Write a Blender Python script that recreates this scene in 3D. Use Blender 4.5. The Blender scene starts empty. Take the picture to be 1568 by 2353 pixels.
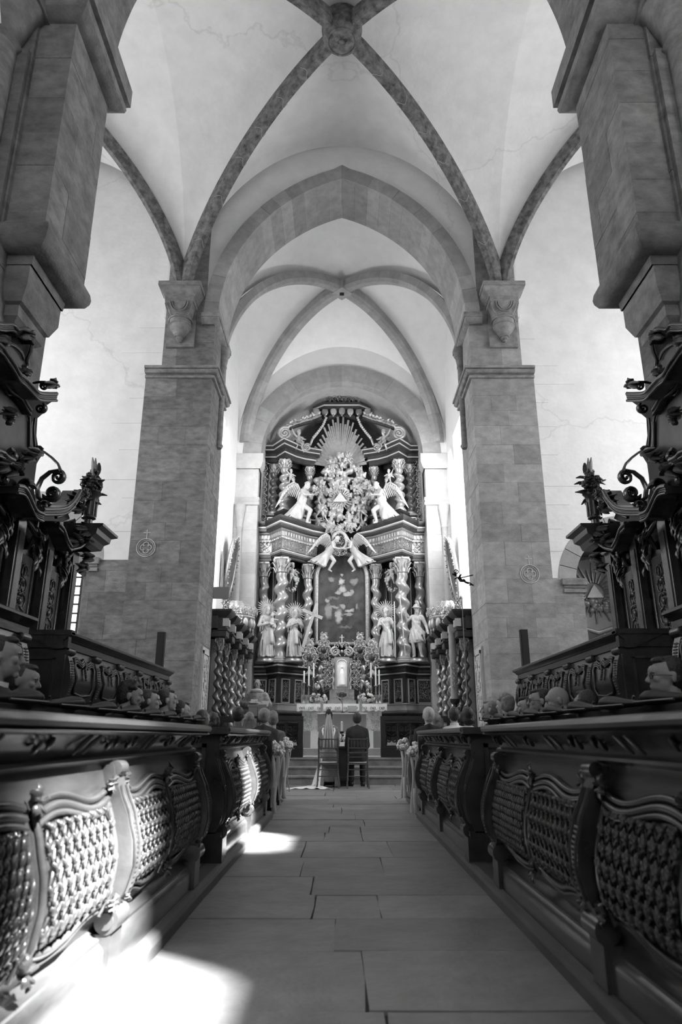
import bpy, bmesh, math, random
from mathutils import Vector, Matrix, Euler, Quaternion
R = math.radians
PI = math.pi
scene = bpy.context.scene
col = scene.collection
# ------------------------------------------------------------------ camera
F = 1600.0; H = 0.95; CX = 786.0; CY = 1176.5
TH = math.atan(516 / F); SN, CS = math.sin(TH), math.cos(TH)
cam = bpy.data.cameras.new('camera'); camo = bpy.data.objects.new('camera', cam); col.objects.link(camo)
cam.sensor_fit = 'HORIZONTAL'; cam.sensor_width = 24.0; cam.lens = 24.0 * F / 1568.0
cam.shift_x = -(CX - 784) / 1568.0
cam.clip_start = 0.05; cam.clip_end = 200
camo.location = (0, 0, H); camo.rotation_euler = (R(90) + TH, 0, 0)
cam.dof.use_dof = True; cam.dof.focus_distance = 13.0; cam.dof.aperture_fstop = 2.8
scene.camera = camo
def A(u, v, Y=None, X=None, Z=None):
    """photo pixel -> world point on the plane given"""
    x = (u - CX) / F; q = (CY - v) / F
    y = CS - q * SN; z = SN + q * CS
    t = Y / y if Y is not None else X / x if X is not None else (Z - H) / z
    return Vector((x * t, y * t, z * t + H))
# ------------------------------------------------------------------ light
world = bpy.data.worlds.new('world'); scene.world = world; world.use_nodes = True
bg = world.node_tree.nodes['Background']; bg.inputs[0].default_value = (.9, .9, .9, 1); bg.inputs[1].default_value = 1.2
SUN_EL, SUN_AZ = R(50), R(33)
sd = bpy.data.lights.new('sun', 'SUN'); sd.energy = 165; sd.angle = R(3.6)
so = bpy.data.objects.new('sun', sd); col.objects.link(so)
SUND = Vector((math.cos(SUN_EL) * math.cos(SUN_AZ), -math.cos(SUN_EL) * math.sin(SUN_AZ), math.sin(SUN_EL)))
so.rotation_euler = SUND.to_track_quat('Z', 'Y').to_euler()
def area(name, loc, target, sx, sy, watt, spread=180):
    d = bpy.data.lights.new(name, 'AREA'); d.shape = 'RECTANGLE'; d.size = sx; d.size_y = sy; d.energy = watt; d.spread = R(spread)
    o = bpy.data.objects.new(name, d); col.objects.link(o); o.location = loc
    o.rotation_euler = (Vector(target) - Vector(loc)).to_track_quat('-Z', 'Y').to_euler()
# daylight at the transept and chancel windows, plus an added west fill
area('daylight_transept_left', (-10.6, 10.7, 7.6), (0, 10.7, 8.0), 5, 7.0, 345)
area('daylight_transept_right', (10.6, 10.7, 7.6), (0, 10.7, 8.0), 5, 7.0, 385)
area('daylight_chancel_left', (-3.75, 18.2, 7.0), (-.6, 21.2, 5.6), 1.9, 6.0, 470)
area('daylight_chancel_right', (3.75, 19.2, 7.0), (.2, 21.6, 5.4), 2.0, 6.0, 530)
area('fill_west', (0, -7.6, 8.0), (0, 8, 5.5), 4.5, 6.0, 48)  # added fill behind the camera, brightens the faces turned west
vs = scene.view_settings
vs.view_transform = 'Standard'; vs.look = 'None'; vs.gamma = 1.0; vs.use_curve_mapping = False; vs.exposure = 0.0
# ------------------------------------------------------------------ materials
MATS = {}
def mat(name, g, rough=.8, metal=0, var=.0, scale=6, bump=0, bscale=40, spec=.5, emit=0, stretch=(1, 1, 1), g2=None, alpha=1, cracks=False, coord='Object', per=0):
    m = bpy.data.materials.new(name); m.use_nodes = True
    nt = m.node_tree; b = nt.nodes['Principled BSDF']
    c = (g, g, g, 1)
    b.inputs['Base Color'].default_value = c; b.inputs['Roughness'].default_value = rough
    b.inputs['Metallic'].default_value = metal; b.inputs['Specular IOR Level'].default_value = spec
    if emit: b.inputs['Emission Color'].default_value = (1, 1, 1, 1); b.inputs['Emission Strength'].default_value = emit
    if alpha < 1: b.inputs['Alpha'].default_value = alpha
    tc = nt.nodes.new('ShaderNodeTexCoord'); mp = nt.nodes.new('ShaderNodeMapping'); nt.links.new(tc.outputs[coord], mp.inputs[0])
    mp.inputs['Scale'].default_value = stretch
    if var or per:
        n = nt.nodes.new('ShaderNodeTexNoise'); n.inputs['Scale'].default_value = scale; n.inputs['Detail'].default_value = 6; n.inputs['Roughness'].default_value = .65
        nt.links.new(mp.outputs[0], n.inputs[0])
        r = nt.nodes.new('ShaderNodeMapRange'); r.inputs[1].default_value = .3; r.inputs[2].default_value = .7
        r.inputs[3].default_value = g * (1 - var); r.inputs[4].default_value = g2 if g2 is not None else g * (1 + var)
        nt.links.new(n.outputs[0], r.inputs[0]); out = r.outputs[0]
        if per:
            oi = nt.nodes.new('ShaderNodeObjectInfo'); r2 = nt.nodes.new('ShaderNodeMapRange'); r2.inputs[3].default_value = 1 - per; r2.inputs[4].default_value = 1 + per
            nt.links.new(oi.outputs['Random'], r2.inputs[0]); mu = nt.nodes.new('ShaderNodeMath'); mu.operation = 'MULTIPLY'
            nt.links.new(out, mu.inputs[0]); nt.links.new(r2.outputs[0], mu.inputs[1]); out = mu.outputs[0]
        if cracks:
            v = nt.nodes.new('ShaderNodeTexVoronoi'); v.feature = 'DISTANCE_TO_EDGE'; v.inputs['Scale'].default_value = .13
            n2 = nt.nodes.new('ShaderNodeTexNoise'); n2.inputs['Scale'].default_value = 1.6; n2.inputs['Detail'].default_value = 5
            nt.links.new(tc.outputs[coord], n2.inputs[0]); ad = nt.nodes.new('ShaderNodeVectorMath'); ad.operation = 'ADD'
            nt.links.new(tc.outputs[coord], ad.inputs[0]); nt.links.new(n2.outputs['Color'], ad.inputs[1]); nt.links.new(ad.outputs[0], v.inputs[0])
            r3 = nt.nodes.new('ShaderNodeMapRange'); r3.inputs[1].default_value = 0; r3.inputs[2].default_value = .0045; r3.inputs[3].default_value = .86; r3.inputs[4].default_value = 1
            nt.links.new(v.outputs[0], r3.inputs[0]); mu = nt.nodes.new('ShaderNodeMath'); mu.operation = 'MULTIPLY'
            nt.links.new(out, mu.inputs[0]); nt.links.new(r3.outputs[0], mu.inputs[1]); out = mu.outputs[0]
        nt.links.new(out, b.inputs['Base Color'])
    if bump:
        n = nt.nodes.new('ShaderNodeTexNoise'); n.inputs['Scale'].default_value = bscale; n.inputs['Detail'].default_value = 5
        nt.links.new(mp.outputs[0], n.inputs[0])
        bp = nt.nodes.new('ShaderNodeBump'); bp.inputs['Strength'].default_value = bump; bp.inputs['Distance'].default_value = .02
        nt.links.new(n.outputs[0], bp.inputs['Height']); nt.links.new(bp.outputs[0], b.inputs['Normal'])
    MATS[name] = m; return m
mat('plaster', .70, .9, var=.07, scale=2.2, bump=.35, bscale=9, spec=.2, cracks=True)
mat('plaster_plain', .80, .9, var=.04, scale=3, bump=.25, bscale=9, spec=.2)
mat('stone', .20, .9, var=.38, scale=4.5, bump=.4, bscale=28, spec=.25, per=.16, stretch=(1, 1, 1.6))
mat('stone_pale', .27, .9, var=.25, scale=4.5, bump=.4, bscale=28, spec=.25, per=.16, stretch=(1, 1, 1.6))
mat('stone_dark', .165, .9, var=.4, scale=4.5, bump=.4, bscale=28, spec=.25, per=.2, stretch=(1, 1, 2.2))
mat('stone_light', .42, .9, var=.12, scale=3.5, bump=.3, bscale=28, spec=.25, per=.10)
mat('stone_rib', .32, .9, var=.15, scale=4, bump=.3, bscale=28, spec=.25, per=.10)
mat('stone_step', .24, .85, var=.3, scale=5, bump=.3, spec=.3)
mat('mortar', .25, .95, var=.15, scale=8, bump=.3, spec=.15)
mat('stone_arch', .29, .9, var=.2, scale=4, bump=.3, bscale=28, spec=.25, per=.12)
mat('rib_paint', .11, .85, var=.65, scale=7, bump=.3, g2=.22, spec=.25)
mat('rib_line', .36, .85)
mat('painted_sign', .45, .9, var=.2, scale=20)
mat('flagstone', .21, .5, var=.22, scale=3, bump=.35, bscale=16, spec=.45, per=.12)
mat('grout', .05, .9, var=.2)
mat('oak', .032, .24, var=.5, scale=5, bump=.08, bscale=30, spec=.7, stretch=(1, .25, 1))
mat('oak_carved', .036, .28, var=.5, scale=8, bump=.1, spec=.6)
mat('oak_dark', .016, .38, var=.4, scale=6, spec=.08)
mat('oak_floor', .07, .5, var=.4, scale=6, stretch=(1, .2, 1))
mat('oak_panel', .065, .42, var=.55, scale=2.2, spec=.5)
mat('ebony', .013, .3, var=.4, scale=6, spec=.5)
mat('ebony_matte', .012, .6, spec=.3)
mat('altar_wood', .032, .35, var=.5, scale=5, spec=.5)
mat('gilt', .42, .45, metal=.4, var=.15, scale=9, spec=.6)
mat('gilt_dark', .30, .36, metal=.5, var=.35, scale=9, spec=.6)
mat('frame_gilt', .30, .4, metal=.3, var=.5, scale=22)
mat('gilt_line', .55, .4, metal=.3)
mat('statue', .42, .5, metal=.05, var=.16, scale=7, spec=.5)
mat('twist', .36, .22, metal=.3, var=.25, scale=5, spec=.7)
mat('twist_dark', .12, .22, metal=.2, var=.4, scale=5, spec=.7)
mat('marble_grey', .28, .4, var=.2, scale=3)
mat('linen', .85, .85, var=.04, scale=20, bump=.15)
mat('lace', .6, .9, var=.35, scale=30)
mat('grey_cloth', .30, .85, var=.06)
mat('wax', .8, .5)
mat('petal', .62, .7, var=.2, scale=30)
mat('satin', .55, .45, var=.1, scale=10)
mat('veil', .62, .8, alpha=.62)
mat('lace_dress', .19, .8, var=.3, scale=60)
mat('skin', .27, .55, var=.06, scale=12, spec=.4)
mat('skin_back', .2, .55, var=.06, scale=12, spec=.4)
mat('hair_dark', .018, .5, var=.5, scale=40, bump=.5, bscale=70)
mat('hair_brown', .035, .5, var=.5, scale=40, bump=.5, bscale=70)
mat('hair_grey', .20, .55, var=.3, scale=40, bump=.4, bscale=70)
mat('hair_white', .40, .55, var=.2, scale=40, bump=.4, bscale=70)
mat('hair_fair', .14, .5, var=.3, scale=40, bump=.4, bscale=70)
mat('suit_black', .010, .75, var=.2)
mat('suit_dark', .022, .75, var=.2)
mat('shirt', .62, .8)
mat('dress_mid', .10, .75, var=.3, scale=12)
mat('shoe', .008, .3)
mat('vestment', .26, .6, var=.55, scale=14)
mat('metal_dark', .02, .4, metal=.6)
mat('metal_light', .4, .3, metal=.9)
mat('board', .27, .8)
mat('window_light', .9, .9, emit=3.2)
mat('leading', .03, .6)
mat('chair_gold', .075, .35, metal=.35)
mat('cushion', .4, .7)
mat('leaf', .05, .6, var=.4)
mat('carpet', .30, .95, var=.2)
mat('brown_paint', .10, .6, var=.5, scale=3)
def painting_mat(name, blobs, g0=.07, g1=.16):
    """soft oil painting: dark varied ground with pale soft figures (object coords, x right, z up)"""
    m = bpy.data.materials.new(name); m.use_nodes = True; nt = m.node_tree; b = nt.nodes['Principled BSDF']
    b.inputs['Roughness'].default_value = .45
    tc = nt.nodes.new('ShaderNodeTexCoord'); n = nt.nodes.new('ShaderNodeTexNoise'); n.inputs['Scale'].default_value = 3.2; n.inputs['Detail'].default_value = 6
    nt.links.new(tc.outputs['Object'], n.inputs[0])
    n2 = nt.nodes.new('ShaderNodeTexNoise'); n2.inputs['Scale'].default_value = 7; n2.inputs['Detail'].default_value = 4
    nt.links.new(tc.outputs['Object'], n2.inputs[0])
    r = nt.nodes.new('ShaderNodeMapRange'); r.inputs[1].default_value = .35; r.inputs[2].default_value = .7; r.inputs[3].default_value = g0; r.inputs[4].default_value = g1
    nt.links.new(n.outputs[0], r.inputs[0]); cur = r.outputs[0]
    wob = nt.nodes.new('ShaderNodeVectorMath'); wob.operation = 'SCALE'; wob.inputs[3].default_value = .22
    nt.links.new(n2.outputs['Color'], wob.inputs[0])
    wp = nt.nodes.new('ShaderNodeVectorMath'); wp.operation = 'ADD'; nt.links.new(tc.outputs['Object'], wp.inputs[0]); nt.links.new(wob.outputs[0], wp.inputs[1])
    for (x, z, rx, rz, v) in blobs:
        mp = nt.nodes.new('ShaderNodeMapping'); mp.vector_type = 'POINT'
        mp.inputs['Location'].default_value = (-(x + .11) / rx, 0, -(z + .11) / rz); mp.inputs['Scale'].default_value = (1 / rx, 0, 1 / rz)
        nt.links.new(wp.outputs[0], mp.inputs[0])
        ln = nt.nodes.new('ShaderNodeVectorMath'); ln.operation = 'LENGTH'; nt.links.new(mp.outputs[0], ln.inputs[0])
        f = nt.nodes.new('ShaderNodeMapRange'); f.inputs[1].default_value = 1.05; f.inputs[2].default_value = .55; f.inputs[3].default_value = 0; f.inputs[4].default_value = 1
        nt.links.new(ln.outputs['Value'], f.inputs[0])
        mx = nt.nodes.new('ShaderNodeMix'); mx.data_type = 'FLOAT'; mx.inputs[3].default_value = v
        nt.links.new(f.outputs[0], mx.inputs[0]); nt.links.new(cur, mx.inputs[2]); cur = mx.outputs[0]
    nt.links.new(cur, b.inputs['Base Color']); MATS[name] = m
# ------------------------------------------------------------------ helpers
def tag(o, label=None, cat=None, group=None, kind=None):
    if label: o['label'] = label
    if cat: o['category'] = cat
    if group: o['group'] = group
    if kind: o['kind'] = kind
    return o
def link(name, me, m, parent=None):
    o = bpy.data.objects.new(name, me); col.objects.link(o)
    if m and not me.materials: me.materials.append(MATS[m])
    if parent: o.parent = parent
    return o
def empty(name, loc=(0, 0, 0), rz=0, label=None, cat=None, group=None, kind=None):
    o = bpy.data.objects.new(name, None); col.objects.link(o); o.location = loc; o.rotation_euler = (0, 0, rz); o.empty_display_size = .1
    return tag(o, label, cat, group, kind)
def copy_tree(o, parent=None):
    c = o.copy(); col.objects.link(c)
    if parent: c.parent = parent
    for ch in list(o.children): copy_tree(ch, c)
    return c
I4 = Matrix.Identity(4)
def T(x, y, z): return Matrix.Translation((x, y, z))
def RX(a): return Matrix.Rotation(a, 4, 'X')
def RY(a): return Matrix.Rotation(a, 4, 'Y')
def RZ(a): return Matrix.Rotation(a, 4, 'Z')
def SC(x, y, z): return Matrix.Diagonal((x, y, z, 1))
class MB:
    def __init__(s): s.v = []; s.f = []; s.M = I4.copy()
    def add(s, vs, fs):
        b = len(s.v); M = s.M
        s.v += [M @ Vector(p) for p in vs]
        flip = M.determinant() < 0
        s.f += [tuple(b + i for i in (reversed(f) if flip else f)) for f in fs]
        return s
    def box(s, x0, x1, y0, y1, z0, z1):
        if x0 > x1: x0, x1 = x1, x0
        if y0 > y1: y0, y1 = y1, y0
        if z0 > z1: z0, z1 = z1, z0
        return s.add([(x0, y0, z0), (x1, y0, z0), (x1, y1, z0), (x0, y1, z0), (x0, y0, z1), (x1, y0, z1), (x1, y1, z1), (x0, y1, z1)],
                     [(3, 2, 1, 0), (4, 5, 6, 7), (0, 1, 5, 4), (1, 2, 6, 5), (2, 3, 7, 6), (3, 0, 4, 7)])
    def tube(s, pts, rs, n=8, cap=True, flat=None):
        """round tube along points; rs radius or list; flat=(a,b) scales the section"""
        P = [Vector(p) for p in pts]; k = len(P)
        if not isinstance(rs, (list, tuple)): rs = [rs] * k
        fx, fy = flat or (1, 1)
        vs = []; up = None
        for i in range(k):
            d = (P[min(i + 1, k - 1)] - P[max(i - 1, 0)])
            d = d.normalized() if d.length > 1e-9 else Vector((0, 0, 1))
            if up is None:
                up = Vector((0, 0, 1)) if abs(d.z) < .9 else Vector((1, 0, 0))
            a = d.cross(up)
            if a.length < 1e-6: a = d.orthogonal()
            a.normalize(); b = a.cross(d).normalized(); up = b
            for j in range(n):
                t = 2 * PI * j / n
                vs.append(P[i] + a * (math.cos(t) * rs[i] * fx) + b * (math.sin(t) * rs[i] * fy))
        fs = [(i * n + j, i * n + (j + 1) % n, (i + 1) * n + (j + 1) % n, (i + 1) * n + j) for i in range(k - 1) for j in range(n)]
        if cap: fs += [tuple(range(n - 1, -1, -1)), tuple(range((k - 1) * n, k * n))]
        return s.add(vs, fs)
    def lathe(s, prof, n=16, c=(0, 0, 0), cap=True):
        vs = [(c[0] + r * math.cos(2 * PI * j / n), c[1] + r * math.sin(2 * PI * j / n), c[2] + z) for r, z in prof for j in range(n)]
        k = len(prof)
        fs = [(i * n + j, i * n + (j + 1) % n, (i + 1) * n + (j + 1) % n, (i + 1) * n + j) for i in range(k - 1) for j in range(n)]
        if cap: fs += [tuple(range(n - 1, -1, -1)), tuple(range((k - 1) * n, k * n))]
        return s.add(vs, fs)
    def ell(s, c, r, n=8, m=6, M=None):
        if not isinstance(r, (list, tuple, Vector)): r = (r, r, r)
        vs = [(0, 0, -1)]; 
        for i in range(1, m):
            p = -PI / 2 + PI * i / m
            vs += [(math.cos(p) * math.cos(2 * PI * j / n), math.cos(p) * math.sin(2 * PI * j / n), math.sin(p)) for j in range(n)]
        vs.append((0, 0, 1)); e = len(vs) - 1
        MM = T(*c) @ (M or I4) @ SC(*r)
        vs = [MM @ Vector(p) for p in vs]
        fs = [(0, 1 + (j + 1) % n, 1 + j) for j in range(n)]
        for i in range(m - 2):
            a = 1 + i * n
            fs += [(a + j, a + (j + 1) % n, a + n + (j + 1) % n, a + n + j) for j in range(n)]
        a = 1 + (m - 2) * n
        fs += [(a + j, a + (j + 1) % n, e) for j in range(n)]
        return s.add(vs, fs)
    def cap(s, a, b, r0, r1=None, n=10):
        """capsule with rounded ends"""
        a = Vector(a); b = Vector(b); r1 = r0 if r1 is None else r1
        d = (b - a); L = d.length; d = d / L if L > 1e-9 else Vector((0, 0, 1))
        pts = []; rs = []
        for t in (-1, -.85, -.5, 0): pts.append(a + d * (r0 * t)); rs.append(r0 * math.sqrt(max(0, 1 - t * t)) + 1e-4)
        for t in (0, .5, .85, 1): pts.append(b + d * (r1 * t)); rs.append(r1 * math.sqrt(max(0, 1 - t * t)) + 1e-4)
        return s.tube(pts, rs, n)
    def prism(s, outline, h, axis='Y'):
        """closed 2D outline extruded by h; axis Y: outline in (x,z), towards -Y from y=0 to y=-h ; Z: (x,y) up ; X: (y,z)"""
        n = len(outline)
        ar = sum(outline[i][0] * outline[(i + 1) % n][1] - outline[(i + 1) % n][0] * outline[i][1] for i in range(n))
        o = list(outline) if ar > 0 else list(reversed(outline))
        if axis == 'Y': vs = [(x, 0, z) for x, z in o] + [(x, -h, z) for x, z in o]; f0 = False
        elif axis == 'Z': vs = [(x, y, 0) for x, y in o] + [(x, y, h) for x, y in o]; f0 = False
        else: vs = [(0, y, z) for y, z in o] + [(h, y, z) for y, z in o]; f0 = False
        fs = [tuple(range(n - 1, -1, -1)), tuple(range(n, 2 * n))] + [(i, (i + 1) % n, n + (i + 1) % n, n + i) for i in range(n)]
        return s.add(vs, fs)
    def grid(s, fn, nu, nv, close=False):
        vs = [fn(i / nu, j / nv) for i in range(nu + 1) for j in range(nv + 1)]
        w = nv + 1
        fs = [(i * w + j, (i + 1) * w + j, (i + 1) * w + j + 1, i * w + j + 1) for i in range(nu) for j in range(nv)]
        return s.add(vs, fs)
    def plan(s, pts, prof, closed=False):
        """moulding: profile [(out,z)] carried along plan polyline [(x,y)]; out is to the right of travel"""
        P = [Vector((p[0], p[1])) for p in pts]; n = len(P); k = len(prof); offs = []
        for i in range(n):
            a = P[i] - P[i - 1] if (i > 0 or closed) else P[1] - P[0]
            b = P[(i + 1) % n] - P[i] if (i < n - 1 or closed) else P[-1] - P[-2]
            a.normalize(); b.normalize()
            na = Vector((a.y, -a.x)); nb = Vector((b.y, -b.x)); m = na + nb
            m = m / max(m.dot(na), .35) if m.length > 1e-6 else na
            offs.append(m)
        vs = [(P[i].x + offs[i].x * o, P[i].y + offs[i].y * o, z) for i in range(n) for o, z in prof]
        fs = []
        for i in range(n if closed else n - 1):
            a = i * k; b = ((i + 1) % n) * k
            fs += [(a + j, b + j, b + j + 1, a + j + 1) for j in range(k - 1)]
        if not closed: fs += [tuple(range(k)), tuple(range((n - 1) * k + k - 1, (n - 1) * k - 1, -1))]
        return s.add(vs, fs)
    def mesh(s, name, m=None, smooth=False, angle=None):
        me = bpy.data.meshes.new(name); me.from_pydata([tuple(p) for p in s.v], [], s.f); me.update()
        bm = bmesh.new(); bm.from_mesh(me); bmesh.ops.recalc_face_normals(bm, faces=bm.faces); bm.to_mesh(me); bm.free()
        if m: me.materials.append(MATS[m])
        if smooth:
            me.polygons.foreach_set('use_smooth', [True] * len(me.polygons))
            if angle: me.set_sharp_from_angle(angle=R(angle))
        return me
    def build(s, name, m, parent=None, smooth=False, angle=76):
        return link(name, s.mesh(name, m, smooth, angle), None, parent)
def sculpt(mb, name, voxel, m, smooth=3, factor=.5):
    """fuse overlapping closed shapes into one continuous surface"""
    me = mb.mesh(name + '_raw')
    o = bpy.data.objects.new('tmp', me); col.objects.link(o)
    r = o.modifiers.new('r', 'REMESH'); r.mode = 'VOXEL'; r.voxel_size = voxel
    if smooth:
        q = o.modifiers.new('s', 'SMOOTH'); q.iterations = smooth; q.factor = factor
    dg = bpy.context.evaluated_depsgraph_get(); dg.update()
    out = bpy.data.meshes.new_from_object(o.evaluated_get(dg)); out.name = name
    bpy.data.objects.remove(o); bpy.data.meshes.remove(me)
    out.materials.clear()
    if m: out.materials.append(MATS[m])
    out.polygons.foreach_set('use_smooth', [True] * len(out.polygons))
    return out
def arc_pointed(a, h, n):
    """half pointed arch right side, from (a,0) to (0,h): list of (x,z) and outward normals"""
    Rr = (a * a + h * h) / (2 * a); c = a - Rr; e = math.asin(min(1, h / Rr))
    if c > 0: e = PI - e if h > Rr else e
    e = math.atan2(h, -c)
    return [(c + Rr * math.cos(e * i / n), Rr * math.sin(e * i / n), math.cos(e * i / n), math.sin(e * i / n)) for i in range(n + 1)]
def spiral(mb, c, r, turns, th, ax=(1, 0, 0), ay=(0, 0, 1), start=0, dirn=1, n=6, seg=10, shrink=.16, flat=None, tail=None):
    """volute: tapering spiral tube from the rim inwards"""
    ax = Vector(ax); ay = Vector(ay); c = Vector(c); k = max(6, int(turns * seg)); pts = []; rs = []
    for i in range(k + 1):
        t = i / k; a = start + dirn * turns * 2 * PI * t; q = r * (1 - t) ** .8 + r * shrink * t
        pts.append(c + ax * (q * math.cos(a)) + ay * (q * math.sin(a))); rs.append(th * (1 - .55 * t))
    if tail:
        pts = [Vector(p) for p in tail] + pts; rs = [th * (.55 + .45 * i / len(tail)) for i in range(len(tail))] + rs
    mb.tube(pts, rs, n, flat=flat)
    mb.ell(pts[-1], th * .9, 6, 4)
def leaf(mb, base, tip, w, bend=(0, 0, 0), thick=.25, n=5):
    base = Vector(base); tip = Vector(tip); bend = Vector(bend)
    pts = [base.lerp(tip, i / n) + bend * math.sin(PI * i / n) for i in range(n + 1)]
    rs = [w * max(.12, math.sin(PI * (.12 + .82 * i / n)) ** .8) for i in range(n + 1)]
    mb.tube(pts, rs, 6, flat=(1, thick))
# ================================================================== the building
rng = random.Random(7)
def struct(o): o['kind'] = 'structure'; return o
def bump_outline(x0, x1, y0, y1, rg, j=.012, step=.28):
    pts = []
    def side(a, b):
        n = max(1, int((Vector(b) - Vector(a)).length / step))
        for i in range(n):
            p = Vector(a).lerp(Vector(b), i / n); pts.append((p.x + rg.uniform(-j, j), p.y + rg.uniform(-j, j)))
    side((x0, y0), (x1, y0)); side((x1, y0), (x1, y1)); side((x1, y1), (x0, y1)); side((x0, y1), (x0, y0))
    return pts
mb = MB(); mb.box(-11.2, 11.2, -8.2, 15.9, -.3, -.016)
floor = struct(mb.build('floor', 'grout'))
KL, KR = -.86, .93
y = .9
edges = [(-1.2, 1.0), (-.9, .95)]
while y < 15.45:
    d = rng.uniform(.52, .95)
    if y + d > 15.2: d = 15.5 - y
    n = rng.choice((2, 2, 3)) if d > .6 else rng.choice((2, 3, 3))
    x0, x1 = (KL - .02, KR + .02) if y < 9.2 else (-3.4, 3.4)
    if y >= 9.2: n = 6
    cuts = [x0] + sorted(x0 + (x1 - x0) * (k + rng.uniform(-.28, .28)) / n for k in range(1, n)) + [x1]
    for a, b in zip(cuts, cuts[1:]):
        g = .0035
        m_ = MB(); m_.M = T(0, 0, -.06 + rng.uniform(-.003, .003)); m_.prism(bump_outline(a + g, b - g, y + g, y + d - g, rng, .006), .06, 'Z')
        m_.build('flagstone', 'flagstone', floor)
    y += d
# stall platforms with their kerbs
for s, k in ((-1, KL), (1, KR)):
    pl = struct(empty('stall_platform_' + ('left' if s < 0 else 'right')))
    mb = MB(); mb.box(k, s * 3.6, .2, 9.3, -.016, .055); mb.build('platform_base', 'oak_floor', pl)
    mb = MB(); mb.M = SC(s, 1, 1)
    q = abs(k)
    mb.add([], [])
    mb.prism([(q - .012, .0), (q - .012, .05), (q + .0, .07), (q + .03, .078), (q + .13, .078), (q + .13, .0)], -9.1, 'Y')
    o = mb.build('kerb_board', 'oak_floor', pl); o.location = (0, -.0 + .2, 0)
    yy = .2
    while yy < 9.2:
        d = min(1.5, 9.3 - yy)
        for j in range(3):
            m_ = MB(); m_.box(s * (q + .135 + j * .2), s * (q + .13 + (j + 1) * .2 - .004), yy + .003, yy + d - .003, .04, .078); m_.build('floor_board', 'oak_floor', pl)
        yy += d
    mb = MB(); mb.box(s * 2.5, s * 3.6, .2, 10.7, .0, .42); mb.build('upper_tier', 'oak_floor', pl)
# altar steps and raised chancel floor
steps = struct(empty('altar_steps'))
for i in range(3):
    mb = MB(); z = .17 * (i + 1); y0 = 15.5 + .36 * i
    mb.plan([(-3.3, y0), (3.3, y0)], [(0, z - .17), (0, z - .055), (.02, z - .05), (.035, z - .03), (.025, z - .005), (.0, z), (-.6, z), (-.6, z - .17)])
    mb.build('step', 'stone_step', steps)
mb = MB(); mb.box(-3.6, 3.6, 16.5, 24, 0, .51); struct(mb.build('floor_chancel', 'stone_light'))
mb = MB(); mb.box(-1.9, 1.9, 17.9, 21.2, .51, .67); mb.box(-1.5, 1.5, 19.8, 21.2, .67, .85); struct(mb.build('altar_dais', 'stone_light'))
# ------------------------------------------------------------------ coursed masonry
def blocks(parent, s, xi, xo, yf, yb, z0, z1, m='stone', hr=(.3, .52), wr=(.45, .85), seed=1, back=True):
    """pier: inner face |x|=xi, outer |x|=xo, front y=yf, back y=yb"""
    rg = random.Random(seed); z = z0; k = 0; g = .0025
    def blk(a, b, c, d, e, f):
        m_ = MB(); j = rg.uniform(-.003, .004)
        m_.box(s * (a - (j if a == xi else 0)), s * b, c - (j if c == yf else 0), d, e + g, f - g); m_.build('stone_block', m, parent)
    while z < z1 - .05:
        h = rg.uniform(*hr); h = z1 - z if z + h > z1 - .22 else h
        cl = rg.uniform(.35, .6) if k % 2 else rg.uniform(.7, .95)     # corner block: width
        cd = .85 if k % 2 else .4
        cl = min(cl, xo - xi)
        blk(xi, xi + cl - g, yf, yf + cd, z, z + h)
        x = xi + cl
        while x < xo - .02:
            w = rg.uniform(*wr); w = xo - x if x + w > xo - .28 else w
            blk(x + g, x + w - g, yf, yf + .3, z, z + h); x += w
        y = yf + cd
        while y < yb - .02 and back:
            w = rg.uniform(.5, .9); w = yb - y if y + w > yb - .3 else w
            blk(xi, xi + .3, y + g, y + w - g, z, z + h); y += w
        z += h; k += 1
    mb = MB(); mb.box(s * (xi + .006), s * (xo - .0), yf + .006, yb, z0, z1); mb.build('mortar_core', 'mortar', parent)
CORN = [(0, -.26), (.06, -.255), (.075, -.225), (.06, -.195), (.03, -.185), (.03, -.165), (.11, -.155), (.15, -.12), (.15, -.09), (.12, -.07), (.18, -.06), (.18, 0), (0, 0)]
def around(s, xi, xo, yf, yb, prof, z):
    """moulding round front and inner face of a pier"""
    mb = MB(); pr = [(o, z + q) for o, q in prof]
    pts = [(s * xo, yf), (s * xi, yf), (s * xi, yb)]
    if s < 0: mb.plan(pts, pr)
    else: mb.plan(list(reversed(pts)), pr)
    return mb
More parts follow.
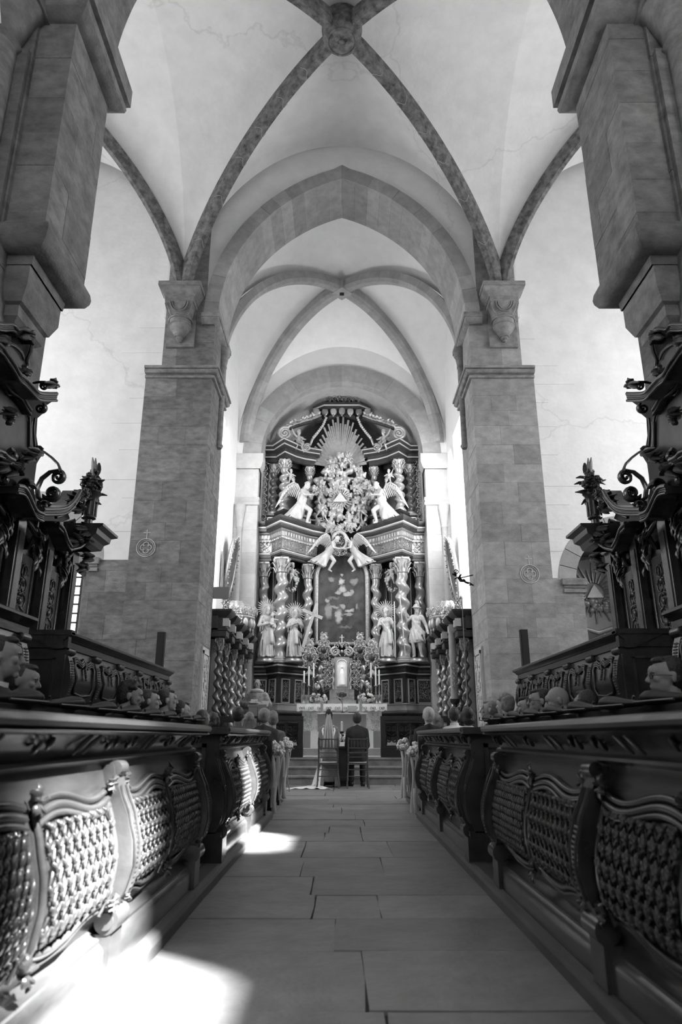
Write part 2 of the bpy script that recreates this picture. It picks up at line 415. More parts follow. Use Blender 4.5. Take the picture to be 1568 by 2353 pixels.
for s in (-1, 1):
    nm = 'left' if s < 0 else 'right'
    p = struct(empty('pier_chancel_' + nm))
    xo = 4.58 if s < 0 else 4.48; ST = 'stone_dark' if s < 0 else 'stone_pale'  # darker stone on the left pier, paler on the right
    zl = 4.56 if s < 0 else 4.16
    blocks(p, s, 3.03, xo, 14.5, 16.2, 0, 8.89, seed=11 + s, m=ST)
    around(s, 3.03, xo, 14.5, 16.2, CORN, 9.15).build('cornice', 'stone', p, True, 30)
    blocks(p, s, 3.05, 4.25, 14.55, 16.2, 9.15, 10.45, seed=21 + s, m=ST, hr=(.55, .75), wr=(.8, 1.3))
    mb = MB(); mb.box(s * 3.3, s * 4.25, 14.55, 16.2, 10.4, 13.2); mb.build('stone_block', 'stone', p)
    # lower wall beside the pier
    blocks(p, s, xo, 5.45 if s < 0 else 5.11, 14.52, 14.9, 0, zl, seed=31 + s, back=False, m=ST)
    # hanging corbel
    c = empty('wall_corbel_' + nm); c['kind'] = 'structure'; cx = s * 3.84
    mb = MB(); w = .45
    mb.plan([(cx - w + .1, 14.55), (cx - w + .1, 14.15), (cx + w - .1, 14.15), (cx + w - .1, 14.55)][::1] if True else [],
            [(0, 10.86), (.02, 10.9), (.05, 10.95), (.1, 11.02), (.13, 11.09), (.13, 11.11), (.15, 11.11), (.15, 11.22), (-.2, 11.22), (-.2, 10.86)])
    mb.build('abacus', 'stone', c, True, 30)
    mb = MB(); mb.box(cx - .34, cx + .34, 14.12, 14.55, 10.72, 10.87)
    vs = []; N = 12
    def cush(u, v):
        a = v * 2 * PI; t = u
        sx = max(abs(math.cos(a)), abs(math.sin(a))); q = (1 / sx) * (1 - t) + t
        r = .33 * (1 - t) + .25 * t
        return (cx + math.cos(a) * q * r, 14.38 + math.sin(a) * q * r * .85, 10.74 - .42 * (t ** 1.2))
    mb.grid(cush, 8, 24); mb.build('cushion_capital', 'stone', c, True, 50)
    mb = MB()
    for t0 in (0, 1):
        rr = .21 - t0 * .05
        mb.tube([(cx + rr * math.cos(PI + PI * i / 12), 14.09 + .05 * abs(math.sin(PI * i / 12)), 10.72 + rr * 1.15 * math.sin(PI + PI * i / 12)) for i in range(13)], .016, 6)
    for q in (-1, 1): mb.tube([(cx + q * .33, 14.11, 10.68), (cx + q * .28, 14.14, 10.5), (cx + q * .2, 14.17, 10.35)], .014, 6)
    mb.build('capital_band', 'stone', c, True, 60)
    mb = MB(); mb.lathe([(.01, 9.78), (.05, 9.80), (.06, 9.83), (.045, 9.85), (.08, 9.87), (.085, 9.89), (.07, 9.91), (.105, 9.93), (.1, 9.95), (.13, 9.97), (.14, 10.0), (.21, 10.09), (.255, 10.18), (.25, 10.2), (.245, 10.22), (.25, 10.33), (.275, 10.34), (.27, 10.37), (.22, 10.38)], 20, (cx, 14.38, 0))
    mb.build('pendant', 'stone', c, True, 24)
    for zz, rr, th in ((10.35, .272, .022), (10.2, .256, .014), (9.93, .1, .014), (9.89, .08, .012), (9.85, .06, .01)):
        mb = MB(); mb.tube([(cx + rr * math.cos(t), 14.38 + rr * math.sin(t), zz) for t in [2 * PI * i / 20 for i in range(21)]], th, 6); mb.build('pendant_ring', 'stone', c, True)
    mb = MB(); mb.box(cx - .33, cx + .33, 14.46, 14.56, 9.72, 10.7); mb.build('backing_slab', 'stone', c)
    # arch impost
    i0 = struct(around(s, 3.06, 3.36, 14.5, 16.2, [(0, 0), (.05, .02), (.10, .07), (.12, .12), (.12, .14), (.14, .14), (.14, .26), (-.25, .26), (-.25, 0)], 10.35).build('arch_impost_' + nm, 'stone', None, True, 30))
    mb = MB()     # impost shaft in the jamb
    mb.lathe([(.09, 7.6), (.12, 7.66), (.09, 7.72), (.085, 9.75), (.1, 9.8), (.09, 9.85), (.14, 10.15), (.16, 10.2), (.16, 10.33)], 14, (s * 3.0, 15.6, 0)); mb.build('jamb_shaft', 'stone', i0, True, 40)
    # consecration cross painted on the pier
    X0, Z0 = (s * 4.22 if s < 0 else 4.0), (4.82 if s < 0 else 4.24)
    mb = MB(); ring = lambda r, n=28: [(X0 + r * math.cos(2 * PI * i / n), 14.494, Z0 + r * math.sin(2 * PI * i / n)) for i in range(n + 1)]
    mb.tube(ring(.2), .011, 5); mb.tube(ring(.165), .006, 5)
    for k in range(4):
        a = k * PI / 2; cc = (X0 + .065 * math.cos(a), Z0 + .065 * math.sin(a))
        mb.tube([(cc[0] + .058 * math.cos(a + t), 14.494, cc[1] + .058 * math.sin(a + t)) for t in [(-.72 + 1.44 * i / 10) * PI for i in range(11)]], .009, 5)
    mb.box(X0 - .008, X0 + .008, 14.488, 14.5, Z0 + .2, Z0 + .4); mb.box(X0 - .075, X0 + .075, 14.488, 14.5, Z0 + .325, Z0 + .343)
    mb.build('painted_cross', 'painted_sign', p)
# carved epitaph slabs on the jambs of the piers
for s in (-1, 1):
    e = empty('epitaph_slab', (s * 3.03, 15.1, .5), 0, 'tall narrow carved relief slab on the jamb of the %s pier' % ('left' if s < 0 else 'right'), 'relief slab', 'relief slabs on the chancel piers')
    mb = MB(); mb.box(0, -s * .05, 0, .75, 0, 2.3); mb.build('slab', 'stone_light', e)
    mb = MB()
    for (a, b, c, d) in ((.03, .72, .05, .12), (.03, .72, 2.15, 2.22), (.03, .09, .05, 2.22), (.66, .72, .05, 2.22)): mb.box(-s * .05, -s * .075, a, b, c, d)
    mb.build('border', 'stone_light', e)
    mb = MB(); rg = random.Random(5)
    for k in range(70):
        yy, zz = rg.uniform(.14, .6), rg.uniform(.5, 2.05); mb.ell((-s * .055, yy, zz), (.03, rg.uniform(.02, .07), rg.uniform(.02, .09)), 6, 4)
    mb.build('carving', 'stone_light', e, True)
# ------------------------------------------------------------------ arches
def arch(name, a, h, th, yf, yb, z0, m, n, soffit_m=None, gap=.004):
    root = struct(empty(name))
    pts = arc_pointed(a, h, n * 4)
    pts = [(x, z, nx, nz) for x, z, nx, nz in pts]
    # extrados: same angles, last one cut at x=0
    ext = [(x + th * nx, z + th * nz) for x, z, nx, nz in pts]
    top = h + th * pts[-1][3] + max(0, (th * pts[-1][2])) * .9
    ext[-1] = (0, top)
    for s in (-1, 1):
        for k in range(n):
            i0, i1 = k * 4, (k + 1) * 4
            j = random.Random(k * 7 + s).uniform(-.006, .006)
            ip = [(pts[i][0], pts[i][1]) for i in range(i0, i1 + 1)]; ep = [ext[i] for i in range(i0, i1 + 1)]
            mb = MB(); o = [(s * x, z0 + z) for x, z in ip + ep[::-1]]
            # shrink for a joint
            c = (sum(p[0] for p in o) / len(o), sum(p[1] for p in o) / len(o)); o = [(c[0] + (p[0] - c[0]) * .992, c[1] + (p[1] - c[1]) * .995) for p in o]
            mb.M = T(0, yb, 0); mb.prism(o, yb - yf + j, 'Y'); mb.build('voussoir', m, root)
        mb = MB(); o = [(s * (p[0] + .02 * p[2]), z0 + p[1] + .02 * p[3]) for p in pts] + [(s * x * .995, z0 + z - .01) for x, z in ext[::-1]]
        mb.M = T(0, yb - .02, 0); mb.prism(o, yb - yf - .04, 'Y'); mb.build('mortar_core', 'mortar', root)
    return root, pts, ext
chancel_arch, cp, ce = arch('arch_chancel', 2.98, 4.1, .36, 14.5, 15.95, 10.6, 'stone_arch', 15)
apse_arch, ap_, ae = arch('arch_apse', 2.7, 2.72, .62, 21.5, 22.0, 9.9, 'stone_rib', 11)
west_arch, wp, we = arch('arch_crossing_west', 3.0, 4.6, .8, 5.8, 6.9, 9.1, 'stone', 13)
# ------------------------------------------------------------------ vaults
PW = 1.3
def dcurve(C, B, zs, zb, n, pw=PW):
    out = []
    for i in range(n + 1):
        f = PI / 2 * i / n; a = 1 - math.cos(f)
        out.append(Vector((C[0] + (B[0] - C[0]) * a, C[1] + (B[1] - C[1]) * a, zs + (zb - zs) * math.sin(f) ** pw)))
    return out
def vault(name, xs, ys, zs, B, zb, apex, m, n=20, lift=.12):
    """apex: dict side->(x,y,z) of wall arch crowns"""
    root = struct(empty(name)); mb = MB()
    for cx, cy in [(x, y) for x in xs for y in ys]:
        D = [p + Vector((0, 0, lift * min(1, i / 3))) for i, p in enumerate(dcurve((cx, cy), B, zs, zb, n))]
        for side in ('x0' if cx == xs[0] else 'x1', 'y0' if cy == ys[0] else 'y1'):
            ax = apex[side]
            Wc = dcurve((cx, cy), ax[:2], zs, ax[2], n, 1.2)
            def fn(u, v, D=D, Wc=Wc):
                i = min(n, round(u * n)); p = D[i].lerp(Wc[i], v)
                return (p.x, p.y, p.z + .18 * math.sin(PI * v) * (i / n))
            mb.grid(fn, n, 8)
    o = mb.build('vault_web', m, root, True, 60)
    return root
def rib(name, root, curve, w, d, m, pieces=0, gap=.002):
    k = len(curve)
    def frame(i):
        t = (curve[min(i + 1, k - 1)] - curve[max(i - 1, 0)]).normalized()
        pl = Vector((curve[-1].x - curve[0].x, curve[-1].y - curve[0].y, 0)).normalized(); sd_ = Vector((pl.y, -pl.x, 0)); up = sd_.cross(t).normalized()
        if up.z < 0: up = -up
        return sd_, up, t
    sec = [(-w / 2, .1), (-w / 2, -d * .55), (-w * .28, -d), (w * .28, -d), (w / 2, -d * .55), (w / 2, .1)]
    def seg(i0, i1, g):
        mb = MB(); vs = []; idx = list(range(i0, i1 + 1))
        for i in idx:
            sd_, up, t = frame(i); p = curve[i] + (t * g if i == i0 else -t * g if i == i1 else t * 0)
            vs += [p + sd_ * a + up * b for a, b in sec]
        q = len(sec)
        fs = [(i * q + j, i * q + (j + 1) % q, (i + 1) * q + (j + 1) % q, (i + 1) * q + j) for i in range(len(idx) - 1) for j in range(q)]
        fs += [tuple(range(q)), tuple(range((len(idx) - 1) * q + q - 1, (len(idx) - 1) * q - 1, -1))]
        mb.add(vs, fs); return mb
    if not pieces: return seg(0, k - 1, 0).build(name, m, root)
    st = (k - 1) // pieces
    for i in range(pieces): seg(i * st, (i + 1) * st, gap).build(name, m, root)
    c2 = [p + Vector((0, 0, .012)) for p in curve]
    return None
ZS, ZB = 11.22, 14.95
yF, yN = 14.42, 7.0
ym = (yF + yN) / 2
cross_v = vault('ceiling_crossing', (-3.84, 3.84), (yN, yF), ZS, (0, ym), ZB + .1, {'x0': (-3.84, ym, 15.2), 'x1': (3.84, ym, 15.2), 'y0': (0, yN, 15.6), 'y1': (0, yF + .08, 15.75)}, 'plaster')
for cx in (-3.84, 3.84):
    for cy in (yN, yF):
        cv = dcurve((cx, cy), (0, ym), ZS, ZB, 30); o = rib('rib', cross_v, cv, .27, .26, 'rib_paint')
        if cy == yF:
            for k in (8, 13, 17, 20, 23, 26):        # wavy painted bands across the rib
                p = cv[k]; t = (cv[k + 1] - cv[k - 1]).normalized(); pl = Vector((-cx, ym - cy, 0)).normalized(); sd_ = Vector((pl.y, -pl.x, 0)); up = sd_.cross(t); up = up if up.z > 0 else -up
                mb = MB(); mb.tube([p + sd_ * (.15 * q) - up * (.26 if abs(q) < .5 else .26 - (abs(q) - .5) * .24) + t * (.07 * math.sin(q * PI * 1.1)) for q in [-1 + i / 8 for i in range(17)]], .0055, 4)
                mb.build('painted_band', 'rib_line', o)
mb = MB(); mb.lathe([(.05, -.34), (.30, -.34), (.36, -.30), (.40, -.2), (.42, -.05), (.42, .2)], 28, (0, ym, ZB)); o = mb.build('vault_boss', 'rib_paint', cross_v, True, 40)
mb = MB(); mb.tube([(.30 * math.cos(2 * PI * i / 28), ym + .30 * math.sin(2 * PI * i / 28), ZB - .34) for i in range(29)], .022, 5)
for k in range(5): mb.ell((.16 * math.cos(k * 1.256), ym + .16 * math.sin(k * 1.256), ZB - .34), (.09, .09, .03), 8, 4)
mb.ell((0, ym, ZB - .34), (.07, .07, .05), 8, 4); mb.build('boss_rosette', 'rib_paint', o, True)
for s in (-1, 1):
    v = vault('ceiling_transept_' + ('left' if s < 0 else 'right'), (s * 3.84, s * 11.0), (yN, yF), ZS, (s * 7.42, ym), ZB + .1,
              {'x0': (s * 3.84, ym, 15.2), 'x1': (s * 11, ym, 15.2), 'y0': (s * 7.42, yN, 15.6), 'y1': (s * 7.42, yF + .3, 15.6)}, 'plaster')
    for cx in (s * 3.84, s * 11):
        for cy in (yN, yF): rib('rib', v, dcurve((cx, cy), (s * 7.42, ym), ZS, ZB, 30), .2, .22, 'rib_paint')
CB = (0, 18.85)
chan_v = vault('ceiling_chancel', (-3.55, 3.55), (16.1, 21.6), 10.35, CB, 14.65, {'x0': (-3.55, 18.85, 14.3), 'x1': (3.55, 18.85, 14.3), 'y0': (0, 15.9, 15.0), 'y1': (0, 21.6, 14.0)}, 'plaster_plain', lift=.05)
for cx in (-3.25, 3.25):
    for cy in (16.1, 21.6): rib('rib_stone', chan_v, dcurve((cx, cy), CB, 10.35, 14.5, 48, 1.15), .36, .2, 'stone_rib', 16)
mb = MB(); mb.M = T(CB[0], CB[1], 0) @ RZ(PI / 4); mb.box(-.24, .24, -.24, .24, 14.28, 14.6); o = mb.build('keystone', 'stone_rib', chan_v)
mb = MB(); mb.box(-.07, .07, CB[1] - .07, CB[1] + .07, 14.265, 14.3); mb.build('keystone_hole', 'ebony_matte', o)
# ------------------------------------------------------------------ walls
def wall(name, axis, c0, c1, a0, a1, z0, z1, holes, m):
    """solid wall with rectangular openings; axis 'x': plane of constant x between c0 and c1, running along y"""
    A_ = sorted({a0, a1, *[h[0] for h in holes], *[h[1] for h in holes]}); Z_ = sorted({z0, z1, *[h[2] for h in holes], *[h[3] for h in holes]})
    mb = MB()
    for p, q in zip(A_, A_[1:]):
        for r, t in zip(Z_, Z_[1:]):
            if any(h[0] <= p and q <= h[1] and h[2] <= r and t <= h[3] for h in holes): continue
            mb.box(c0, c1, p, q, r, t) if axis == 'x' else mb.box(p, q, c0, c1, r, t)
    return struct(mb.build(name, m))
WN = [0]
def window(axis, c, a0, a1, z0, z1, nx, nz, pane=True):
    WN[0] += 1; w = struct(empty('window_%d' % WN[0]))
    def bx(mb, p, q, r, t, d): mb.box(c - d, c + d, p, q, r, t) if axis == 'x' else mb.box(p, q, c - d, c + d, r, t)
    if pane:
        for i in range(nx):
            for k in range(nz):
                mb = MB(); bx(mb, a0 + (a1 - a0) * i / nx, a0 + (a1 - a0) * (i + 1) / nx, z0 + (z1 - z0) * k / nz, z0 + (z1 - z0) * (k + 1) / nz, .006); mb.build('pane', 'window_light', w)
    mb = MB()
    for i in range(nx + 1): q = a0 + (a1 - a0) * i / nx; bx(mb, q - .02, q + .02, z0, z1, .02)
    for k in range(nz + 1): q = z0 + (z1 - z0) * k / nz; bx(mb, a0, a1, q - .02, q + .02, .02)
    mb.build('window_frame', 'leading', w); return w
wall('wall_left', 'x', -11.6, -11, 6.4, 15.5, 0, 17, [(8.2, 13.2, 4.1, 11.1)], 'plaster_plain'); window('x', -11.3, 8.2, 13.2, 4.1, 11.1, 3, 6)
wall('wall_right', 'x', 11, 11.6, 6.4, 15.5, 0, 17, [(8.2, 13.2, 4.1, 11.1)], 'plaster_plain'); window('x', 11.3, 8.2, 13.2, 4.1, 11.1, 3, 6)
wall('wall_nave_left', 'x', -4.2, -3.6, -8.6, 6.4, 0, 16.5, [], 'plaster_plain')
# unseen nave openings, added and sized to drop sun beams on the left stalls
def sunhole(Yp, zlo, zhi, wy, xp=-.93, xw=3.9):
    t = (xw - xp) / SUND.x
    return (Yp - wy / 2 + SUND.y * t, Yp + wy / 2 + SUND.y * t, zlo + SUND.z * t, zhi + SUND.z * t)
sh1 = sunhole(2.95, -.55, .85, 1.2); sh2 = sunhole(7.32, -.45, .9, 1.0)
wall('wall_nave_right', 'x', 3.8, 4.0, -8.6, 6.4, 0, 16.5, [sh1, sh2], 'plaster_plain')
window('x', 3.9, *sh1, 1, 1, False); window('x', 3.9, *sh2, 1, 1, False)
wall('wall_west', 'y', -8.6, -8, -4.2, 4.2, 0, 16.5, [(-2.3, 2.3, 5, 11)], 'plaster_plain'); window('y', -8.3, -2.3, 2.3, 5, 11, 3, 5)  # unseen west window, added to go with the fill lamp
mb = MB(); mb.box(-4.2, 4.2, -8.6, 5.9, 15.4, 15.9); struct(mb.build('ceiling_nave', 'plaster_plain'))
# walls closing the nave end of the crossing and transepts
for s in (-1, 1):
    nm = 'left' if s < 0 else 'right'
    wall('wall_transept_west_' + nm, 'y', 6.4, 6.98, min(s * 3.45, s * 11.6), max(s * 3.45, s * 11.6), 0, 17, [], 'plaster_plain')
mb = MB()    # spandrels over the west arch
for s in (-1, 1):
    o = [(s * x * 1.0, 9.1 + z - .02) for x, z in we] + [(0, 16.5), (s * 4.1, 16.5), (s * 4.1, 9.1)]
    mb.M = T(0, 6.6, 0); mb.prism(o, .5, 'Y')
struct(mb.build('wall_over_west_arch', 'plaster_plain'))
# chancel arch wall (above the arch, up to the vault)
mb = MB()
for s in (-1, 1):
    o = [(s * x, 10.6 + z - .015) for x, z in ce] + [(0, 16.3), (s * 4.3, 16.3), (s * 4.3, 10.6)]
    mb.M = T(0, 15.9, 0); mb.prism(o, 1.33, 'Y')
struct(mb.build('wall_over_chancel_arch', 'plaster'))
# chancel side walls with windows, apse
wall('wall_chancel_left', 'x', -4.15, -3.5, 16.2, 24.5, 0, 15.5, [(17.25, 19.15, 3.9, 10.0)], 'plaster_plain'); window('x', -3.95, 17.25, 19.15, 3.9, 10.0, 2, 6)
wall('wall_chancel_right', 'x', 3.5, 4.15, 16.2, 24.5, 0, 15.5, [(18.1, 20.2, 3.9, 10.0)], 'plaster_plain'); window('x', 3.95, 18.1, 20.2, 3.9, 10.0, 2, 6)
mb = MB()
for s in (-1, 1):
    o = [(s * x, 9.9 + z - .015) for x, z in ae] + [(0, 15.5), (s * 3.6, 15.5), (s * 3.6, 9.9)]
    mb.M = T(0, 21.98, 0); mb.prism(o, .42, 'Y')
struct(mb.build('wall_over_apse_arch', 'plaster_plain'))
mb = MB()    # apse vault and back wall
full = [(x * 1.0, 9.9 + z) for x, z, a, b in ap_]; line = [(2.8, .5)] + full + [(-x, z) for x, z in full[::-1][1:]] + [(-2.8, .5)]
def apse(u, v):
    k = min(len(line) - 1, int(round(u * (len(line) - 1)))); x, z = line[k]
    q = v; sc = math.sqrt(max(0, 1 - (q * .97) ** 2)) if q > 0 else 1
    return (x * (1 - .75 * (1 - sc)), 21.9 + 3.0 * q, .5 + (z - .5) * (1 - .12 * (1 - sc)))
mb.grid(apse, len(line) - 1, 12); mb.M = T(0, 24.6, 0); mb.prism([(-3.4, .5), (3.4, .5), (3.4, 14), (-3.4, 14)], .1, 'Y')
struct(mb.build('wall_apse', 'stone_light', None, True, 50))
mb = MB(); mb.box(-4.2, 4.2, 15.8, 24.7, 15.5, 15.9); mb.box(-11.6, 11.6, 6.2, 16, 17, 17.3); struct(mb.build('ceiling_roof', 'plaster_plain'))
# apse responds
for s in (-1, 1):
    p = struct(empty('pier_apse_' + ('left' if s < 0 else 'right')))
    blocks(p, s, 2.74, 3.52, 21.5, 22.0, .5, 8.1, 'stone_light', (.5, .8), (.5, .7), 41 + s)
    around(s, 2.74, 3.52, 21.5, 22.0, [(0, 0), (.05, .03), (.05, .1), (.02, .14), (.05, .2), (.05, .28), (0, .28)], 8.1).build('lower_capital', 'stone_light', p, True, 30)
    blocks(p, s, 2.76, 3.52, 21.55, 22.0, 8.38, 9.4, 'stone_light', (.9, 1.1), (.5, .7), 51 + s)
    around(s, 2.72, 3.52, 21.5, 22.0, [(0, 0), (.05, .05), (.09, .16), (.11, .2), (.11, .5), (-.2, .5), (-.2, 0)], 9.4).build('upper_impost', 'stone_light', p, True, 30)
    mb = MB(); mb.lathe([(.13, .5), (.13, .8), (.1, .85), (.095, 7.3), (.12, 7.35), (.1, 7.4), (.16, 7.85), (.18, 7.95), (.18, 8.1)], 14, (s * 3.3, 21.45, 0)); mb.build('engaged_shaft', 'stone_light', p, True, 40)
# east walls of the transepts, with side-chapel arches
def chapel(s, cx, ro, ri, zs, xo):
    nm = 'left' if s < 0 else 'right'; c = s * cx; y0 = 14.9
    w = struct(empty('wall_transept_east_' + nm)); mb = MB(); n = 24
    arc = [(c + ro * math.cos(PI * i / n), zs + ro * math.sin(PI * i / n)) for i in range(n + 1)]
    lo, hi = sorted((s * (xo - .4), s * 11.1))
    o1 = [(lo, 0), (lo, 16.4), (hi, 16.4), (hi, 0), (c + ro, 0)] + arc + [(c - ro, 0)]
    mb.M = T(0, y0 + .6, 0); mb.prism(o1, .6, 'Y'); mb.build('plaster_face', 'plaster', w)
    for k in range(n // 2):      # voussoirs of the arch ring
        a0, a1 = PI * 2 * k / n + .006, PI * 2 * (k + 1) / n - .006; st = [a0 + (a1 - a0) * q / 3 for q in range(4)]
        mb = MB(); mb.M = T(0, y0 + .6, 0); mb.prism([(c + ri * math.cos(a), zs + ri * math.sin(a)) for a in st] + [(c + (ro + .003) * math.cos(a), zs + (ro + .003) * math.sin(a)) for a in st[::-1]], .61, 'Y'); mb.build('voussoir', 'stone_rib', w)
    for q in (-1, 1):
        xa, xb = sorted((c + q * ri, c + q * (ro + .003)))
        mb = MB(); mb.box(xa, xb, y0 - .01, y0 + .6, 0, zs - .3); mb.build('jamb', 'stone', w)
        xa, xb = c + q * (ri - .08), c + q * (ro + .06); mb = MB(); mb.box(xa, xb, y0 - .45, y0 + .6, zs - .14, zs); mb.box(xa + q * .03, xb - q * .03, y0 - .415, y0 + .6, zs - .2, zs - .14); mb.box(xa + q * .02, xb - q * .02, y0 - .43, y0 + .6, zs - .3, zs - .22); mb.build('impost', 'stone', w)
    mb = MB(); N = 16       # chapel niche
    def niche(u, v):
        a = PI * u; return (c + ri * 1.02 * math.cos(a), y0 + .55 + 1.7 * math.sin(a) * 1.0, (zs + ri) * v)
    mb.grid(niche, N, 6); mb.M = T(0, 0, zs + ri); mb.box(c - ri - .2, c + ri + .2, y0 + .4, y0 + 2.5, 0, .1); mb.build('chapel_niche', 'stone_light', w, True, 60)
    # plaster edged round larger ashlars beside the pier
    rg = random.Random(3 + s); z = zs + .7; k = 0
    while z < 10.8:
        h = rg.uniform(.42, .8); L = rg.uniform(.35, 1.15); xs_ = xo - .02 if z < 9 else 4.2
        m_ = MB(); m_.box(s * xs_, s * (xs_ + L), y0 - .012, y0 + .05, z + .004, z + h - .004); m_.build('plastered_ashlar', 'plaster', w); z += h
    return w
wl = chapel(-1, 6.9, 1.645, 1.27, 4.6, 4.58)
wr = chapel(1, 6.25, 1.52, 1.14, 4.14, 4.48)
# narrow leaded window in the left chapel
mb = A(180, 1380, Y=16.9); window('y', 15.9, A(172, 1380, Y=15.9).x - .3, A(183, 1380, Y=15.9).x, 3.0, 4.9, 2, 9)
# ------------------------------------------------------------------ near crossing piers
for s in (-1, 1):
    nm = 'left' if s < 0 else 'right'; p = struct(empty('pier_crossing_' + nm))
    blocks(p, s, 3.4, 4.2, 5.75, 7.0, 0, 9.1, seed=61 + s, hr=(.45, .8))
    # corbelled pilaster
    blocks(p, s, 3.0, 3.42, 5.8, 6.9, 6.02, 8.66, seed=71 + s, hr=(.4, .62), wr=(.6, .9))
    pl = [(s * 3.42, 5.8), (s * 3.0, 5.8), (s * 3.0, 6.9), (s * 3.42, 6.9)]; pl = pl if s < 0 else pl[::-1]
    mb = MB(); mb.plan(pl, [(-.14, 5.5), (-.13, 5.6), (-.03, 5.61), (.03, 5.65), (.065, 5.72), (.075, 5.78), (.06, 5.85), (.02, 5.9), (.0, 5.91), (.0, 6.03), (-.2, 6.03), (-.3, 5.5)]); mb.build('corbel_roll', 'stone', p, True, 30)
    pl2 = [(s * 3.42, 5.95), (s * 3.16, 5.95), (s * 3.16, 6.75), (s * 3.42, 6.75)]; pl2 = pl2 if s < 0 else pl2[::-1]
    mb = MB(); mb.plan(pl2, [(-.24, 4.85), (-.18, 4.9), (-.1, 4.98), (-.1, 5.1), (-.06, 5.12), (-.0, 5.28), (.0, 5.5), (-.3, 5.5), (-.3, 4.85)]); mb.build('corbel_bracket', 'stone', p, True, 30)
    mb = MB(); mb.plan(pl, [(0, 8.62), (.05, 8.625), (.11, 8.65), (.16, 8.7), (.175, 8.76), (.16, 8.82), (.14, 8.84), (.21, 8.845), (.21, 9.12), (-.2, 9.12), (-.2, 8.62)]); mb.build('impost', 'stone', p, True, 30)
    # outer shaft with cushion capital
    mb = MB(); mb.lathe([(.34, 0), (.34, .3), (.27, .4), (.26, 8.0), (.31, 8.05), (.26, 8.12), (.4, 8.5), (.46, 8.6)], 20, (s * 3.78, 5.6, 0)); mb.build('half_shaft', 'stone', p, True, 40)
    mb = MB(); mb.box(s * 3.3, s * 4.3, 5.1, 5.8, 8.6, 8.95); mb.box(s * 3.2, s * 4.3, 5.0, 5.8, 8.95, 9.12); mb.build('shaft_abacus', 'stone', p)
    mb = MB(); mb.box(s * 3.42, s * 3.56, 5.68, 5.8, 5.5, 8.1); mb.build('fillet', 'stone', p)
# ================================================================== carving library
def relief_mesh(w, h, seed, m, dens=1.0, r=.05):
    """carved foliage filling w x h, facing -Y, mirrored about x=0"""
    rg = random.Random(seed); mb = MB()
    def one(x, z):
        a = rg.uniform(.6, 1.1) * r * 2; d = rg.choice((1, -1)); st = rg.uniform(0, 6.28)
        for q in (-1, 1):
            mb.M = SC(q, 1, 1); spiral(mb, (x, -.25 * r, z), a, 1.25, r * .32, start=st, dirn=d, n=5, seg=8)
            for k in range(3):
                b = st + rg.uniform(-1.2, 1.2) + k * 2.1; L = a * rg.uniform(1.1, 1.7)
                leaf(mb, (x + math.cos(b) * a * .7, -.2 * r, z + math.sin(b) * a * .7), (x + math.cos(b) * L, -.6 * r, z + math.sin(b) * L), r * .42, (0, -.3 * r, 0), .5, 3)
    nx = max(1, int(w / 2 / (r * 3.2) * dens)); nz = max(1, int(h / (r * 3.4) * dens))
    for i in range(nx):
        for k in range(nz):
            one((i + .5) / nx * w / 2 * .92, (-.5 + (k + .5) / nz) * h * .86)
    mb.M = I4.copy()
    for k in range(max(1, nz // 2 + 1)): mb.ell((0, -r * .3, (-.35 + .7 * (k + .5) / (nz // 2 + 1)) * h), (r * .7, r * .6, r * .9), 7, 5)
    return mb.mesh('relief', m, True)
REL = {}
def relief(w, h, loc, parent, m='gilt', key=0, rz=0, name='carved_relief', r=None):
    k = (round(w / h, 1), m, key)
    if k not in REL:
        REL[k] = (relief_mesh(w, h, 100 + key, m, r=r or min(w, h) * .13), w, h)
    me, w0, h0 = REL[k]
    o = link(name, me, None, parent); o.location = loc; o.rotation_euler = (0, 0, rz); o.scale = (w / w0, (w / w0 + h / h0) / 2, h / h0); return o
def twist(x, y, z0, z1, r, amp, turns, n=14, ph=0, hand=1):
    mb = MB(); k = int(turns * 14); H_ = z1 - z0; vs = []
    for i in range(k + 1):
        t = i / k; a = ph + hand * 2 * PI * turns * t; e = min(1, t * 8, (1 - t) * 8); rr = r * (1.04 - .12 * t)
        for j in range(n):
            b = 2 * PI * j / n; vs.append((x + amp * e * math.cos(a) + rr * math.cos(b), y + amp * e * math.sin(a) + rr * math.sin(b), z0 + H_ * t))
    fs = [(i * n + j, i * n + (j + 1) % n, (i + 1) * n + (j + 1) % n, (i + 1) * n + j) for i in range(k) for j in range(n)]
    return mb.add(vs, fs)
def capital_mesh(m):
    mb = MB(); mb.lathe([(.36, 0), (.42, .04), (.36, .08), (.36, .3), (.42, .7), (.52, .92), (.3, .95)], 14)
    for lv, (z, L, rr) in enumerate(((.08, .34, .38), (.38, .34, .42))):
        for k in range(8):
            a = 2 * PI * (k + .5 * lv) / 8; c, s_ = math.cos(a), math.sin(a)
            mb.tube([(c * rr, s_ * rr, z), (c * (rr + .05), s_ * (rr + .05), z + L * .6), (c * (rr + .16), s_ * (rr + .16), z + L), (c * (rr + .22), s_ * (rr + .22), z + L * .86)], [.12, .13, .09, .03], 5, flat=(1, .4))
    for k in range(4):
        a = PI / 4 + k * PI / 2; ax = Vector((math.cos(a), math.sin(a), 0)); spiral(mb, ax * .5 + Vector((0, 0, .78)), .17, 1.4, .055, ax, (0, 0, 1), PI / 2, -1, 5, 9)
    o = [(c * .62 * (1 if i % 2 == 0 else .74), s_ * .62 * (1 if i % 2 == 0 else .74)) for i, (c, s_) in enumerate([(math.cos(PI / 4 + i * PI / 4), math.sin(PI / 4 + i * PI / 4)) for i in range(8)])]
    mb.M = T(0, 0, .95); mb.prism(o, .12, 'Z'); mb.M = I4.copy()
    for k in range(4): a = k * PI / 2; mb.ell((.48 * math.cos(a), .48 * math.sin(a), 1.0), .09, 6, 4)
    return mb.mesh('capital', m, True, 45)
CAPM = {}
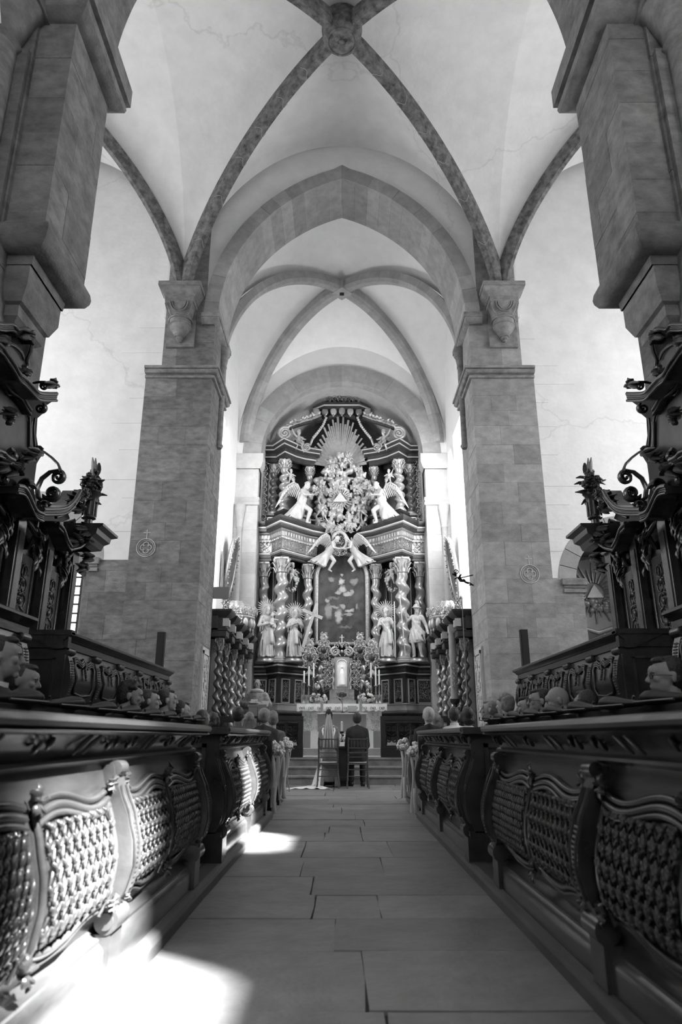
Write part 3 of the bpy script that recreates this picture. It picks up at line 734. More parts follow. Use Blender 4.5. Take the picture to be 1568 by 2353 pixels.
def column(parent, x, y, z0, z1, r, m='twist', mc='gilt', turns=4.5, caph=None, ph=0, hand=1, amp=.33):
    caph = caph or r * 3.2
    c = twist(x, y, z0 + r * .9, z1 - caph, r, r * amp * 1.25, turns, ph=ph, hand=hand).build('column_shaft', m, parent, True, 60)
    mb = MB(); mb.lathe([(r * 1.5, 0), (r * 1.5, r * .25), (r * 1.55, r * .4), (r * 1.25, r * .55), (r * 1.3, r * .75), (r * 1.05, r * .95)], 16, (x, y, z0)); mb.build('column_base', mc, c, True, 40)
    if mc not in CAPM: CAPM[mc] = capital_mesh(mc)
    o = link('capital', CAPM[mc], None, c); o.location = (x, y, z1 - caph); o.scale = (r * 2.75, r * 2.75, caph / 1.07); return c
def feather_wing(mb, lead, w, n=15):
    """fan of overlapping feathers hanging from the leading edge"""
    lead = [Vector(p) for p in lead]; k = len(lead) - 1; q = 1 if lead[-1].x > 0 else -1
    mb.tube(lead, [w * .16 * (1 - .7 * i / k) for i in range(k + 1)], 7, flat=(1, .7))
    for layer, L in ((0, 1.0), (1, .6), (2, .3)):
        for i in range(n):
            t = (i + .3) / n; e = t * k; j = min(k - 1, int(e)); b = lead[j].lerp(lead[j + 1], e - j)
            d = Vector((q * (-.15 + .55 * t), .08, -1)).normalized()
            leaf(mb, b, b + d * (w * L * (.9 + .35 * math.sin(PI * t))) + Vector((0, -.02 * layer, 0)), w * .1, (0, -.015 - .015 * layer, 0), .35, 3)
HEADN = [0]
def head_prims(mb, M, s=1.0, beard=False, hair=True, helmet=False, long=False):
    """head facing local -Y, chin near z=0, 0.23*s tall"""
    mb.M = M @ SC(s, s, s)
    mb.ell((0, .015, .135), (.078, .096, .1), 12, 9); mb.ell((0, -.028, .075), (.058, .066, .078), 10, 8)
    mb.cap((0, -.088, .118), (0, -.112, .082), .012, .017, 6); mb.ell((0, -.085, .05), (.026, .016, .010), 6, 4); mb.ell((0, -.075, .015), (.028, .024, .018), 6, 4)
    for q in (-1, 1): mb.ell((q * .032, -.078, .128), (.024, .014, .008), 6, 4); mb.ell((q * .08, .015, .105), (.012, .02, .032), 6, 4); mb.ell((q * .042, -.062, .08), (.02, .02, .022), 6, 4)
    mb.cap((0, .015, .06), (0, .03, -.08), .055, .06, 8)
    rg = random.Random(HEADN[0]); HEADN[0] += 1
    if beard:
        for k in range(12): mb.ell((rg.uniform(-.05, .05), -.06 + rg.uniform(-.02, .03), rg.uniform(-.05, .035)), (.022, .022, .035), 6, 5)
        mb.cap((0, -.07, .02), (0, -.075, -.09), .04, .015, 7)
    if hair:
        for k in range(34):
            a = rg.uniform(0, 2 * PI); p = rg.uniform(.1, 1.45); d = Vector((math.cos(a) * math.cos(p), math.sin(a) * math.cos(p), math.sin(p)))
            if d.y < -.35 and d.z < .75: continue
            mb.ell((d.x * .082, .02 + d.y * .1, .135 + d.z * .104), .027, 6, 4)
        if long:
            for q in (-1, 1): mb.cap((q * .075, .03, .13), (q * .085, .03, -.06), .03, .025, 7)
    if helmet:
        mb.ell((0, .02, .17), (.1, .125, .1), 12, 8); mb.tube([(.12 * math.cos(t), .01 + .15 * math.sin(t), .15) for t in [2 * PI * i / 16 for i in range(17)]], .018, 6)
        for k in range(9): a = -.4 + k * .35; mb.ell((0, .03 + .14 * math.sin(a) * -1, .19 + .14 * math.cos(a)), (.03, .04, .05), 6, 5)
    mb.M = I4.copy()
def hand_prims(mb, c, d, up, s=1.0):
    """small carved hand: palm and five fingers, pointing along d"""
    c = Vector(c); d = Vector(d).normalized(); up = Vector(up); sd_ = d.cross(up).normalized()
    mb.ell(c, .04 * s, 6, 5)
    for k in range(4): b = c + sd_ * ((k - 1.5) * .02 * s) + d * .03 * s; mb.cap(b, b + d * (.045 if k in (1, 2) else .036) * s - up * .02 * s, .011 * s, .009 * s, 5)
    mb.cap(c + sd_ * .03 * s, c + sd_ * .055 * s + d * .03 * s, .012 * s, .01 * s, 5)
def saint(seed, name, Ht=1.95, armL=None, armR=None, beard=True, helmet=False, sway=.05, child=False, head_turn=0, short=False, voxel=.022, m='statue', long=False):
    voxel = .015
    """draped standing figure facing -Y; arms given as (elbow, hand)"""
    rg = random.Random(seed); mb = MB(); k = Ht / 1.95
    hip = Vector((sway, 0, .98)); 
    if short:
        for q in (-1, 1):
            kn = Vector((q * .11 + sway, -.06 if q > 0 else -.1, .52)); an = Vector((q * .12, -.02 if q > 0 else .0, .08))
            mb.cap(hip + Vector((q * .1, 0, -.02)), kn, .105, .075); mb.cap(kn, an, .072, .045); mb.cap(an, an + Vector((q * .05, -.15, -.045)), .045, .035)
        z0 = .55
    else: z0 = .05
    mb.tube([(sway * .3, 0, z0), (sway * .7, -.01, .45 + z0 * .4), (sway, 0, .98), (sway * .6, 0, 1.15)], [.24 if not short else .23, .2, .18, .15], 14)
    nf = 34
    for i in range(nf):
        a = 2 * PI * i / nf + rg.uniform(-.1, .1); r0 = .18 + rg.uniform(0, .02); r1 = .27 + rg.uniform(-.02, .05)
        top = Vector((sway + r0 * math.cos(a), r0 * .8 * math.sin(a), 1.0 + rg.uniform(-.1, .1))); bot = Vector((sway * .3 + r1 * math.cos(a + .25), r1 * .85 * math.sin(a + .25), z0 + rg.uniform(-.02, .05)))
        mid = top.lerp(bot, .5) + Vector((rg.uniform(-.02, .03) + .02 * math.cos(a), .02 * math.sin(a), 0)); mb.tube([top, mid, bot], [.014, .022, .024], 6)
    if not short:
        for q in (-1, 1): mb.cap((q * .1, -.2, .05), (q * .14, -.32, .04), .045, .04)
        mb.cap((sway + .08, -.15, .98), (sway + .12, -.24, .55), .09, .08)      # advanced knee under the drapery
    mb.ell((sway * .6, 0, 1.22), (.17, .125, .2), 12, 8); mb.ell((sway * .3, 0, 1.38), (.19, .125, .15), 12, 8)
    mb.cap((-.16, .0, 1.47), (.16, .0, 1.47), .075)
    for i in range(8):       # mantle gathered across the body
        t = i / 7; mb.tube([(-.2 + .02 * t, -.02, 1.45 - .12 * t), (-.05, -.17, 1.2 - .16 * t), (.16, -.15, 1.0 - .18 * t), (.27, 0, .92 - .16 * t)], [.014, .019, .02, .018], 6)
    arms = {-1: armL or ((-.3, -.05, 1.15), (-.12, -.26, 1.2)), 1: armR or ((.3, -.02, 1.13), (.14, -.25, 1.02))}
    for q in (-1, 1):
        sh = Vector((q * .19, 0, 1.45)); el, ha = Vector(arms[q][0]), Vector(arms[q][1])
        mb.cap(sh, el, .075, .062); mb.cap(el, ha, .062, .04); hand_prims(mb, ha + (ha - el).normalized() * .04, ha - el, (0, 0, 1), 1.2)
        for i in range(3): p = el.lerp(ha, .2 + .25 * i); mb.cap(p, p + Vector((rg.uniform(-.03, .03), .04, -.22 + .05 * i)), .035, .02)
    head_prims(mb, T(0, -.01, 1.62) @ RZ(head_turn) @ RX(.12), 1.18, beard, True, helmet, long)
    if child:
        c = Vector((.17, -.2, 1.28)); mb.ell(c, (.085, .08, .13), 8, 6); head_prims(mb, T(*(c + Vector((0, -.01, .15)))) @ RZ(-.5), .78, False, True)
        mb.cap(c + Vector((.06, -.03, .07)), c + Vector((.2, -.1, .05)), .03, .024); mb.cap(c + Vector((0, -.04, -.08)), c + Vector((.03, -.12, -.2)), .042, .03); mb.cap(c + Vector((.06, 0, -.08)), c + Vector((.1, -.06, -.22)), .042, .03)
    me = sculpt(mb, name, voxel, m, 1)
    for v in me.vertices: v.co *= k
    return me
def halo(parent, c, r, n=26, m='gilt', seed=0):
    rg = random.Random(seed); mb = MB()
    for i in range(n):
        a = 2 * PI * (i + .5) / n; d = Vector((math.cos(a), 0, math.sin(a))); L = r * rg.uniform(.75, 1.05); w = .02; sd_ = Vector((-d.z, 0, d.x))
        b = d * r * .3; t = d * L
        mb.add([b - sd_ * w, b + sd_ * w, t + sd_ * w * .3, t - sd_ * w * .3, b - sd_ * w + Vector((0, .02, 0)), b + sd_ * w + Vector((0, .02, 0)), t + sd_ * w * .3 + Vector((0, .02, 0)), t - sd_ * w * .3 + Vector((0, .02, 0))],
               [(0, 1, 2, 3), (7, 6, 5, 4), (0, 4, 5, 1), (1, 5, 6, 2), (2, 6, 7, 3), (3, 7, 4, 0)])
    mb.tube([(r * .32 * math.cos(t), 0, r * .32 * math.sin(t)) for t in [2 * PI * i / 20 for i in range(21)]], .02, 5)
    o = mb.build('halo', m, parent); o.location = c; return o
def putto_mesh(seed, name, voxel=.02, m='statue', wings=True):
    """small flying child, about .75 tall, facing -Y"""
    rg = random.Random(seed); mb = MB()
    mb.ell((0, 0, .36), (.09, .08, .14), 8, 6); mb.ell((0, 0, .22), (.09, .085, .09), 8, 6); head_prims(mb, T(0, -.01, .5) @ RX(.1) @ RZ(.3), .95)
    mb.cap((-.09, 0, .44), (-.2, -.06, .5), .04, .035); mb.cap((-.2, -.06, .5), (-.28, -.1, .62), .034, .024); hand_prims(mb, (-.29, -.11, .64), (-.3, -.1, 1), (0, -1, 0), .7)
    mb.cap((.09, 0, .44), (.2, -.05, .36), .04, .035); mb.cap((.2, -.05, .36), (.2, -.17, .3), .034, .024); hand_prims(mb, (.2, -.19, .3), (0, -1, -.2), (0, 0, 1), .7)
    mb.cap((-.05, 0, .18), (-.1, -.12, .06), .062, .05); mb.cap((-.1, -.12, .06), (-.12, -.02, -.1), .048, .03); mb.cap((-.12, -.02, -.1), (-.13, -.09, -.12), .026, .02)
    mb.cap((.05, 0, .18), (.13, -.05, .02), .062, .05); mb.cap((.13, -.05, .02), (.2, .03, -.1), .048, .03); mb.cap((.2, .03, -.1), (.22, -.04, -.13), .026, .02)
    for i in range(5): mb.tube([(-.12, -.04, .22 + .02 * i), (0, -.1, .16 + .015 * i), (.13, -.05, .2 - .02 * i), (.24, .02, .16 - .04 * i)], .018, 5)
    if wings:
        for q in (-1, 1):
            for k in range(4): mb.cap((q * .05, .06, .42 - .02 * k), (q * (.2 + .03 * k), .12, .52 - .1 * k), .03, .018)
    return sculpt(mb, name, voxel, m, 2)
def angel(name, label, loc, rz, s, m='statue', mirror=1, lean=.25, voxel=.016, kneel=True):
    """kneeling or leaning winged angel; faces -Y before rotation"""
    rg = random.Random(3); mb = MB()
    mb.tube([(0, .1, .1), (0, .02, .35), (0, -.05, .7), (.0, -.1, .95)], [.24, .24, .17, .15], 12)
    for i in range(34):
        a = 2 * PI * i / 34; top = Vector((.14 * math.cos(a), -.05 + .12 * math.sin(a), .75)); bot = Vector((.3 * math.cos(a) - .1, .18 + .3 * math.sin(a), .06 + rg.uniform(0, .08))); mb.tube([top, top.lerp(bot, .5) + Vector((rg.uniform(-.05, .05), -.04, 0)), bot], [.014, .026, .026], 6)
    mb.cap((.1, -.08, .68), (.13, -.42, .5), .1, .085); mb.cap((.13, -.42, .5), (.15, -.34, .08), .08, .05); mb.cap((.15, -.34, .08), (.16, -.48, .05), .045, .035)
    mb.cap((-.1, -.02, .68), (-.14, -.22, .16), .1, .08); mb.cap((-.14, -.22, .14), (-.2, .38, .08), .075, .045); mb.cap((-.2, .4, .08), (-.2, .52, .03), .04, .03)
    mb.ell((0, -.1, .95), (.15, .11, .2), 12, 8); mb.ell((0, -.12, 1.1), (.17, .11, .12), 12, 8); mb.cap((-.14, -.12, 1.17), (.14, -.12, 1.17), .065)
    mb.cap((-.18, -.12, 1.17), (-.25, -.3, .98), .058, .05); mb.cap((-.25, -.3, .98), (-.04, -.46, 1.04), .045, .03); hand_prims(mb, (-.02, -.49, 1.06), (.2, -.4, .3), (0, 0, 1), 1.1)
    mb.cap((.18, -.12, 1.17), (.26, -.28, .98), .058, .05); mb.cap((.26, -.28, .98), (.06, -.44, 1.02), .045, .03); hand_prims(mb, (.04, -.48, 1.05), (-.1, -.4, .3), (0, 0, 1), 1.1)
    head_prims(mb, T(0, -.14, 1.26) @ RX(.35) @ RZ(.1), 1.1, False, True, False, True)
    me = sculpt(mb, 'angel_body', voxel, m, 1)
    root = empty(name, loc, rz, label, 'statue'); root.scale = (s * mirror, s, s)
    o = link('body', me, None, root); o.rotation_euler = (lean, 0, 0)
    for q in (-1, 1):
        mb = MB(); feather_wing(mb, [(q * .07, .0, 1.1), (q * .2, .12, 1.36), (q * .36, .2, 1.4), (q * .52, .28, 1.22), (q * .66, .34, .92), (q * .74, .36, .6)], .42); w = mb.build('wing', m, root, True); w.rotation_euler = (lean, 0, 0)
    return root
# ================================================================== high altar retable
RT = empty('retable', (0, 22.5, .5), 0, 'towering dark baroque altarpiece with gilded twisted columns filling the apse', 'altarpiece')
RT.location = (0, 0, 0)
def mir(fn):
    """build the same part left and mirrored right"""
    for s in (1, -1):
        fn(s)
PLAN = [(-2.8, 23.3), (-2.8, 22.25), (-2.32, 22.25), (-1.93, 21.7), (-1.55, 22.15), (-1.2, 22.55), (-.85, 22.8), (-.85, 23.3)]
def plan_off(pl, d):      # shift the plan back
    return [(x, y + d) for x, y in pl]
def mould(name, pl, prof, m, parent=RT, smooth=True):
    for s in (1, -1):
        mb = MB(); mb.M = SC(s, 1, 1); mb.plan(pl, prof); mb.build(name, m, parent, smooth, 30)
# backing boards
mb = MB(); ol = [(-2.75, .5), (2.75, .5), (2.75, 10.2), (1.75, 10.9), (.95, 11.9), (0, 12.2), (-.95, 11.9), (-1.75, 10.9), (-2.75, 10.2)]
mb.M = T(0, 23.5, 0); mb.prism(ol, .12, 'Y'); mb.build('back_panel', 'altar_wood', RT)
# predella storey
mould('plinth', PLAN, [(0, .5), (.08, .5), (.08, 1.3), (.12, 1.34), (.12, 1.46), (.05, 1.52), (.02, 1.6), (-.5, 1.6)], 'altar_wood')
mould('plinth_moulding', PLAN, [(.02, 1.6), (.1, 1.64), (.12, 1.7), (.06, 1.78), (.04, 1.86), (-.3, 1.86), (-.3, 1.6)], 'marble_grey')
mould('pedestal', PLAN, [(.0, 1.86), (.0, 2.72), (-.3, 2.72), (-.3, 1.86)], 'altar_wood', smooth=False)
mould('pedestal_cornice', PLAN, [(0, 2.7), (.03, 2.74), (.05, 2.8), (.1, 2.86), (.1, 2.92), (.16, 2.98), (.18, 3.06), (.18, 3.1), (-.6, 3.1), (-.6, 2.7)], 'altar_wood')
mould('gilt_fillet', PLAN, [(.05, 2.775), (.075, 2.785), (.075, 2.81), (.05, 2.82)], 'gilt_line'); mould('gilt_fillet', PLAN, [(.17, 2.99), (.19, 3.0), (.19, 3.03), (.17, 3.04)], 'gilt_line'); mould('gilt_fillet', PLAN, [(.03, 1.87), (.05, 1.875), (.05, 1.9), (.03, 1.91)], 'gilt_line')
for s in (1, -1):
    for (xa, ya), (xb, yb), fr, key in [(PLAN[1], PLAN[2], .9, 1), (PLAN[2], PLAN[3], .6, 2), (PLAN[3], PLAN[4], .6, 2), (PLAN[4], PLAN[5], .62, 2)]:
        cx, cy = (xa + xb) / 2, (ya + yb) / 2; L = math.hypot(xb - xa, yb - ya); an = math.atan2(yb - ya, xb - xa); nx, ny = math.sin(an), -math.cos(an)
        w = L * fr; rzz = an * s
        pn = empty('predella_panel'); pn.parent = RT; pn.location = (s * (cx + nx * .01), cy + ny * .01, 2.28); pn.rotation_euler = (0, 0, rzz)
        mb = MB(); hw, hh = w / 2, .36
        for a, b, c, d in ((-hw, hw, -hh, -hh + .03), (-hw, hw, hh - .03, hh), (-hw, -hw + .03, -hh, hh), (hw - .03, hw, -hh, hh)): mb.box(a, b, -.03, .02, c, d)
        mb.build('panel_frame', 'gilt_line', pn); relief(w * .8, .6, (0, -.01, 0), pn, 'gilt_dark' if key == 2 else 'gilt', key)
# lower storey columns
for s in (1, -1):
    for (x, y, r, tn) in ((-1.93, 21.85, .19, 5.6), (-2.56, 22.45, .15, 5.6), (-1.13, 22.75, .148, 5.6)):
        column(RT, s * x, y, 3.1 + (.0 if x != -1.93 else 0), 6.42, r, 'twist', 'gilt', tn, .5, 0 if s > 0 else PI, s, .25)
    for x in (-2.28, -1.62, -1.45):
        mb = MB(); mb.box(s * (x - .05), s * (x + .05), 23.15, 23.4, 3.1, 6.4); mb.build('pilaster_strip', 'altar_wood', RT)
        mb = MB(); mb.box(s * (x - .052), s * (x - .035), 23.13, 23.2, 3.1, 6.4); mb.build('gilt_fillet', 'gilt_line', RT)
# main entablature
ENT = PLAN
mould('architrave', ENT, [(-.05, 6.42), (.0, 6.44), (.0, 6.52), (.03, 6.53), (.03, 6.62), (.07, 6.66), (.07, 6.7), (-.5, 6.7), (-.5, 6.42)], 'altar_wood')
mould('gilt_fillet', ENT, [(.03, 6.6), (.085, 6.64), (.085, 6.67), (.03, 6.68)], 'gilt_line')
mould('frieze', ENT, [(0, 6.7), (0, 7.06), (-.4, 7.06), (-.4, 6.7)], 'gilt_dark', smooth=False)
mould('bed_moulding', ENT, [(0, 7.04), (.05, 7.07), (.05, 7.13), (.08, 7.14), (.08, 7.28), (.16, 7.32), (.16, 7.36), (-.4, 7.36), (-.4, 7.04)], 'gilt')
mould('cornice', ENT, [(.12, 7.34), (.3, 7.36), (.3, 7.46), (.33, 7.48), (.38, 7.58), (.4, 7.62), (.4, 7.68), (-.6, 7.68), (-.6, 7.34)], 'altar_wood')
mould('gilt_fillet', ENT, [(.3, 7.44), (.345, 7.46), (.355, 7.5), (.32, 7.5)], 'gilt_line')
for s in (1, -1):
    for (xa, ya), (xb, yb) in zip(ENT[1:6], ENT[2:7]):
        L = math.hypot(xb - xa, yb - ya); an = math.atan2(yb - ya, xb - xa); nx, ny = math.sin(an), -math.cos(an); cx, cy = (xa + xb) / 2, (ya + yb) / 2
        relief(L * .86, .3, (s * cx + s * nx * .005, cy + ny * .005, 6.88), RT, 'gilt', 3, an * s, 'frieze_carving')
        nd = max(2, int(L / .11))
        mb = MB()
        for k in range(nd):
            t = (k + .5) / nd; px, py = xa + (xb - xa) * t + nx * .1, ya + (yb - ya) * t + ny * .1
            mb.M = T(s * px, py, 7.21) @ RZ(an * s); mb.box(-.028, .028, -.025, .03, -.05, .06)
            mb.ell((0, -.03, -.16), (.03, .02, .035), 6, 4)
        mb.build('dentil_row', 'gilt_line', RT)['kind'] = 'stuff'
# attic storey
AT = [(-2.6, 23.3), (-2.6, 22.5), (-2.25, 22.5), (-1.93, 22.05), (-1.6, 22.45), (-1.3, 22.7), (-1.0, 22.85), (-1.0, 23.3)]
mould('attic_plinth', AT, [(0, 7.68), (.04, 7.7), (.04, 8.02), (.09, 8.06), (.09, 8.14), (-.5, 8.14), (-.5, 7.68)], 'altar_wood')
for s in (1, -1):
    for k, (x, y, an) in enumerate(((-2.42, 22.46, 0), (-1.15, 22.68, -.45))):
        mb = MB(); mb.M = T(s * x, y, 7.86) @ RZ(an * s)
        for a, b, c, d in ((-.1, .1, -.13, -.105), (-.1, .1, .105, .13), (-.1, -.075, -.13, .13), (.075, .1, -.13, .13)): mb.box(a, b, -.05, .02, c, d)
        mb.build('panel_frame', 'gilt_line', RT)
    for (x, y, r, mm) in ((-1.95, 22.3, .15, 'twist'), (-2.36, 22.72, .13, 'twist_dark'), (-1.12, 22.95, .12, 'twist')):
        column(RT, s * x, y, 8.14, 10.0, r, mm, 'gilt', 4.6, .32, 0 if s > 0 else PI, s, .26)
    # dark openwork wing beside the storey
    for k in range(4):
        relief(.42, .62, (s * -2.72, 22.3, 7.95 + k * .58), RT, 'gilt_dark', 5, 0, 'side_foliage')
UP = [(-2.6, 23.3), (-2.6, 22.45), (-2.25, 22.45), (-1.93, 22.0), (-1.6, 22.4), (-1.3, 22.62), (-.98, 22.75), (-.98, 23.3)]
mould('upper_architrave', UP, [(-.05, 9.98), (.02, 10.0), (.02, 10.1), (.06, 10.14), (.06, 10.2), (-.5, 10.2), (-.5, 9.98)], 'altar_wood')
mould('upper_cornice', UP, [(.03, 10.18), (.08, 10.24), (.08, 10.3), (.2, 10.34), (.2, 10.42), (.27, 10.5), (.27, 10.56), (-.6, 10.56), (-.6, 10.18)], 'altar_wood')
mould('gilt_fillet', UP, [(.06, 10.15), (.075, 10.16), (.075, 10.19), (.06, 10.2)], 'gilt_line'); mould('gilt_fillet', UP, [(.19, 10.36), (.215, 10.37), (.215, 10.4), (.19, 10.41)], 'gilt_line'); mould('gilt_fillet', UP, [(.26, 10.49), (.285, 10.5), (.285, 10.53), (.26, 10.54)], 'gilt_line')
# crown: scrolled pediment and canopy
for s in (1, -1):
    p = [A(u, v, Y=22.1) for u, v in ((738, 955), (718, 962), (698, 967), (678, 973), (664, 979))]
    mb = MB(); mb.M = SC(s, 1, 1); c = A(655, 995, Y=22.1)
    spiral(mb, c, .23, 2.3, .062, (1, 0, 0), (0, 0, 1), R(60), 1, 8, 14, .1, (1, 1), [(q.x, q.y, q.z) for q in p]); mb.build('pediment_volute', 'gilt', RT, True)
    mb = MB(); mb.M = SC(s, 1, 1); mb.tube([(q.x, q.y + .12, q.z - .02) for q in p] + [(c.x - .05, c.y + .12, c.z + .16)], [.08, .09, .1, .1, .1, .08], 8); mb.build('pediment_scroll', 'altar_wood', RT, True)
    mb = MB(); mb.M = SC(s, 1, 1); rg = random.Random(4)
    for q, q2 in zip(p, p[1:]):
        for k in range(9):
            b = q.lerp(q2, k / 9); leaf(mb, b, b + Vector((rg.uniform(-.16, .12), -.1, rg.uniform(-.12, .2))), .045, (0, -.08, 0), .5, 4)
    mb.build('pediment_foliage', 'gilt', RT, True)
    c2 = A(706, 1028, Y=22.0); p2 = [A(u, v, Y=22.0) for u, v in ((750, 962), (742, 980), (730, 996), (718, 1010))]
    mb = MB(); mb.M = SC(s, 1, 1); spiral(mb, c2, .14, 1.8, .045, (1, 0, 0), (0, 0, 1), R(40), 1, 8, 12, .1, None, [(q.x, q.y, q.z) for q in p2]); mb.build('inner_volute', 'gilt_dark', RT, True)
    mb = MB(); mb.M = SC(s, 1, 1)
    for q, q2 in zip(p2, p2[1:]):
        for k in range(4): b = q.lerp(q2, k / 4); mb.ell(b + Vector((0, -.06, 0)), (.05, .04, .05), 7, 5)
    mb.build('inner_garland', 'gilt', RT, True)
zc = A(786, 943, Y=22.5).z
CAN = [(-1.0, 23.2), (-.95, 22.7), (-.6, 22.4), (.6, 22.4), (.95, 22.7), (1.0, 23.2)]
mb = MB(); mb.plan(CAN, [(0, zc), (.05, zc + .03), (.06, zc + .12), (.1, zc + .16), (.1, zc + .22), (-.5, zc + .22), (-.5, zc)]); mb.build('canopy_cornice', 'altar_wood', RT, True, 30)
mb = MB(); mb.plan(CAN, [(.055, zc + .1), (.085, zc + .11), (.085, zc + .15), (.055, zc + .16)]); mb.build('gilt_fillet', 'gilt_line', RT)
for k in range(7):
    x = -.9 + .3 * k; mb = MB(); mb.ell((x, 22.38 + .1 * abs(k - 3) / 3, zc - .08), (.12, .05, .16), 9, 6); mb.ell((x, 22.34 + .1 * abs(k - 3) / 3, zc - .26), (.035, .035, .06), 6, 4); mb.build('lambrequin_lappet', 'gilt_dark' if k % 2 else 'gilt', RT, True)
mb = MB()
for i in range(9):
    t = -1 + i / 4; x = .9 * t; zz = zc + .2 + .42 * (1 - abs(t) ** 1.6)
    mb.tube([(x, 22.75, zc + .2), (x * .9, 22.65, zc + .2 + (zz - zc - .2) * .6), (x * .7, 22.8, zz)], [.12, .13, .08], 8)
mb.build('canopy_dome', 'altar_wood', RT, True)
relief(1.5, .4, (0, 22.5, zc + .36), RT, 'gilt_dark', 6, 0, 'canopy_foliage')
mb = MB(); mb.lathe([(.2, 0), (.18, .06), (.1, .12), (.1, .5), (.2, .55), (.22, .62), (.1, .64)], 12, (0, 22.7, zc + .2)); mb.build('canopy_finial', 'altar_wood', RT, True, 40)
# glory: rays, clouds and cherubs
gc = A(783, 1075, Y=22.95)
gl = empty('glory'); gl.parent = RT
rg = random.Random(12)
for i in range(45):
    a = R(6) + (PI - 2 * R(6)) * i / 44; up = math.sin(a); L = 1.3 + .5 * max(0, up - .8) / .2 + (.12 if i % 2 else -.12) + rg.uniform(-.06, .06)
    d = Vector((math.cos(a) * .78, 0, math.sin(a))); w = rg.uniform(.026, .042); sd_ = Vector((-d.z, 0, d.x)).normalized() * w; b = gc + d * .25; t = gc + d * L + Vector((0, -.12, 0)); o3 = Vector((0, .03, 0))
    mb = MB(); mb.add([b - sd_ * .5, b + sd_ * .5, t + sd_, t - sd_, b - sd_ * .5 + o3, b + sd_ * .5 + o3, t + sd_ + o3, t - sd_ + o3], [(0, 1, 2, 3), (7, 6, 5, 4), (0, 4, 5, 1), (1, 5, 6, 2), (2, 6, 7, 3), (3, 7, 4, 0)]); mb.build('ray', 'gilt', gl)
def in_heart(x, z):     # cloud outline: x metres from centre, z metres
    zt, zb = A(786, 1050, Y=22.7).z, A(786, 1222, Y=22.7).z; t = (z - zb) / (zt - zb)
    if t < 0 or t > 1: return False
    w = .28 + .95 * min(1, t / .45) if t < .6 else 1.05 - .75 * (t - .6) / .4
    return abs(x) < w
mb = MB(); pts = []
zt, zb = A(786, 1050, Y=22.7).z, A(786, 1222, Y=22.7).z
while len(pts) < 150:
    x, z = rg.uniform(-1.1, 1.1), rg.uniform(zb, zt)
    if in_heart(x, z): pts.append((x, z)); mb.ell((x, 22.85 - .18 * rg.random(), z), (rg.uniform(.09, .17), rg.uniform(.1, .16), rg.uniform(.07, .12)), 8, 6)
link('cloud', sculpt(mb, 'cloud', .035, 'gilt', 1), None, gl)
mb = MB(); head_prims(mb, T(0, 0, -.1), 1.0); 
for q in (-1, 1):
    for k in range(3): mb.cap((q * .05, .03, -.02), (q * (.15 - .01 * k), .05, .06 - .07 * k), .05, .042)
CH = sculpt(mb, 'cherub', .013, 'gilt', 1)
n = 0; used = []
while n < 46:
    x, z = rg.uniform(-1.0, 1.0), rg.uniform(zb, zt)
    if not in_heart(x * 1.05, z) or any((x - a) ** 2 + (z - b) ** 2 < .035 for a, b in used): continue
    used.append((x, z)); n += 1; sc = rg.uniform(.75, 1.05)
    o = link('cherub', CH, None, gl); o.location = (x, 22.6 - .05 * rg.random(), z); o.scale = (sc,) * 3; o.rotation_euler = (rg.uniform(-.1, .5), rg.uniform(-.5, .5), rg.uniform(-.6, .6))
PU = putto_mesh(1, 'putto', .02, 'gilt')
for (u, v, rr) in ((735, 1165, .3), (738, 1195, -.4), (832, 1165, -.3), (826, 1200, .5), (755, 1205, .2), (808, 1195, -.2), (728, 1120, .7), (835, 1110, -.6), (800, 1050, .3), (768, 1058, -.3)):
    p = A(u, v, Y=22.55); o = link('putto', PU, None, gl); o.location = (p.x, p.y, p.z - .3); o.scale = (.85,) * 3 if v > 1100 else (.7,) * 3; o.rotation_euler = (0, rr, rr)
pc = A(782, 1145, Y=22.35)
mb = MB(); mb.M = T(pc.x, 22.4, pc.z); mb.prism([(-.24, -.12), (.24, -.12), (0, .22)], .06, 'Y'); mb.build('triangle', 'gilt_line', gl)
mb = MB()
for i in range(24):
    a = 2 * PI * i / 24; d = Vector((math.cos(a), 0, math.sin(a))); mb.tube([Vector((pc.x, 22.42, pc.z)) + d * .2, Vector((pc.x, 22.4, pc.z)) + d * .42], [.02, .008], 5)
mb.build('triangle_rays', 'gilt', gl)
# dark painted ground behind the statues of the attic
# altar painting and its frame
painting_mat('altar_canvas', [(-.02, .55, .10, .12, .42), (0, .78, .05, .06, .45), (.03, .3, .13, .14, .36), (-.35, .62, .12, .1, .2), (.4, .55, .16, .12, .2), (-.12, .18, .1, .09, .3), (.18, .12, .16, .08, .32), (.33, .2, .08, .1, .26),
    (-.45, -.42, .12, .3, .22), (-.47, -.08, .07, .08, .3), (-.1, -.6, .12, .26, .34), (.02, -.3, .09, .1, .28), (.25, -.42, .16, .07, .38), (.2, -.55, .2, .05, .25), (-.25, -.3, .2, .06, .25), (.5, -.3, .06, .1, .2), (.1, -.95, .25, .05, .14), (-.3, .0, .25, .05, .12)], .02, .07)
pa = empty('altar_painting', (0, 22.75, 0), 0, 'arched altar painting of a figure rising in clouds, in a pale carved frame', 'painting')
pb, ptop = A(786, 1476, Y=22.75).z, A(786, 1277, Y=22.75).z; hw = .775; spr = ptop - hw
ol = [(-hw, pb), (hw, pb)] + [(hw * math.cos(PI * i / 20), spr + hw * math.sin(PI * i / 20)) for i in range(21)]
mb = MB(); zc0 = (pb + ptop) / 2; mb.prism([(x, z - zc0) for x, z in ol], .03, 'Y'); o = mb.build('canvas', 'altar_canvas', pa); o.location = (0, 0, zc0)
fr = [(hw + .06, pb - .06)] + [((hw + .06) * math.cos(PI * i / 24), spr + (hw + .06) * math.sin(PI * i / 24)) for i in range(25)] + [(-hw - .06, pb - .06), (hw + .06, pb - .06)]
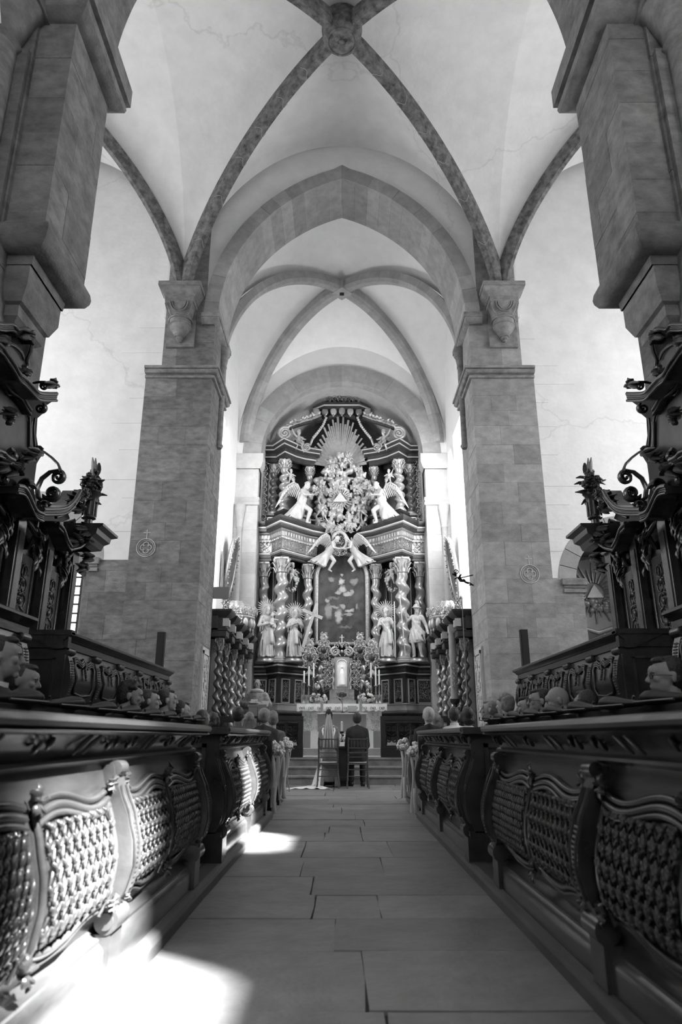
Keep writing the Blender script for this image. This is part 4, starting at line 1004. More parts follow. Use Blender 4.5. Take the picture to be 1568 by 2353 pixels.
mb = MB(); mb.tube([(x, -.05, z) for x, z in fr], .075, 8); mb.build('frame', 'frame_gilt', pa, True)
mb = MB(); mb.tube([(x * 1.08, -.03, z + (.06 if z > pb else -.03)) for x, z in fr], .05, 8); mb.build('outer_frame', 'altar_wood', pa, True)
# medallion held by angels over the painting
md = A(781, 1243, Y=22.3); q = empty('medallion'); q.parent = RT
mb = MB(); mb.tube([(md.x + .24 * math.cos(t), md.y, md.z + .3 * math.sin(t)) for t in [2 * PI * i / 24 for i in range(25)]], .06, 8); mb.build('medallion_frame', 'gilt', q, True)
mb = MB(); mb.ell((md.x, md.y + .03, md.z), (.22, .03, .28), 16, 8); mb.build('medallion_field', 'altar_wood', q, True)
relief(.3, .36, (md.x, md.y - .01, md.z), q, 'gilt', 7); relief(1.0, .35, (md.x, md.y, md.z + .42), q, 'gilt', 3); relief(.5, .3, (md.x, md.y, md.z - .36), q, 'gilt', 3)
# statues
base3 = 3.1
def stand_statue(name, label, u, Y, me, rz, hl=None, zz=base3, ped=.14):
    x = A(u, 1500, Y=Y).x; r = empty(name, (x, Y, zz), rz, label, 'statue')
    mb = MB(); mb.lathe([(.32, 0), (.33, .03), (.3, .06), (.29, ped - .03), (.31, ped)], 10); mb.build('pedestal', 'gilt_dark', r, True, 40)
    o = link('figure', me, None, r); o.location = (0, 0, ped)
    if hl: halo(r, (0, .1, ped + hl), .36)
    return r
r = stand_statue('saint_statue', 'pale carved saint holding a child, ray halo, leftmost on the altarpiece', 612, 21.75, saint(1, 'saint', 1.68, ((-.3, -.08, 1.15), (.02, -.24, 1.2)), ((.28, -.1, 1.12), (.2, -.26, 1.15)), True, False, .06, True, .4, long=True), .15, 1.55); halo(r, (.22, -.1, 1.4), .2, 18)
r = stand_statue('saint_statue', 'pale carved saint leaning on a tall diagonal cross, ray halo', 677, 21.75, saint(2, 'saint', 1.55, ((-.3, -.08, 1.2), (-.04, -.26, 1.28)), ((.3, -.1, 1.22), (.14, -.26, 1.3)), True, False, -.05, False, .5, long=True), .1, 1.45)
mb = MB(); mb.M = T(.2, -.3, .3) @ RY(R(17)); mb.box(-.05, .05, -.04, .04, 0, 1.55); mb.M = mb.M @ T(0, 0, 1.2) @ RY(R(5)); mb.box(-.36, .3, -.04, .04, -.05, .05); mb.build('cross', 'gilt', r)
r = stand_statue('saint_statue', 'pale bearded carved saint with a long staff, ray halo', 888, 21.75, saint(3, 'saint', 1.6, ((-.3, -.06, 1.15), (-.2, -.25, 1.2)), ((.3, -.06, 1.2), (.34, -.22, 1.28)), True, False, .05, False, -.35), -.1, 1.5)
mb = MB(); mb.tube([(.29, -.24, .14), (.29, -.24, 1.85)], .018, 8); mb.build('staff', 'gilt', r)
r = stand_statue('saint_statue', 'pale carved helmeted soldier saint raising a spear, rightmost on the altarpiece', 961, 21.75, saint(4, 'saint', 1.7, ((-.36, -.06, 1.32), (-.42, -.2, 1.55)), ((.32, .0, 1.14), (.36, -.12, .95)), True, True, -.05, False, .45, True), -.1, None)
mb = MB(); mb.M = T(-.38, -.2, .14) @ RY(R(-4)); mb.tube([(0, 0, 0), (0, 0, 1.95)], .016, 8); mb.tube([(0, 0, 1.95), (0, 0, 2.02), (0, 0, 2.2)], [.016, .045, .005], 6, flat=(1, .4)); mb.build('spear', 'gilt', r)
p = A(678, 1200, Y=21.9); angel('angel_statue', 'large pale winged angel bowing on the left cornice of the altarpiece', (-1.5, 22.0, 7.68), R(58), .92, mirror=1, lean=.2)
angel('angel_statue', 'large pale winged angel bowing on the right cornice of the altarpiece', (1.5, 22.0, 7.68), R(-58), .92, mirror=-1, lean=.2)
angel('angel_statue', 'winged carved angel reclining left above the arched painting', (-.72, 22.4, 6.25), R(70), .78, mirror=1, lean=.45)
angel('angel_statue', 'winged carved angel reclining right above the arched painting', (.72, 22.4, 6.25), R(-70), .78, mirror=-1, lean=.45)
PM = putto_mesh(2, 'putto', .018, 'statue')
for (u, v, mi, sc, lb) in ((687, 1012, 1, .95, 'small winged putto seated on the upper cornice, left of the rays'), (882, 1012, -1, .95, 'small winged putto seated on the upper cornice, right of the rays'),
                           (669, 1095, 1, .62, 'tiny putto flying between upper columns, left side'), (894, 1095, -1, .62, 'tiny putto flying between upper columns, right side'),
                           (672, 1318, 1, .85, 'putto lifting a garland beside the left big twisted column'), (900, 1318, -1, .85, 'putto lifting a garland beside the right big twisted column')):
    p = A(u, v, Y=22.25); r = empty('putto_statue', (p.x, p.y, p.z - .3 * sc), mi * .4, lb, 'statue'); r.scale = (sc * mi, sc, sc); link('figure', PM, None, r)
for s in (-1, 1):      # flower garlands below those putti
    r = empty('carved_garland', (0, 0, 0), 0, 'pale carved flower garland hanging beside the %s big twisted column' % ('left' if s < 0 else 'right'), 'garland')
    mb = MB(); rg = random.Random(9); pts = [A(u, v, Y=22.3) for u, v in ((659, 1352), (664, 1356), (671, 1357), (678, 1352), (682, 1340), (686, 1328))]
    for a, b in zip(pts, pts[1:]):
        for k in range(7): c = a.lerp(b, k / 7); mb.ell((-s * c.x if s > 0 else c.x, c.y + rg.uniform(-.05, .05), c.z + rg.uniform(-.05, .05)), rg.uniform(.03, .055), 6, 4)
    mb.build('flowers', 'gilt', r, True)
# ================================================================== altar table and its furnishings
yt = 20.35
al = empty('high_altar', (0, yt, .85), 0, 'high altar table with white fringed cloth and pale carved front', 'altar')
mb = MB(); mb.box(-1.12, 1.12, .1, .38, 0, .82); mb.build('altar_block', 'linen', al)
mb = MB(); mb.plan([(-1.16, .385), (-1.16, .05), (1.16, .05), (1.16, .385)], [(0, .8), (.06, .82), (.08, .88), (.08, .96), (-.3, .96), (-.3, .8)]); mb.build('altar_slab', 'linen', al)
mb = MB(); N = 60
def hem(u, v):
    x = -1.27 + 2.54 * u; return (x, -.045 - .012 * math.sin(u * 60) * (1 - v), .975 - (1 - v) * (.19 + .02 * math.sin(u * 2 * PI * 14)))
mb.grid(hem, 90, 3); mb.box(-1.27, 1.27, -.04, .385, .962, .98); mb.build('altar_cloth', 'linen', al)
for k in range(10):
    o = relief(.14, .11, (-1.12 + k * .249, -.07, .86), al, 'gilt_dark', 8, 0, 'embroidered_motif', .03)
for k in range(6): relief(.34, .62, (-.95 + k * .38, .09, .42), al, 'lace', 9, 0, 'carved_front_panel')
ftz = .85 + .98
# tabernacle
tb = empty('tabernacle', (0, 20.85, ftz), 0, 'ornate gilded tabernacle with arched niche standing on the high altar', 'tabernacle')
mb = MB(); mb.box(-.42, .42, -.05, .3, 0, .12); mb.box(-.36, .36, -.02, .3, .12, .42); mb.build('tabernacle_base', 'gilt_dark', tb)
mb = MB(); mb.box(-.22, .22, -.04, .28, .42, 1.35); mb.build('tabernacle_body', 'gilt', tb)
ol = [(-.15, .5), (.15, .5)] + [(.15 * math.cos(PI * i / 12), 1.12 + .15 * math.sin(PI * i / 12)) for i in range(13)]
mb = MB(); mb.M = T(0, -.045, 0); mb.prism(ol, .015, 'Y'); mb.build('niche_field', 'linen', tb)
mb = MB(); mb.tube([(x, -.06, z) for x, z in ol + ol[:1]], .022, 6); mb.build('niche_frame', 'gilt_line', tb, True)
mb = MB(); mb.tube([(0, -.08, .55), (0, -.08, .85), (0, -.08, 1.0)], [.1, .07, .03], 10); mb.ell((0, -.08, 1.05), (.04, .04, .05), 8, 6); mb.build('niche_figure', 'linen', tb, True)
for s in (-1, 1):
    for k, z in enumerate((.45, .85)): relief(.3, .5, (s * .36, 0, z + .2), tb, 'gilt_dark', 10, 0, 'scroll_bracket')
    c = column(tb, s * .26, -.06, .42, 1.3, .03, 'gilt', 'gilt', 3, .12)
    mb = MB(); spiral(mb, (s * .2, -.05, 1.5), .13, 1.6, .04, (s, 0, 0), (0, 0, 1), PI / 2, -1, 6, 12); mb.build('crest_scroll', 'gilt', tb, True)
relief(.6, .42, (0, -.05, 1.58), tb, 'gilt', 11, 0, 'crest'); relief(.5, .22, (0, -.07, .27), tb, 'gilt', 3, 0, 'door_carving')
mb = MB(); mb.ell((0, -.07, .27), (.14, .03, .08), 14, 6); mb.build('door_medallion', 'altar_wood', tb, True)
mb = MB(); mb.tube([(0, -.05, 1.75), (0, -.05, 2.0)], .018, 6); mb.tube([(-.07, -.05, 1.92), (.07, -.05, 1.92)], .018, 6); mb.build('top_cross', 'gilt', tb)
# kneeling tabernacle angels and reliquaries
def reliquary(u, v0, v1, Y, lb, w):
    b, t = A(u, v1, Y=Y), A(u, v0, Y=Y); hgt = t.z - b.z; r = empty('reliquary', b, 0, lb, 'reliquary', 'silver reliquaries on the altar')
    mb = MB(); mb.lathe([(w * .34, 0), (w * .36, .03), (w * .2, .08), (w * .1, .16), (w * .16, .2)], 12); mb.build('foot', 'gilt_dark', r, True, 40)
    relief(w, hgt * .6, (0, 0, hgt * .48), r, 'gilt', 12, 0, 'ornate_body'); relief(w * .6, hgt * .35, (0, -.02, hgt * .84), r, 'gilt', 13, 0, 'crown')
    mb = MB(); mb.ell((0, -.03, hgt * .45), (w * .2, .05, hgt * .1), 12, 8); mb.build('glass_oval', 'altar_wood', r, True)
    mb = MB(); mb.ell((0, .03, hgt * .48), (w * .42, .04, hgt * .3), 14, 8); mb.ell((0, .03, hgt * .8), (w * .24, .035, hgt * .16), 10, 6); mb.build('backplate', 'gilt_dark', r, True); return r
reliquary(712, 1465, 1552, 20.9, 'tall ornate silver reliquary at the far left of the tabernacle', .48); reliquary(855, 1465, 1552, 20.9, 'tall ornate silver reliquary at the far right of the tabernacle', .48)
reliquary(744, 1452, 1530, 21.15, 'ornate silver reliquary just left of the tabernacle crest', .44); reliquary(828, 1452, 1530, 21.15, 'ornate silver reliquary just right of the tabernacle crest', .44)
mb = MB(); mb.box(-1.15, 1.15, 20.75, 21.3, .86, 1.82); mb.box(-1.15, -.46, 20.75, 21.3, 1.8, 2.1); mb.box(.46, 1.15, 20.75, 21.3, 1.8, 2.1); gr = mb.build('altar_gradine', 'gilt_dark'); tag(gr, 'gilded shelf behind the high altar carrying candles and reliquaries', 'shelf')
mb = MB(); mb.box(-.78, -.52, 21.05, 21.28, 2.08, 3.1); mb.build('upper_ledge', 'altar_wood', gr); mb = MB(); mb.box(.52, .78, 21.05, 21.28, 2.08, 3.1); mb.build('upper_ledge', 'altar_wood', gr)
for s in (-1, 1):
    r = empty('tabernacle_angel', (s * .62, 20.9, 2.1), s * .3, 'small gilded angel flanking the tabernacle on its %s' % ('left' if s < 0 else 'right'), 'statue'); r.scale = (s * .95, .95, .95); o = link('figure', putto_mesh(7, 'putto', .02, 'gilt_dark'), None, r); o.location.z = .15
    relief(.3, .9, (s * .42, 20.72, 2.7), gr, 'gilt', 14, 0, 'scroll_wing')
# candles
for k, (u, v0, v1, Y) in enumerate(((699, 1542, 1568, 20.5), (710, 1532, 1575, 20.5), (721, 1524, 1556, 20.5), (853, 1524, 1556, 20.5), (864, 1532, 1575, 20.5), (872, 1540, 1572, 20.5))):
    t, b = A(u, v0, Y=Y), A(u, v1, Y=Y); g0 = ftz
    r = empty('altar_candle', (b.x, Y, g0), 0, '%s white candle on a tall dark candlestick %s of the tabernacle' % (('outermost', 'middle', 'innermost', 'innermost', 'middle', 'outermost')[k], 'left' if k < 3 else 'right'), 'candle', 'tall altar candles')
    hh = b.z - g0; mb = MB(); mb.lathe([(.09, 0), (.09, .02), (.04, .06), (.025, .12), (.045, .18), (.02, .24), (.03, hh * .6), (.018, hh * .7), (.02, hh * .92), (.055, hh * .97), (.05, hh)], 12); mb.build('candlestick', 'gilt_dark', r, True, 50)
    mb = MB(); mb.lathe([(.024, hh), (.023, t.z - g0), (.006, t.z - g0 + .012)], 10); mb.build('candle', 'wax', r, True, 40)
    mb = MB(); mb.tube([(0, 0, t.z - g0 + .005), (0, 0, t.z - g0 + .03)], .004, 5); mb.build('wick', 'ebony_matte', r)
# flower arrangements
def flower_heads(mb, c, rad, n, rg, fr=(.03, .055), flat=1):
    for k in range(n):
        while True:
            d = Vector((rg.uniform(-1, 1), rg.uniform(-1, 1), rg.uniform(-1, 1)))
            if .3 < d.length < 1: break
        p = Vector(c) + Vector((d.x * rad[0], d.y * rad[1], d.z * rad[2])); q = rg.uniform(*fr); nn = d.normalized()
        for j in range(5):
            a = j * 1.2566 + k; t1 = nn.orthogonal().normalized(); t2 = nn.cross(t1); mb.ell(p + (t1 * math.cos(a) + t2 * math.sin(a)) * q * .7, q * .62, 5, 4)
        mb.ell(p + nn * q * .4, q * .5, 5, 4)
for s, u in ((-1, 731), (1, 843)):
    p = A(u, 1610, Y=20.42); r = empty('altar_bouquet', (p.x, 20.45, ftz), 0, 'white flower arrangement on the %s half of the high altar' % ('left' if s < 0 else 'right'), 'flowers'); rg = random.Random(30 + s)
    mb = MB(); mb.lathe([(.07, 0), (.1, .05), (.09, .1), (.1, .12)], 10); mb.build('bowl', 'gilt_dark', r, True)
    mb = MB(); flower_heads(mb, (0, 0, .17), (.26, .16, .12), 40, rg); mb.build('blossoms', 'petal', r, True)
    mb = MB()
    for k in range(30): a = rg.uniform(0, 6.28); L = rg.uniform(.2, .42); leaf(mb, (0, 0, .12), (math.cos(a) * L, math.sin(a) * L * .5, .12 + rg.uniform(-.02, .45)), .03, (0, 0, .04), .3, 3)
    mb.build('foliage', 'leaf', r, True)
    mb = MB(); flower_heads(mb, (-s * .06 + s * .1, .05, .5), (.1, .08, .16), 12, rg, (.025, .04)); mb.build('tall_blooms', 'petal', r, True)['kind'] = 'stuff'
# people's altar in front
fa = empty('front_altar', (0, 18.6, .67), 0, 'low modern altar draped in plain grey cloth before the high altar', 'altar')
mb = MB(); mb.box(-.62, .62, 0, .7, .4, .83); mb.build('cloth_front', 'grey_cloth', fa)
mb = MB(); mb.box(-.65, .65, -.03, .73, .83, .86); mb.build('altar_top', 'linen', fa)
for s in (-1, 1):
    mb = MB(); mb.box(s * .4, s * .8, .0, .6, 0, .42); mb.build('white_block', 'linen', fa); mb = MB(); mb.box(s * .8, s * .98, .02, .58, 0, .41); mb.build('grey_block', 'grey_cloth', fa)
for k, (u, lb) in enumerate(((740, 'short thick grey candle at the left end of the front altar'), (829, 'short thick grey candle at the right end of the front altar'))):
    p = A(u, 1640, Y=18.8); r = empty('pillar_candle', (p.x, 18.8, 1.53), 0, lb, 'candle'); mb = MB(); mb.lathe([(.06, 0), (.06, .015), (.036, .02), (.036, .26), (.03, .265)], 14); mb.build('candle', 'grey_cloth', r, True, 40); mb = MB(); mb.tube([(0, 0, .26), (0, 0, .285)], .004, 5); mb.build('wick', 'ebony_matte', r)
p = A(787, 1645, Y=18.75); r = empty('altar_microphone', (.02, 18.75, 1.53), 0, 'thin gooseneck microphone standing on the front altar', 'microphone'); mb = MB(); mb.lathe([(.05, 0), (.05, .02), (.01, .025)], 10); mb.build('base', 'metal_dark', r); mb = MB(); mb.tube([(0, 0, .02), (0, 0, .2), (-.02, -.02, .28), (-.07, -.03, .33)], .008, 6); mb.build('gooseneck', 'metal_dark', r); mb = MB(); mb.cap((-.07, -.03, .33), (-.1, -.04, .36), .013); mb.build('capsule', 'metal_dark', r)
r = empty('altar_book', (.27, 18.85, 1.53), 0, 'dark missal on a small stand on the front altar', 'book'); mb = MB(); mb.M = RX(R(-20)); mb.box(-.12, .12, 0, .03, .03, .2); mb.build('book_cover', 'marble_grey', r); mb = MB(); mb.box(-.1, .1, -.02, .08, 0, .03); mb.build('stand', 'metal_dark', r)
r = empty('standing_candle', (0, 17.6, .51), 0, 'slim white candle in dark holder between the bride and groom', 'candle'); mb = MB(); mb.lathe([(.14, 0), (.14, .03), (.03, .06), (.025, .5), (.05, .52), (.05, .56)], 12); mb.build('holder', 'metal_dark', r, True, 40); mb = MB(); mb.lathe([(.028, .56), (.027, .78), (.005, .79)], 10); mb.build('candle', 'wax', r, True, 40)
# ================================================================== choir desks (front row)
def interp(tab, z):
    if z <= tab[0][0]: return tab[0][1]
    for (a, b), (c, d) in zip(tab, tab[1:]):
        if z <= c:
            t = (z - a) / (c - a); t = t * t * (3 - 2 * t) * .5 + t * .5; return b + (d - b) * t
    return tab[-1][1]
FACE = [(.24, 1.03), (.30, 1.0), (.38, .968), (.46, .955), (.54, .96), (.64, .985), (.74, 1.02), (.82, 1.043), (.88, 1.045)]
def fx(z): return interp(FACE, z)
def lattice_panel(s, dx, ya, yb, za, zb, pitch, seed, kind):
    """carved trellis with leaves on the bombe face"""
    rg = random.Random(seed); mb = MB()
    def P_(y, z, o): return (s * (fx(z) + dx - o), y, z)
    W_, Hh = yb - ya, zb - za
    n1 = int((W_ + Hh) / pitch) + 1
    for fam in (-1, 1):
        for k in range(-n1, n1 + 1):
            pts = []
            for i in range(13):
                z = za + Hh * i / 12; y = (ya + yb) / 2 + k * pitch + fam * (z - (za + zb) / 2) * .62
                if ya <= y <= yb: pts.append(P_(y, z, .012))
            if len(pts) > 2: mb.tube(pts, .006, 4)
    zstep = pitch / .62 / 2; kk = 0; z = za + .02
    while z < zb - .01:
        j = 0; y = ya + (pitch / 2 if kk % 2 else 0) + .01
        while y < yb:
            mb.ell(P_(y, z, .018), (.010, .010, .010), 6, 4)
            if kind == 0:
                for a in (-1, 1): leaf(mb, P_(y, z, .016), P_(y + a * pitch * .36, min(zb, z + zstep * .55), .026), .014, (0, 0, 0), .5, 3)
            leaf(mb, P_(y, z + .004, .014), P_(y + rg.uniform(-.008, .008), min(zb, z + zstep * (1.25 if kind else .8)), .026), .0145 if kind else .013, (s * -.006, 0, 0), .55, 3)
            y += pitch
        z += zstep; kk += 1
    return mb.mesh('lattice_panel', 'oak_carved', True)
def wave_pts(s, dx, ya, yb, z0, amp, o, ph=0, n=18, slope=0):
    return [(s * (fx(z0 + amp * math.sin(ph + 2 * PI * i / n)) + dx - o), ya + (yb - ya) * i / n, z0 + slope * abs(i / n - .5) + amp * math.sin(ph + 2 * PI * i / n)) for i in range(n + 1)]
def leaf_cluster(mb, s, dx, y, z, r, seed, o=.02):
    rg = random.Random(seed)
    for k in range(9):
        a = rg.uniform(0, 6.28); L = r * rg.uniform(.6, 1.15); b = Vector((s * (fx(z) + dx - o), y, z)); leaf(mb, b, b + Vector((-s * .02, math.cos(a) * L, math.sin(a) * L)), r * .3, (-s * .02, 0, 0), .5, 3)
    mb.ell((s * (fx(z) + dx - o - .012), y, z), r * .3, 6, 5)
def desk(s, dx, ys, label):
    y0, y1 = ys[0], ys[-1]; d = empty('choir_desk', (s * (1.1 + dx), (y0 + y1) / 2, .078), 0, label, 'choir desk', 'carved choir desks along the aisle')
    d.location = (0, 0, 0)
    def ext(name, prof, m='oak', a=y0, b=y1, sm=True):
        mb = MB(); mb.M = T(0, b, 0); mb.prism([(s * (x + dx), z) for x, z in prof], b - a, 'Y'); return mb.build(name, m, d, sm, 35)
    for a, b in zip(ys, ys[1:]):
        ext('plinth', [(.965, .078), (.965, .175), (.975, .19), (.985, .2), (.985, .212), (1.01, .225), (1.03, .245), (1.3, .25), (1.3, .078)], a=a + .04, b=b - .04 if b == y1 else b - .0)
        m_ = MB(); m_.grid(lambda u, v: (s * (fx(.24 + .63 * u) + dx), a + (b - a) * v, .24 + .63 * u), 24, 2); m_.box(s * (1.06 + dx), s * (1.3 + dx), a, b, .24, .95); m_.build('bombe_face', 'oak', d, True, 40)
    mb = MB(); prof = [(s * (fx(.24 + .63 * i / 16) + dx - .004), .24 + .63 * i / 16) for i in range(17)] + [(s * (1.3 + dx), .87), (s * (1.3 + dx), .24)]
    for yy in (y0, y1): mb.M = T(0, yy + .012, 0); mb.prism(prof, .024, 'Y')
    mb.build('end_board', 'oak', d)
    ext('lower_moulding', [(1.045, .845), (1.03, .85), (1.012, .862), (1.012, .874), (1.03, .884), (1.1, .884), (1.1, .845)], a=y0 - .02, b=y1 + .02)
    ext('frieze', [(1.035, .884), (1.03, .9), (1.01, .925), (.985, .945), (.968, .962), (1.1, .962), (1.1, .884)])
    ext('top_rail', [(.965, .955), (.945, .96), (.935, .968), (.948, .976), (.93, .982), (.922, .996), (.928, 1.012), (.95, 1.02), (1.36, 1.02), (1.36, .99), (1.1, .955)], a=y0 - .06, b=y1 + .06)
    for i, yb_ in enumerate(ys):          # scroll brackets
        w = .055; mb = MB(); yb_ = min(max(yb_, y0 + w), y1 - w)
        o = [(s * (fx(.27 + .57 * k / 18) + dx - .045 - .02 * math.sin(PI * k / 18)), .27 + .57 * k / 18) for k in range(19)] + [(s * (1.06 + dx), .84), (s * (1.06 + dx), .27)]
        mb.M = T(0, yb_ + w, 0); mb.prism(o, 2 * w, 'Y'); br = mb.build('scroll_bracket', 'oak', d, True, 30)
        mb = MB()
        for q in (-1, 1):
            pts = [(s * (fx(z) + dx - .052 - .02 * math.sin(PI * (z - .27) / .57)), yb_ + q * .03 * (1 - .35 * math.cos((z - .3) * 9)), z) for z in [.36 + .4 * k / 12 for k in range(13)]]
            mb.tube(pts, .006, 5)
        for k in range(14): z = .38 + k * .018; mb.box(s * (fx(z) + dx - .05 - .02 * math.sin(PI * (z - .27) / .57)), s * (fx(z) + dx - .07), yb_ - .02, yb_ + .02, z, z + .008)
        mb.build('bracket_fluting', 'oak_carved', br)
        mb = MB(); mb.M = T(s * (.995 + dx), yb_, .825) @ RX(PI / 2); mb.lathe([(.012, -w * .9), (.03, -w * .88), (.032, 0), (.03, w * .88), (.012, w * .9)], 14); mb.M = I4.copy()
        mb.build('scroll_head', 'oak', br, True, 40)
        mb = MB(); mb.M = T(s * (.965 + dx), yb_, .275) @ RX(PI / 2); mb.lathe([(.03, -w - .032), (.03, -w - .024), (.047, -w - .024), (.047, w + .024), (.03, w + .024), (.03, w + .032)], 18); mb.build('scroll_foot', 'oak', br, True, 40)
        mb = MB(); mb.box(s * (.945 + dx), s * (1.1 + dx), yb_ - w - .02, yb_ + w + .02, .078, .23); mb.build('foot_block', 'oak', br)
    for k, (a, b) in enumerate(zip(ys, ys[1:])):
        a2, b2 = a + .1, b - .1; mid = (a2 + b2) / 2
        for j, (p, q) in enumerate(((a2, mid - .04), (mid + .04, b2))):
            # near the brackets the trellis is dense, towards the centre it is open
            link('lattice_panel', lattice_panel(s, dx, p + .03, q - .03, .345, .69, .047 if (j + k) % 2 else .075, k * 3 + j, (j + k) % 2), None, d)
            mb = MB()
            for z0, r in ((.745, .014), (.715, .016), (.69, .012)): mb.tube(wave_pts(s, dx, p, q, z0, .022, .014, 0 if j else PI), r, 6)
            mb.build('wave_moulding', 'oak', d, True)
            mb = MB()
            for z0, r in ((.315, .013), (.29, .01)): mb.tube(wave_pts(s, dx, p, q, z0, .02, .012, PI if j else 0, slope=.05), r, 6)
            mb.build('wave_moulding', 'oak', d, True)
            for e in (p, q):
                mb = MB(); mb.tube([(s * (fx(z) + dx - .01), e, z) for z in [.3 + .42 * i / 12 for i in range(13)]], .013, 6); mb.build('panel_bead', 'oak', d, True)
        for (yy, zz, r) in ((mid, .76, .06), (mid, .31, .055), (a2, .77, .05), (b2, .77, .05), (a2, .34, .045), (b2, .34, .045)):
            mb = MB(); leaf_cluster(mb, s, dx, yy, zz, r, int(yy * 100)); mb.build('leaf_cluster', 'oak_carved', d, True)
        mb = MB()     # gadroons and little scrolls on the frieze
        for t in (.22, .28, .7, .76):
            yy = a + (b - a) * t; mb.tube([(s * (1.022 + dx - .008), yy, .89), (s * (.985 + dx), yy + .012, .925), (s * (.96 + dx), yy + .034, .955)], [.006, .011, .006], 6)
        for t in (.08, .5, .92):
            yy = a + (b - a) * t
            for q in (-1, 1): spiral(mb, (s * (.985 + dx), yy + q * .04, .924), .03, 1.2, .008, (s * .5, .8, 0), (-s * .55, 0, .8), 0, q, 5, 9)
        mb.build('frieze_carving', 'oak_carved', d, True)['kind'] = 'stuff'
    return d
DXL, DXR = -.06, .0
desk(-1, DXL, [-.2, 1.45, 3.1, 4.78], 'long carved oak choir desk nearest on the left, sunlit in its middle')
desk(1, DXR, [-.35, 1.3, 2.95, 4.8], 'long carved oak choir desk nearest on the right, in shade')
desk(-1, DXL, [5.72, 7.3, 8.88], 'shorter carved oak choir desk farther along the left of the aisle, streaked by sunlight')
desk(1, DXR, [5.78, 7.4, 9.0], 'shorter carved oak choir desk farther along the right of the aisle, in shade')
# panelled near ends of the farther desks
for s, dx, y0 in ((-1, DXL, 5.7), (1, DXR, 5.76)):
    e = empty('desk_end_panel', (0, 0, 0), 0, 'dark panelled end of the farther %s choir desk facing the camera' % ('left' if s < 0 else 'right'), 'desk end')
    mb = MB(); mb.box(s * (1.0 + dx), s * (1.62 + dx), y0 - .06, y0 - .015, .078, 1.0); mb.build('end_board', 'oak', e)
    mb = MB(); mb.box(s * (.93 + dx), s * (1.66 + dx), y0 - .14, y0 - .015, .078, .24); mb.box(s * (.95 + dx), s * (1.64 + dx), y0 - .12, y0 - .015, .24, .28); mb.build('end_plinth', 'oak', e)
    mb = MB(); mb.box(s * (.93 + dx), s * (1.7 + dx), y0 - .16, y0 - .015, .97, 1.02); mb.build('end_cap', 'oak', e)
    mb = MB()
    for xx in (1.1, 1.55): mb.box(s * (xx + dx), s * (xx + .03 + dx), y0 - .085, y0 - .06, .32, .9)
    for zz in (.32, .87): mb.box(s * (1.1 + dx), s * (1.58 + dx), y0 - .085, y0 - .06, zz, zz + .03)
    for k in range(26): zz = .37 + k * .019; mb.box(s * (1.2 + dx), s * (1.46 + dx), y0 - .072, y0 - .06, zz, zz + .008)
    mb.build('end_moulding', 'oak_carved', e)
    mb = MB(); o = [(s * (fx(.27 + .57 * k / 18) + dx - .02), .27 + .57 * k / 18) for k in range(19)] + [(s * (1.08 + dx), .84), (s * (1.08 + dx), .27)]; mb.M = T(0, y0 - .02, 0); mb.prism(o, .1, 'Y'); mb.build('canted_pilaster', 'oak', e, True, 30)
    mb = MB()
    pts = [(s * (fx(z) + dx - .03), y0 - .07, z) for z in [.33 + .46 * k / 12 for k in range(13)]]
    mb.tube([(p[0], p[1] - .035, p[2]) for p in pts], .005, 5); mb.tube([(p[0], p[1] + .035, p[2]) for p in pts], .005, 5); mb.tube([(s * (fx(.58) + dx - .03), y0 - .07 + .018 * math.cos(t), .58 + .018 * math.sin(t)) for t in [2 * PI * i / 12 for i in range(13)]], .005, 5); mb.build('keyhole_moulding', 'oak_carved', e, True)
    mb = MB()
    for zz in (.92,): spiral(mb, (s * (.985 + dx), y0 - .1, zz), .03, 1.5, .009, (0, 1, 0), (0, 0, 1), 0, 1, 5, 9)
    mb.build('corner_carving', 'oak_carved', e, True)
# ================================================================== front-row stalls
for s in (-1, 1):
    nm = 'left' if s < 0 else 'right'; r = empty('choir_stall_row', (0, 0, 0), 0, 'row of dark choir seats with polished curved armrests behind the %s desks' % nm, 'choir stalls')
    y = 2.03; k = 0
    ol = [(1.72, -.03), (1.7, -.055), (1.72, -.085), (1.78, -.1), (1.9, -.085), (2.05, -.06), (2.3, -.055), (2.3, .055), (2.05, .06), (1.9, .085), (1.78, .1), (1.72, .085), (1.7, .055), (1.69, .0)]
    cap_m = None
    for k in range(11):
        yy = 2.03 + .65 * k
        mb = MB(); mb.M = T(0, yy, 0)
        mb.prism([(s * 1.95, .078), (s * 1.8, .1), (s * 1.84, .3), (s * 1.98, .5), (s * 1.93, .7), (s * 1.8, .9), (s * 1.7, 1.12), (s * 2.36, 1.12), (s * 2.36, .078)], .05, 'Y'); dv = mb.build('divider', 'oak', r)
        mb = MB(); mb.tube([(s * 1.7, yy + .03 + p, q) for p, q in ((-.62, 1.128), (-.45, 1.134), (-.28, 1.142), (-.14, 1.15), (-.06, 1.152), (-.02, 1.15), (0, 1.146))], [.012, .02, .031, .042, .043, .036, .012], 12, flat=(1.5, 1)); c = mb.build('armrest', 'oak_dark', dv, True, 60)
        mb = MB(); mb.tube([(s * 1.62, yy + .03 + p, q) for p, q in ((-.5, 1.125), (-.28, 1.128), (-.12, 1.13), (-.03, 1.13), (.0, 1.145), (-.02, 1.165))], .007, 5); mb.build('armrest_bead', 'oak_carved', dv, True)
        mb = MB(); spiral(mb, (s * 1.82, yy - .05, .98), .05, 1.3, .014, (s, 0, 0), (0, 0, 1), 0, 1, 5, 10); mb.build('arm_scroll', 'oak_carved', dv, True)
        if k < 10:
            mb = MB(); mb.box(s * 1.82, s * 2.34, yy + .0, yy + .6, .48, .52); mb.build('seat', 'oak', r)
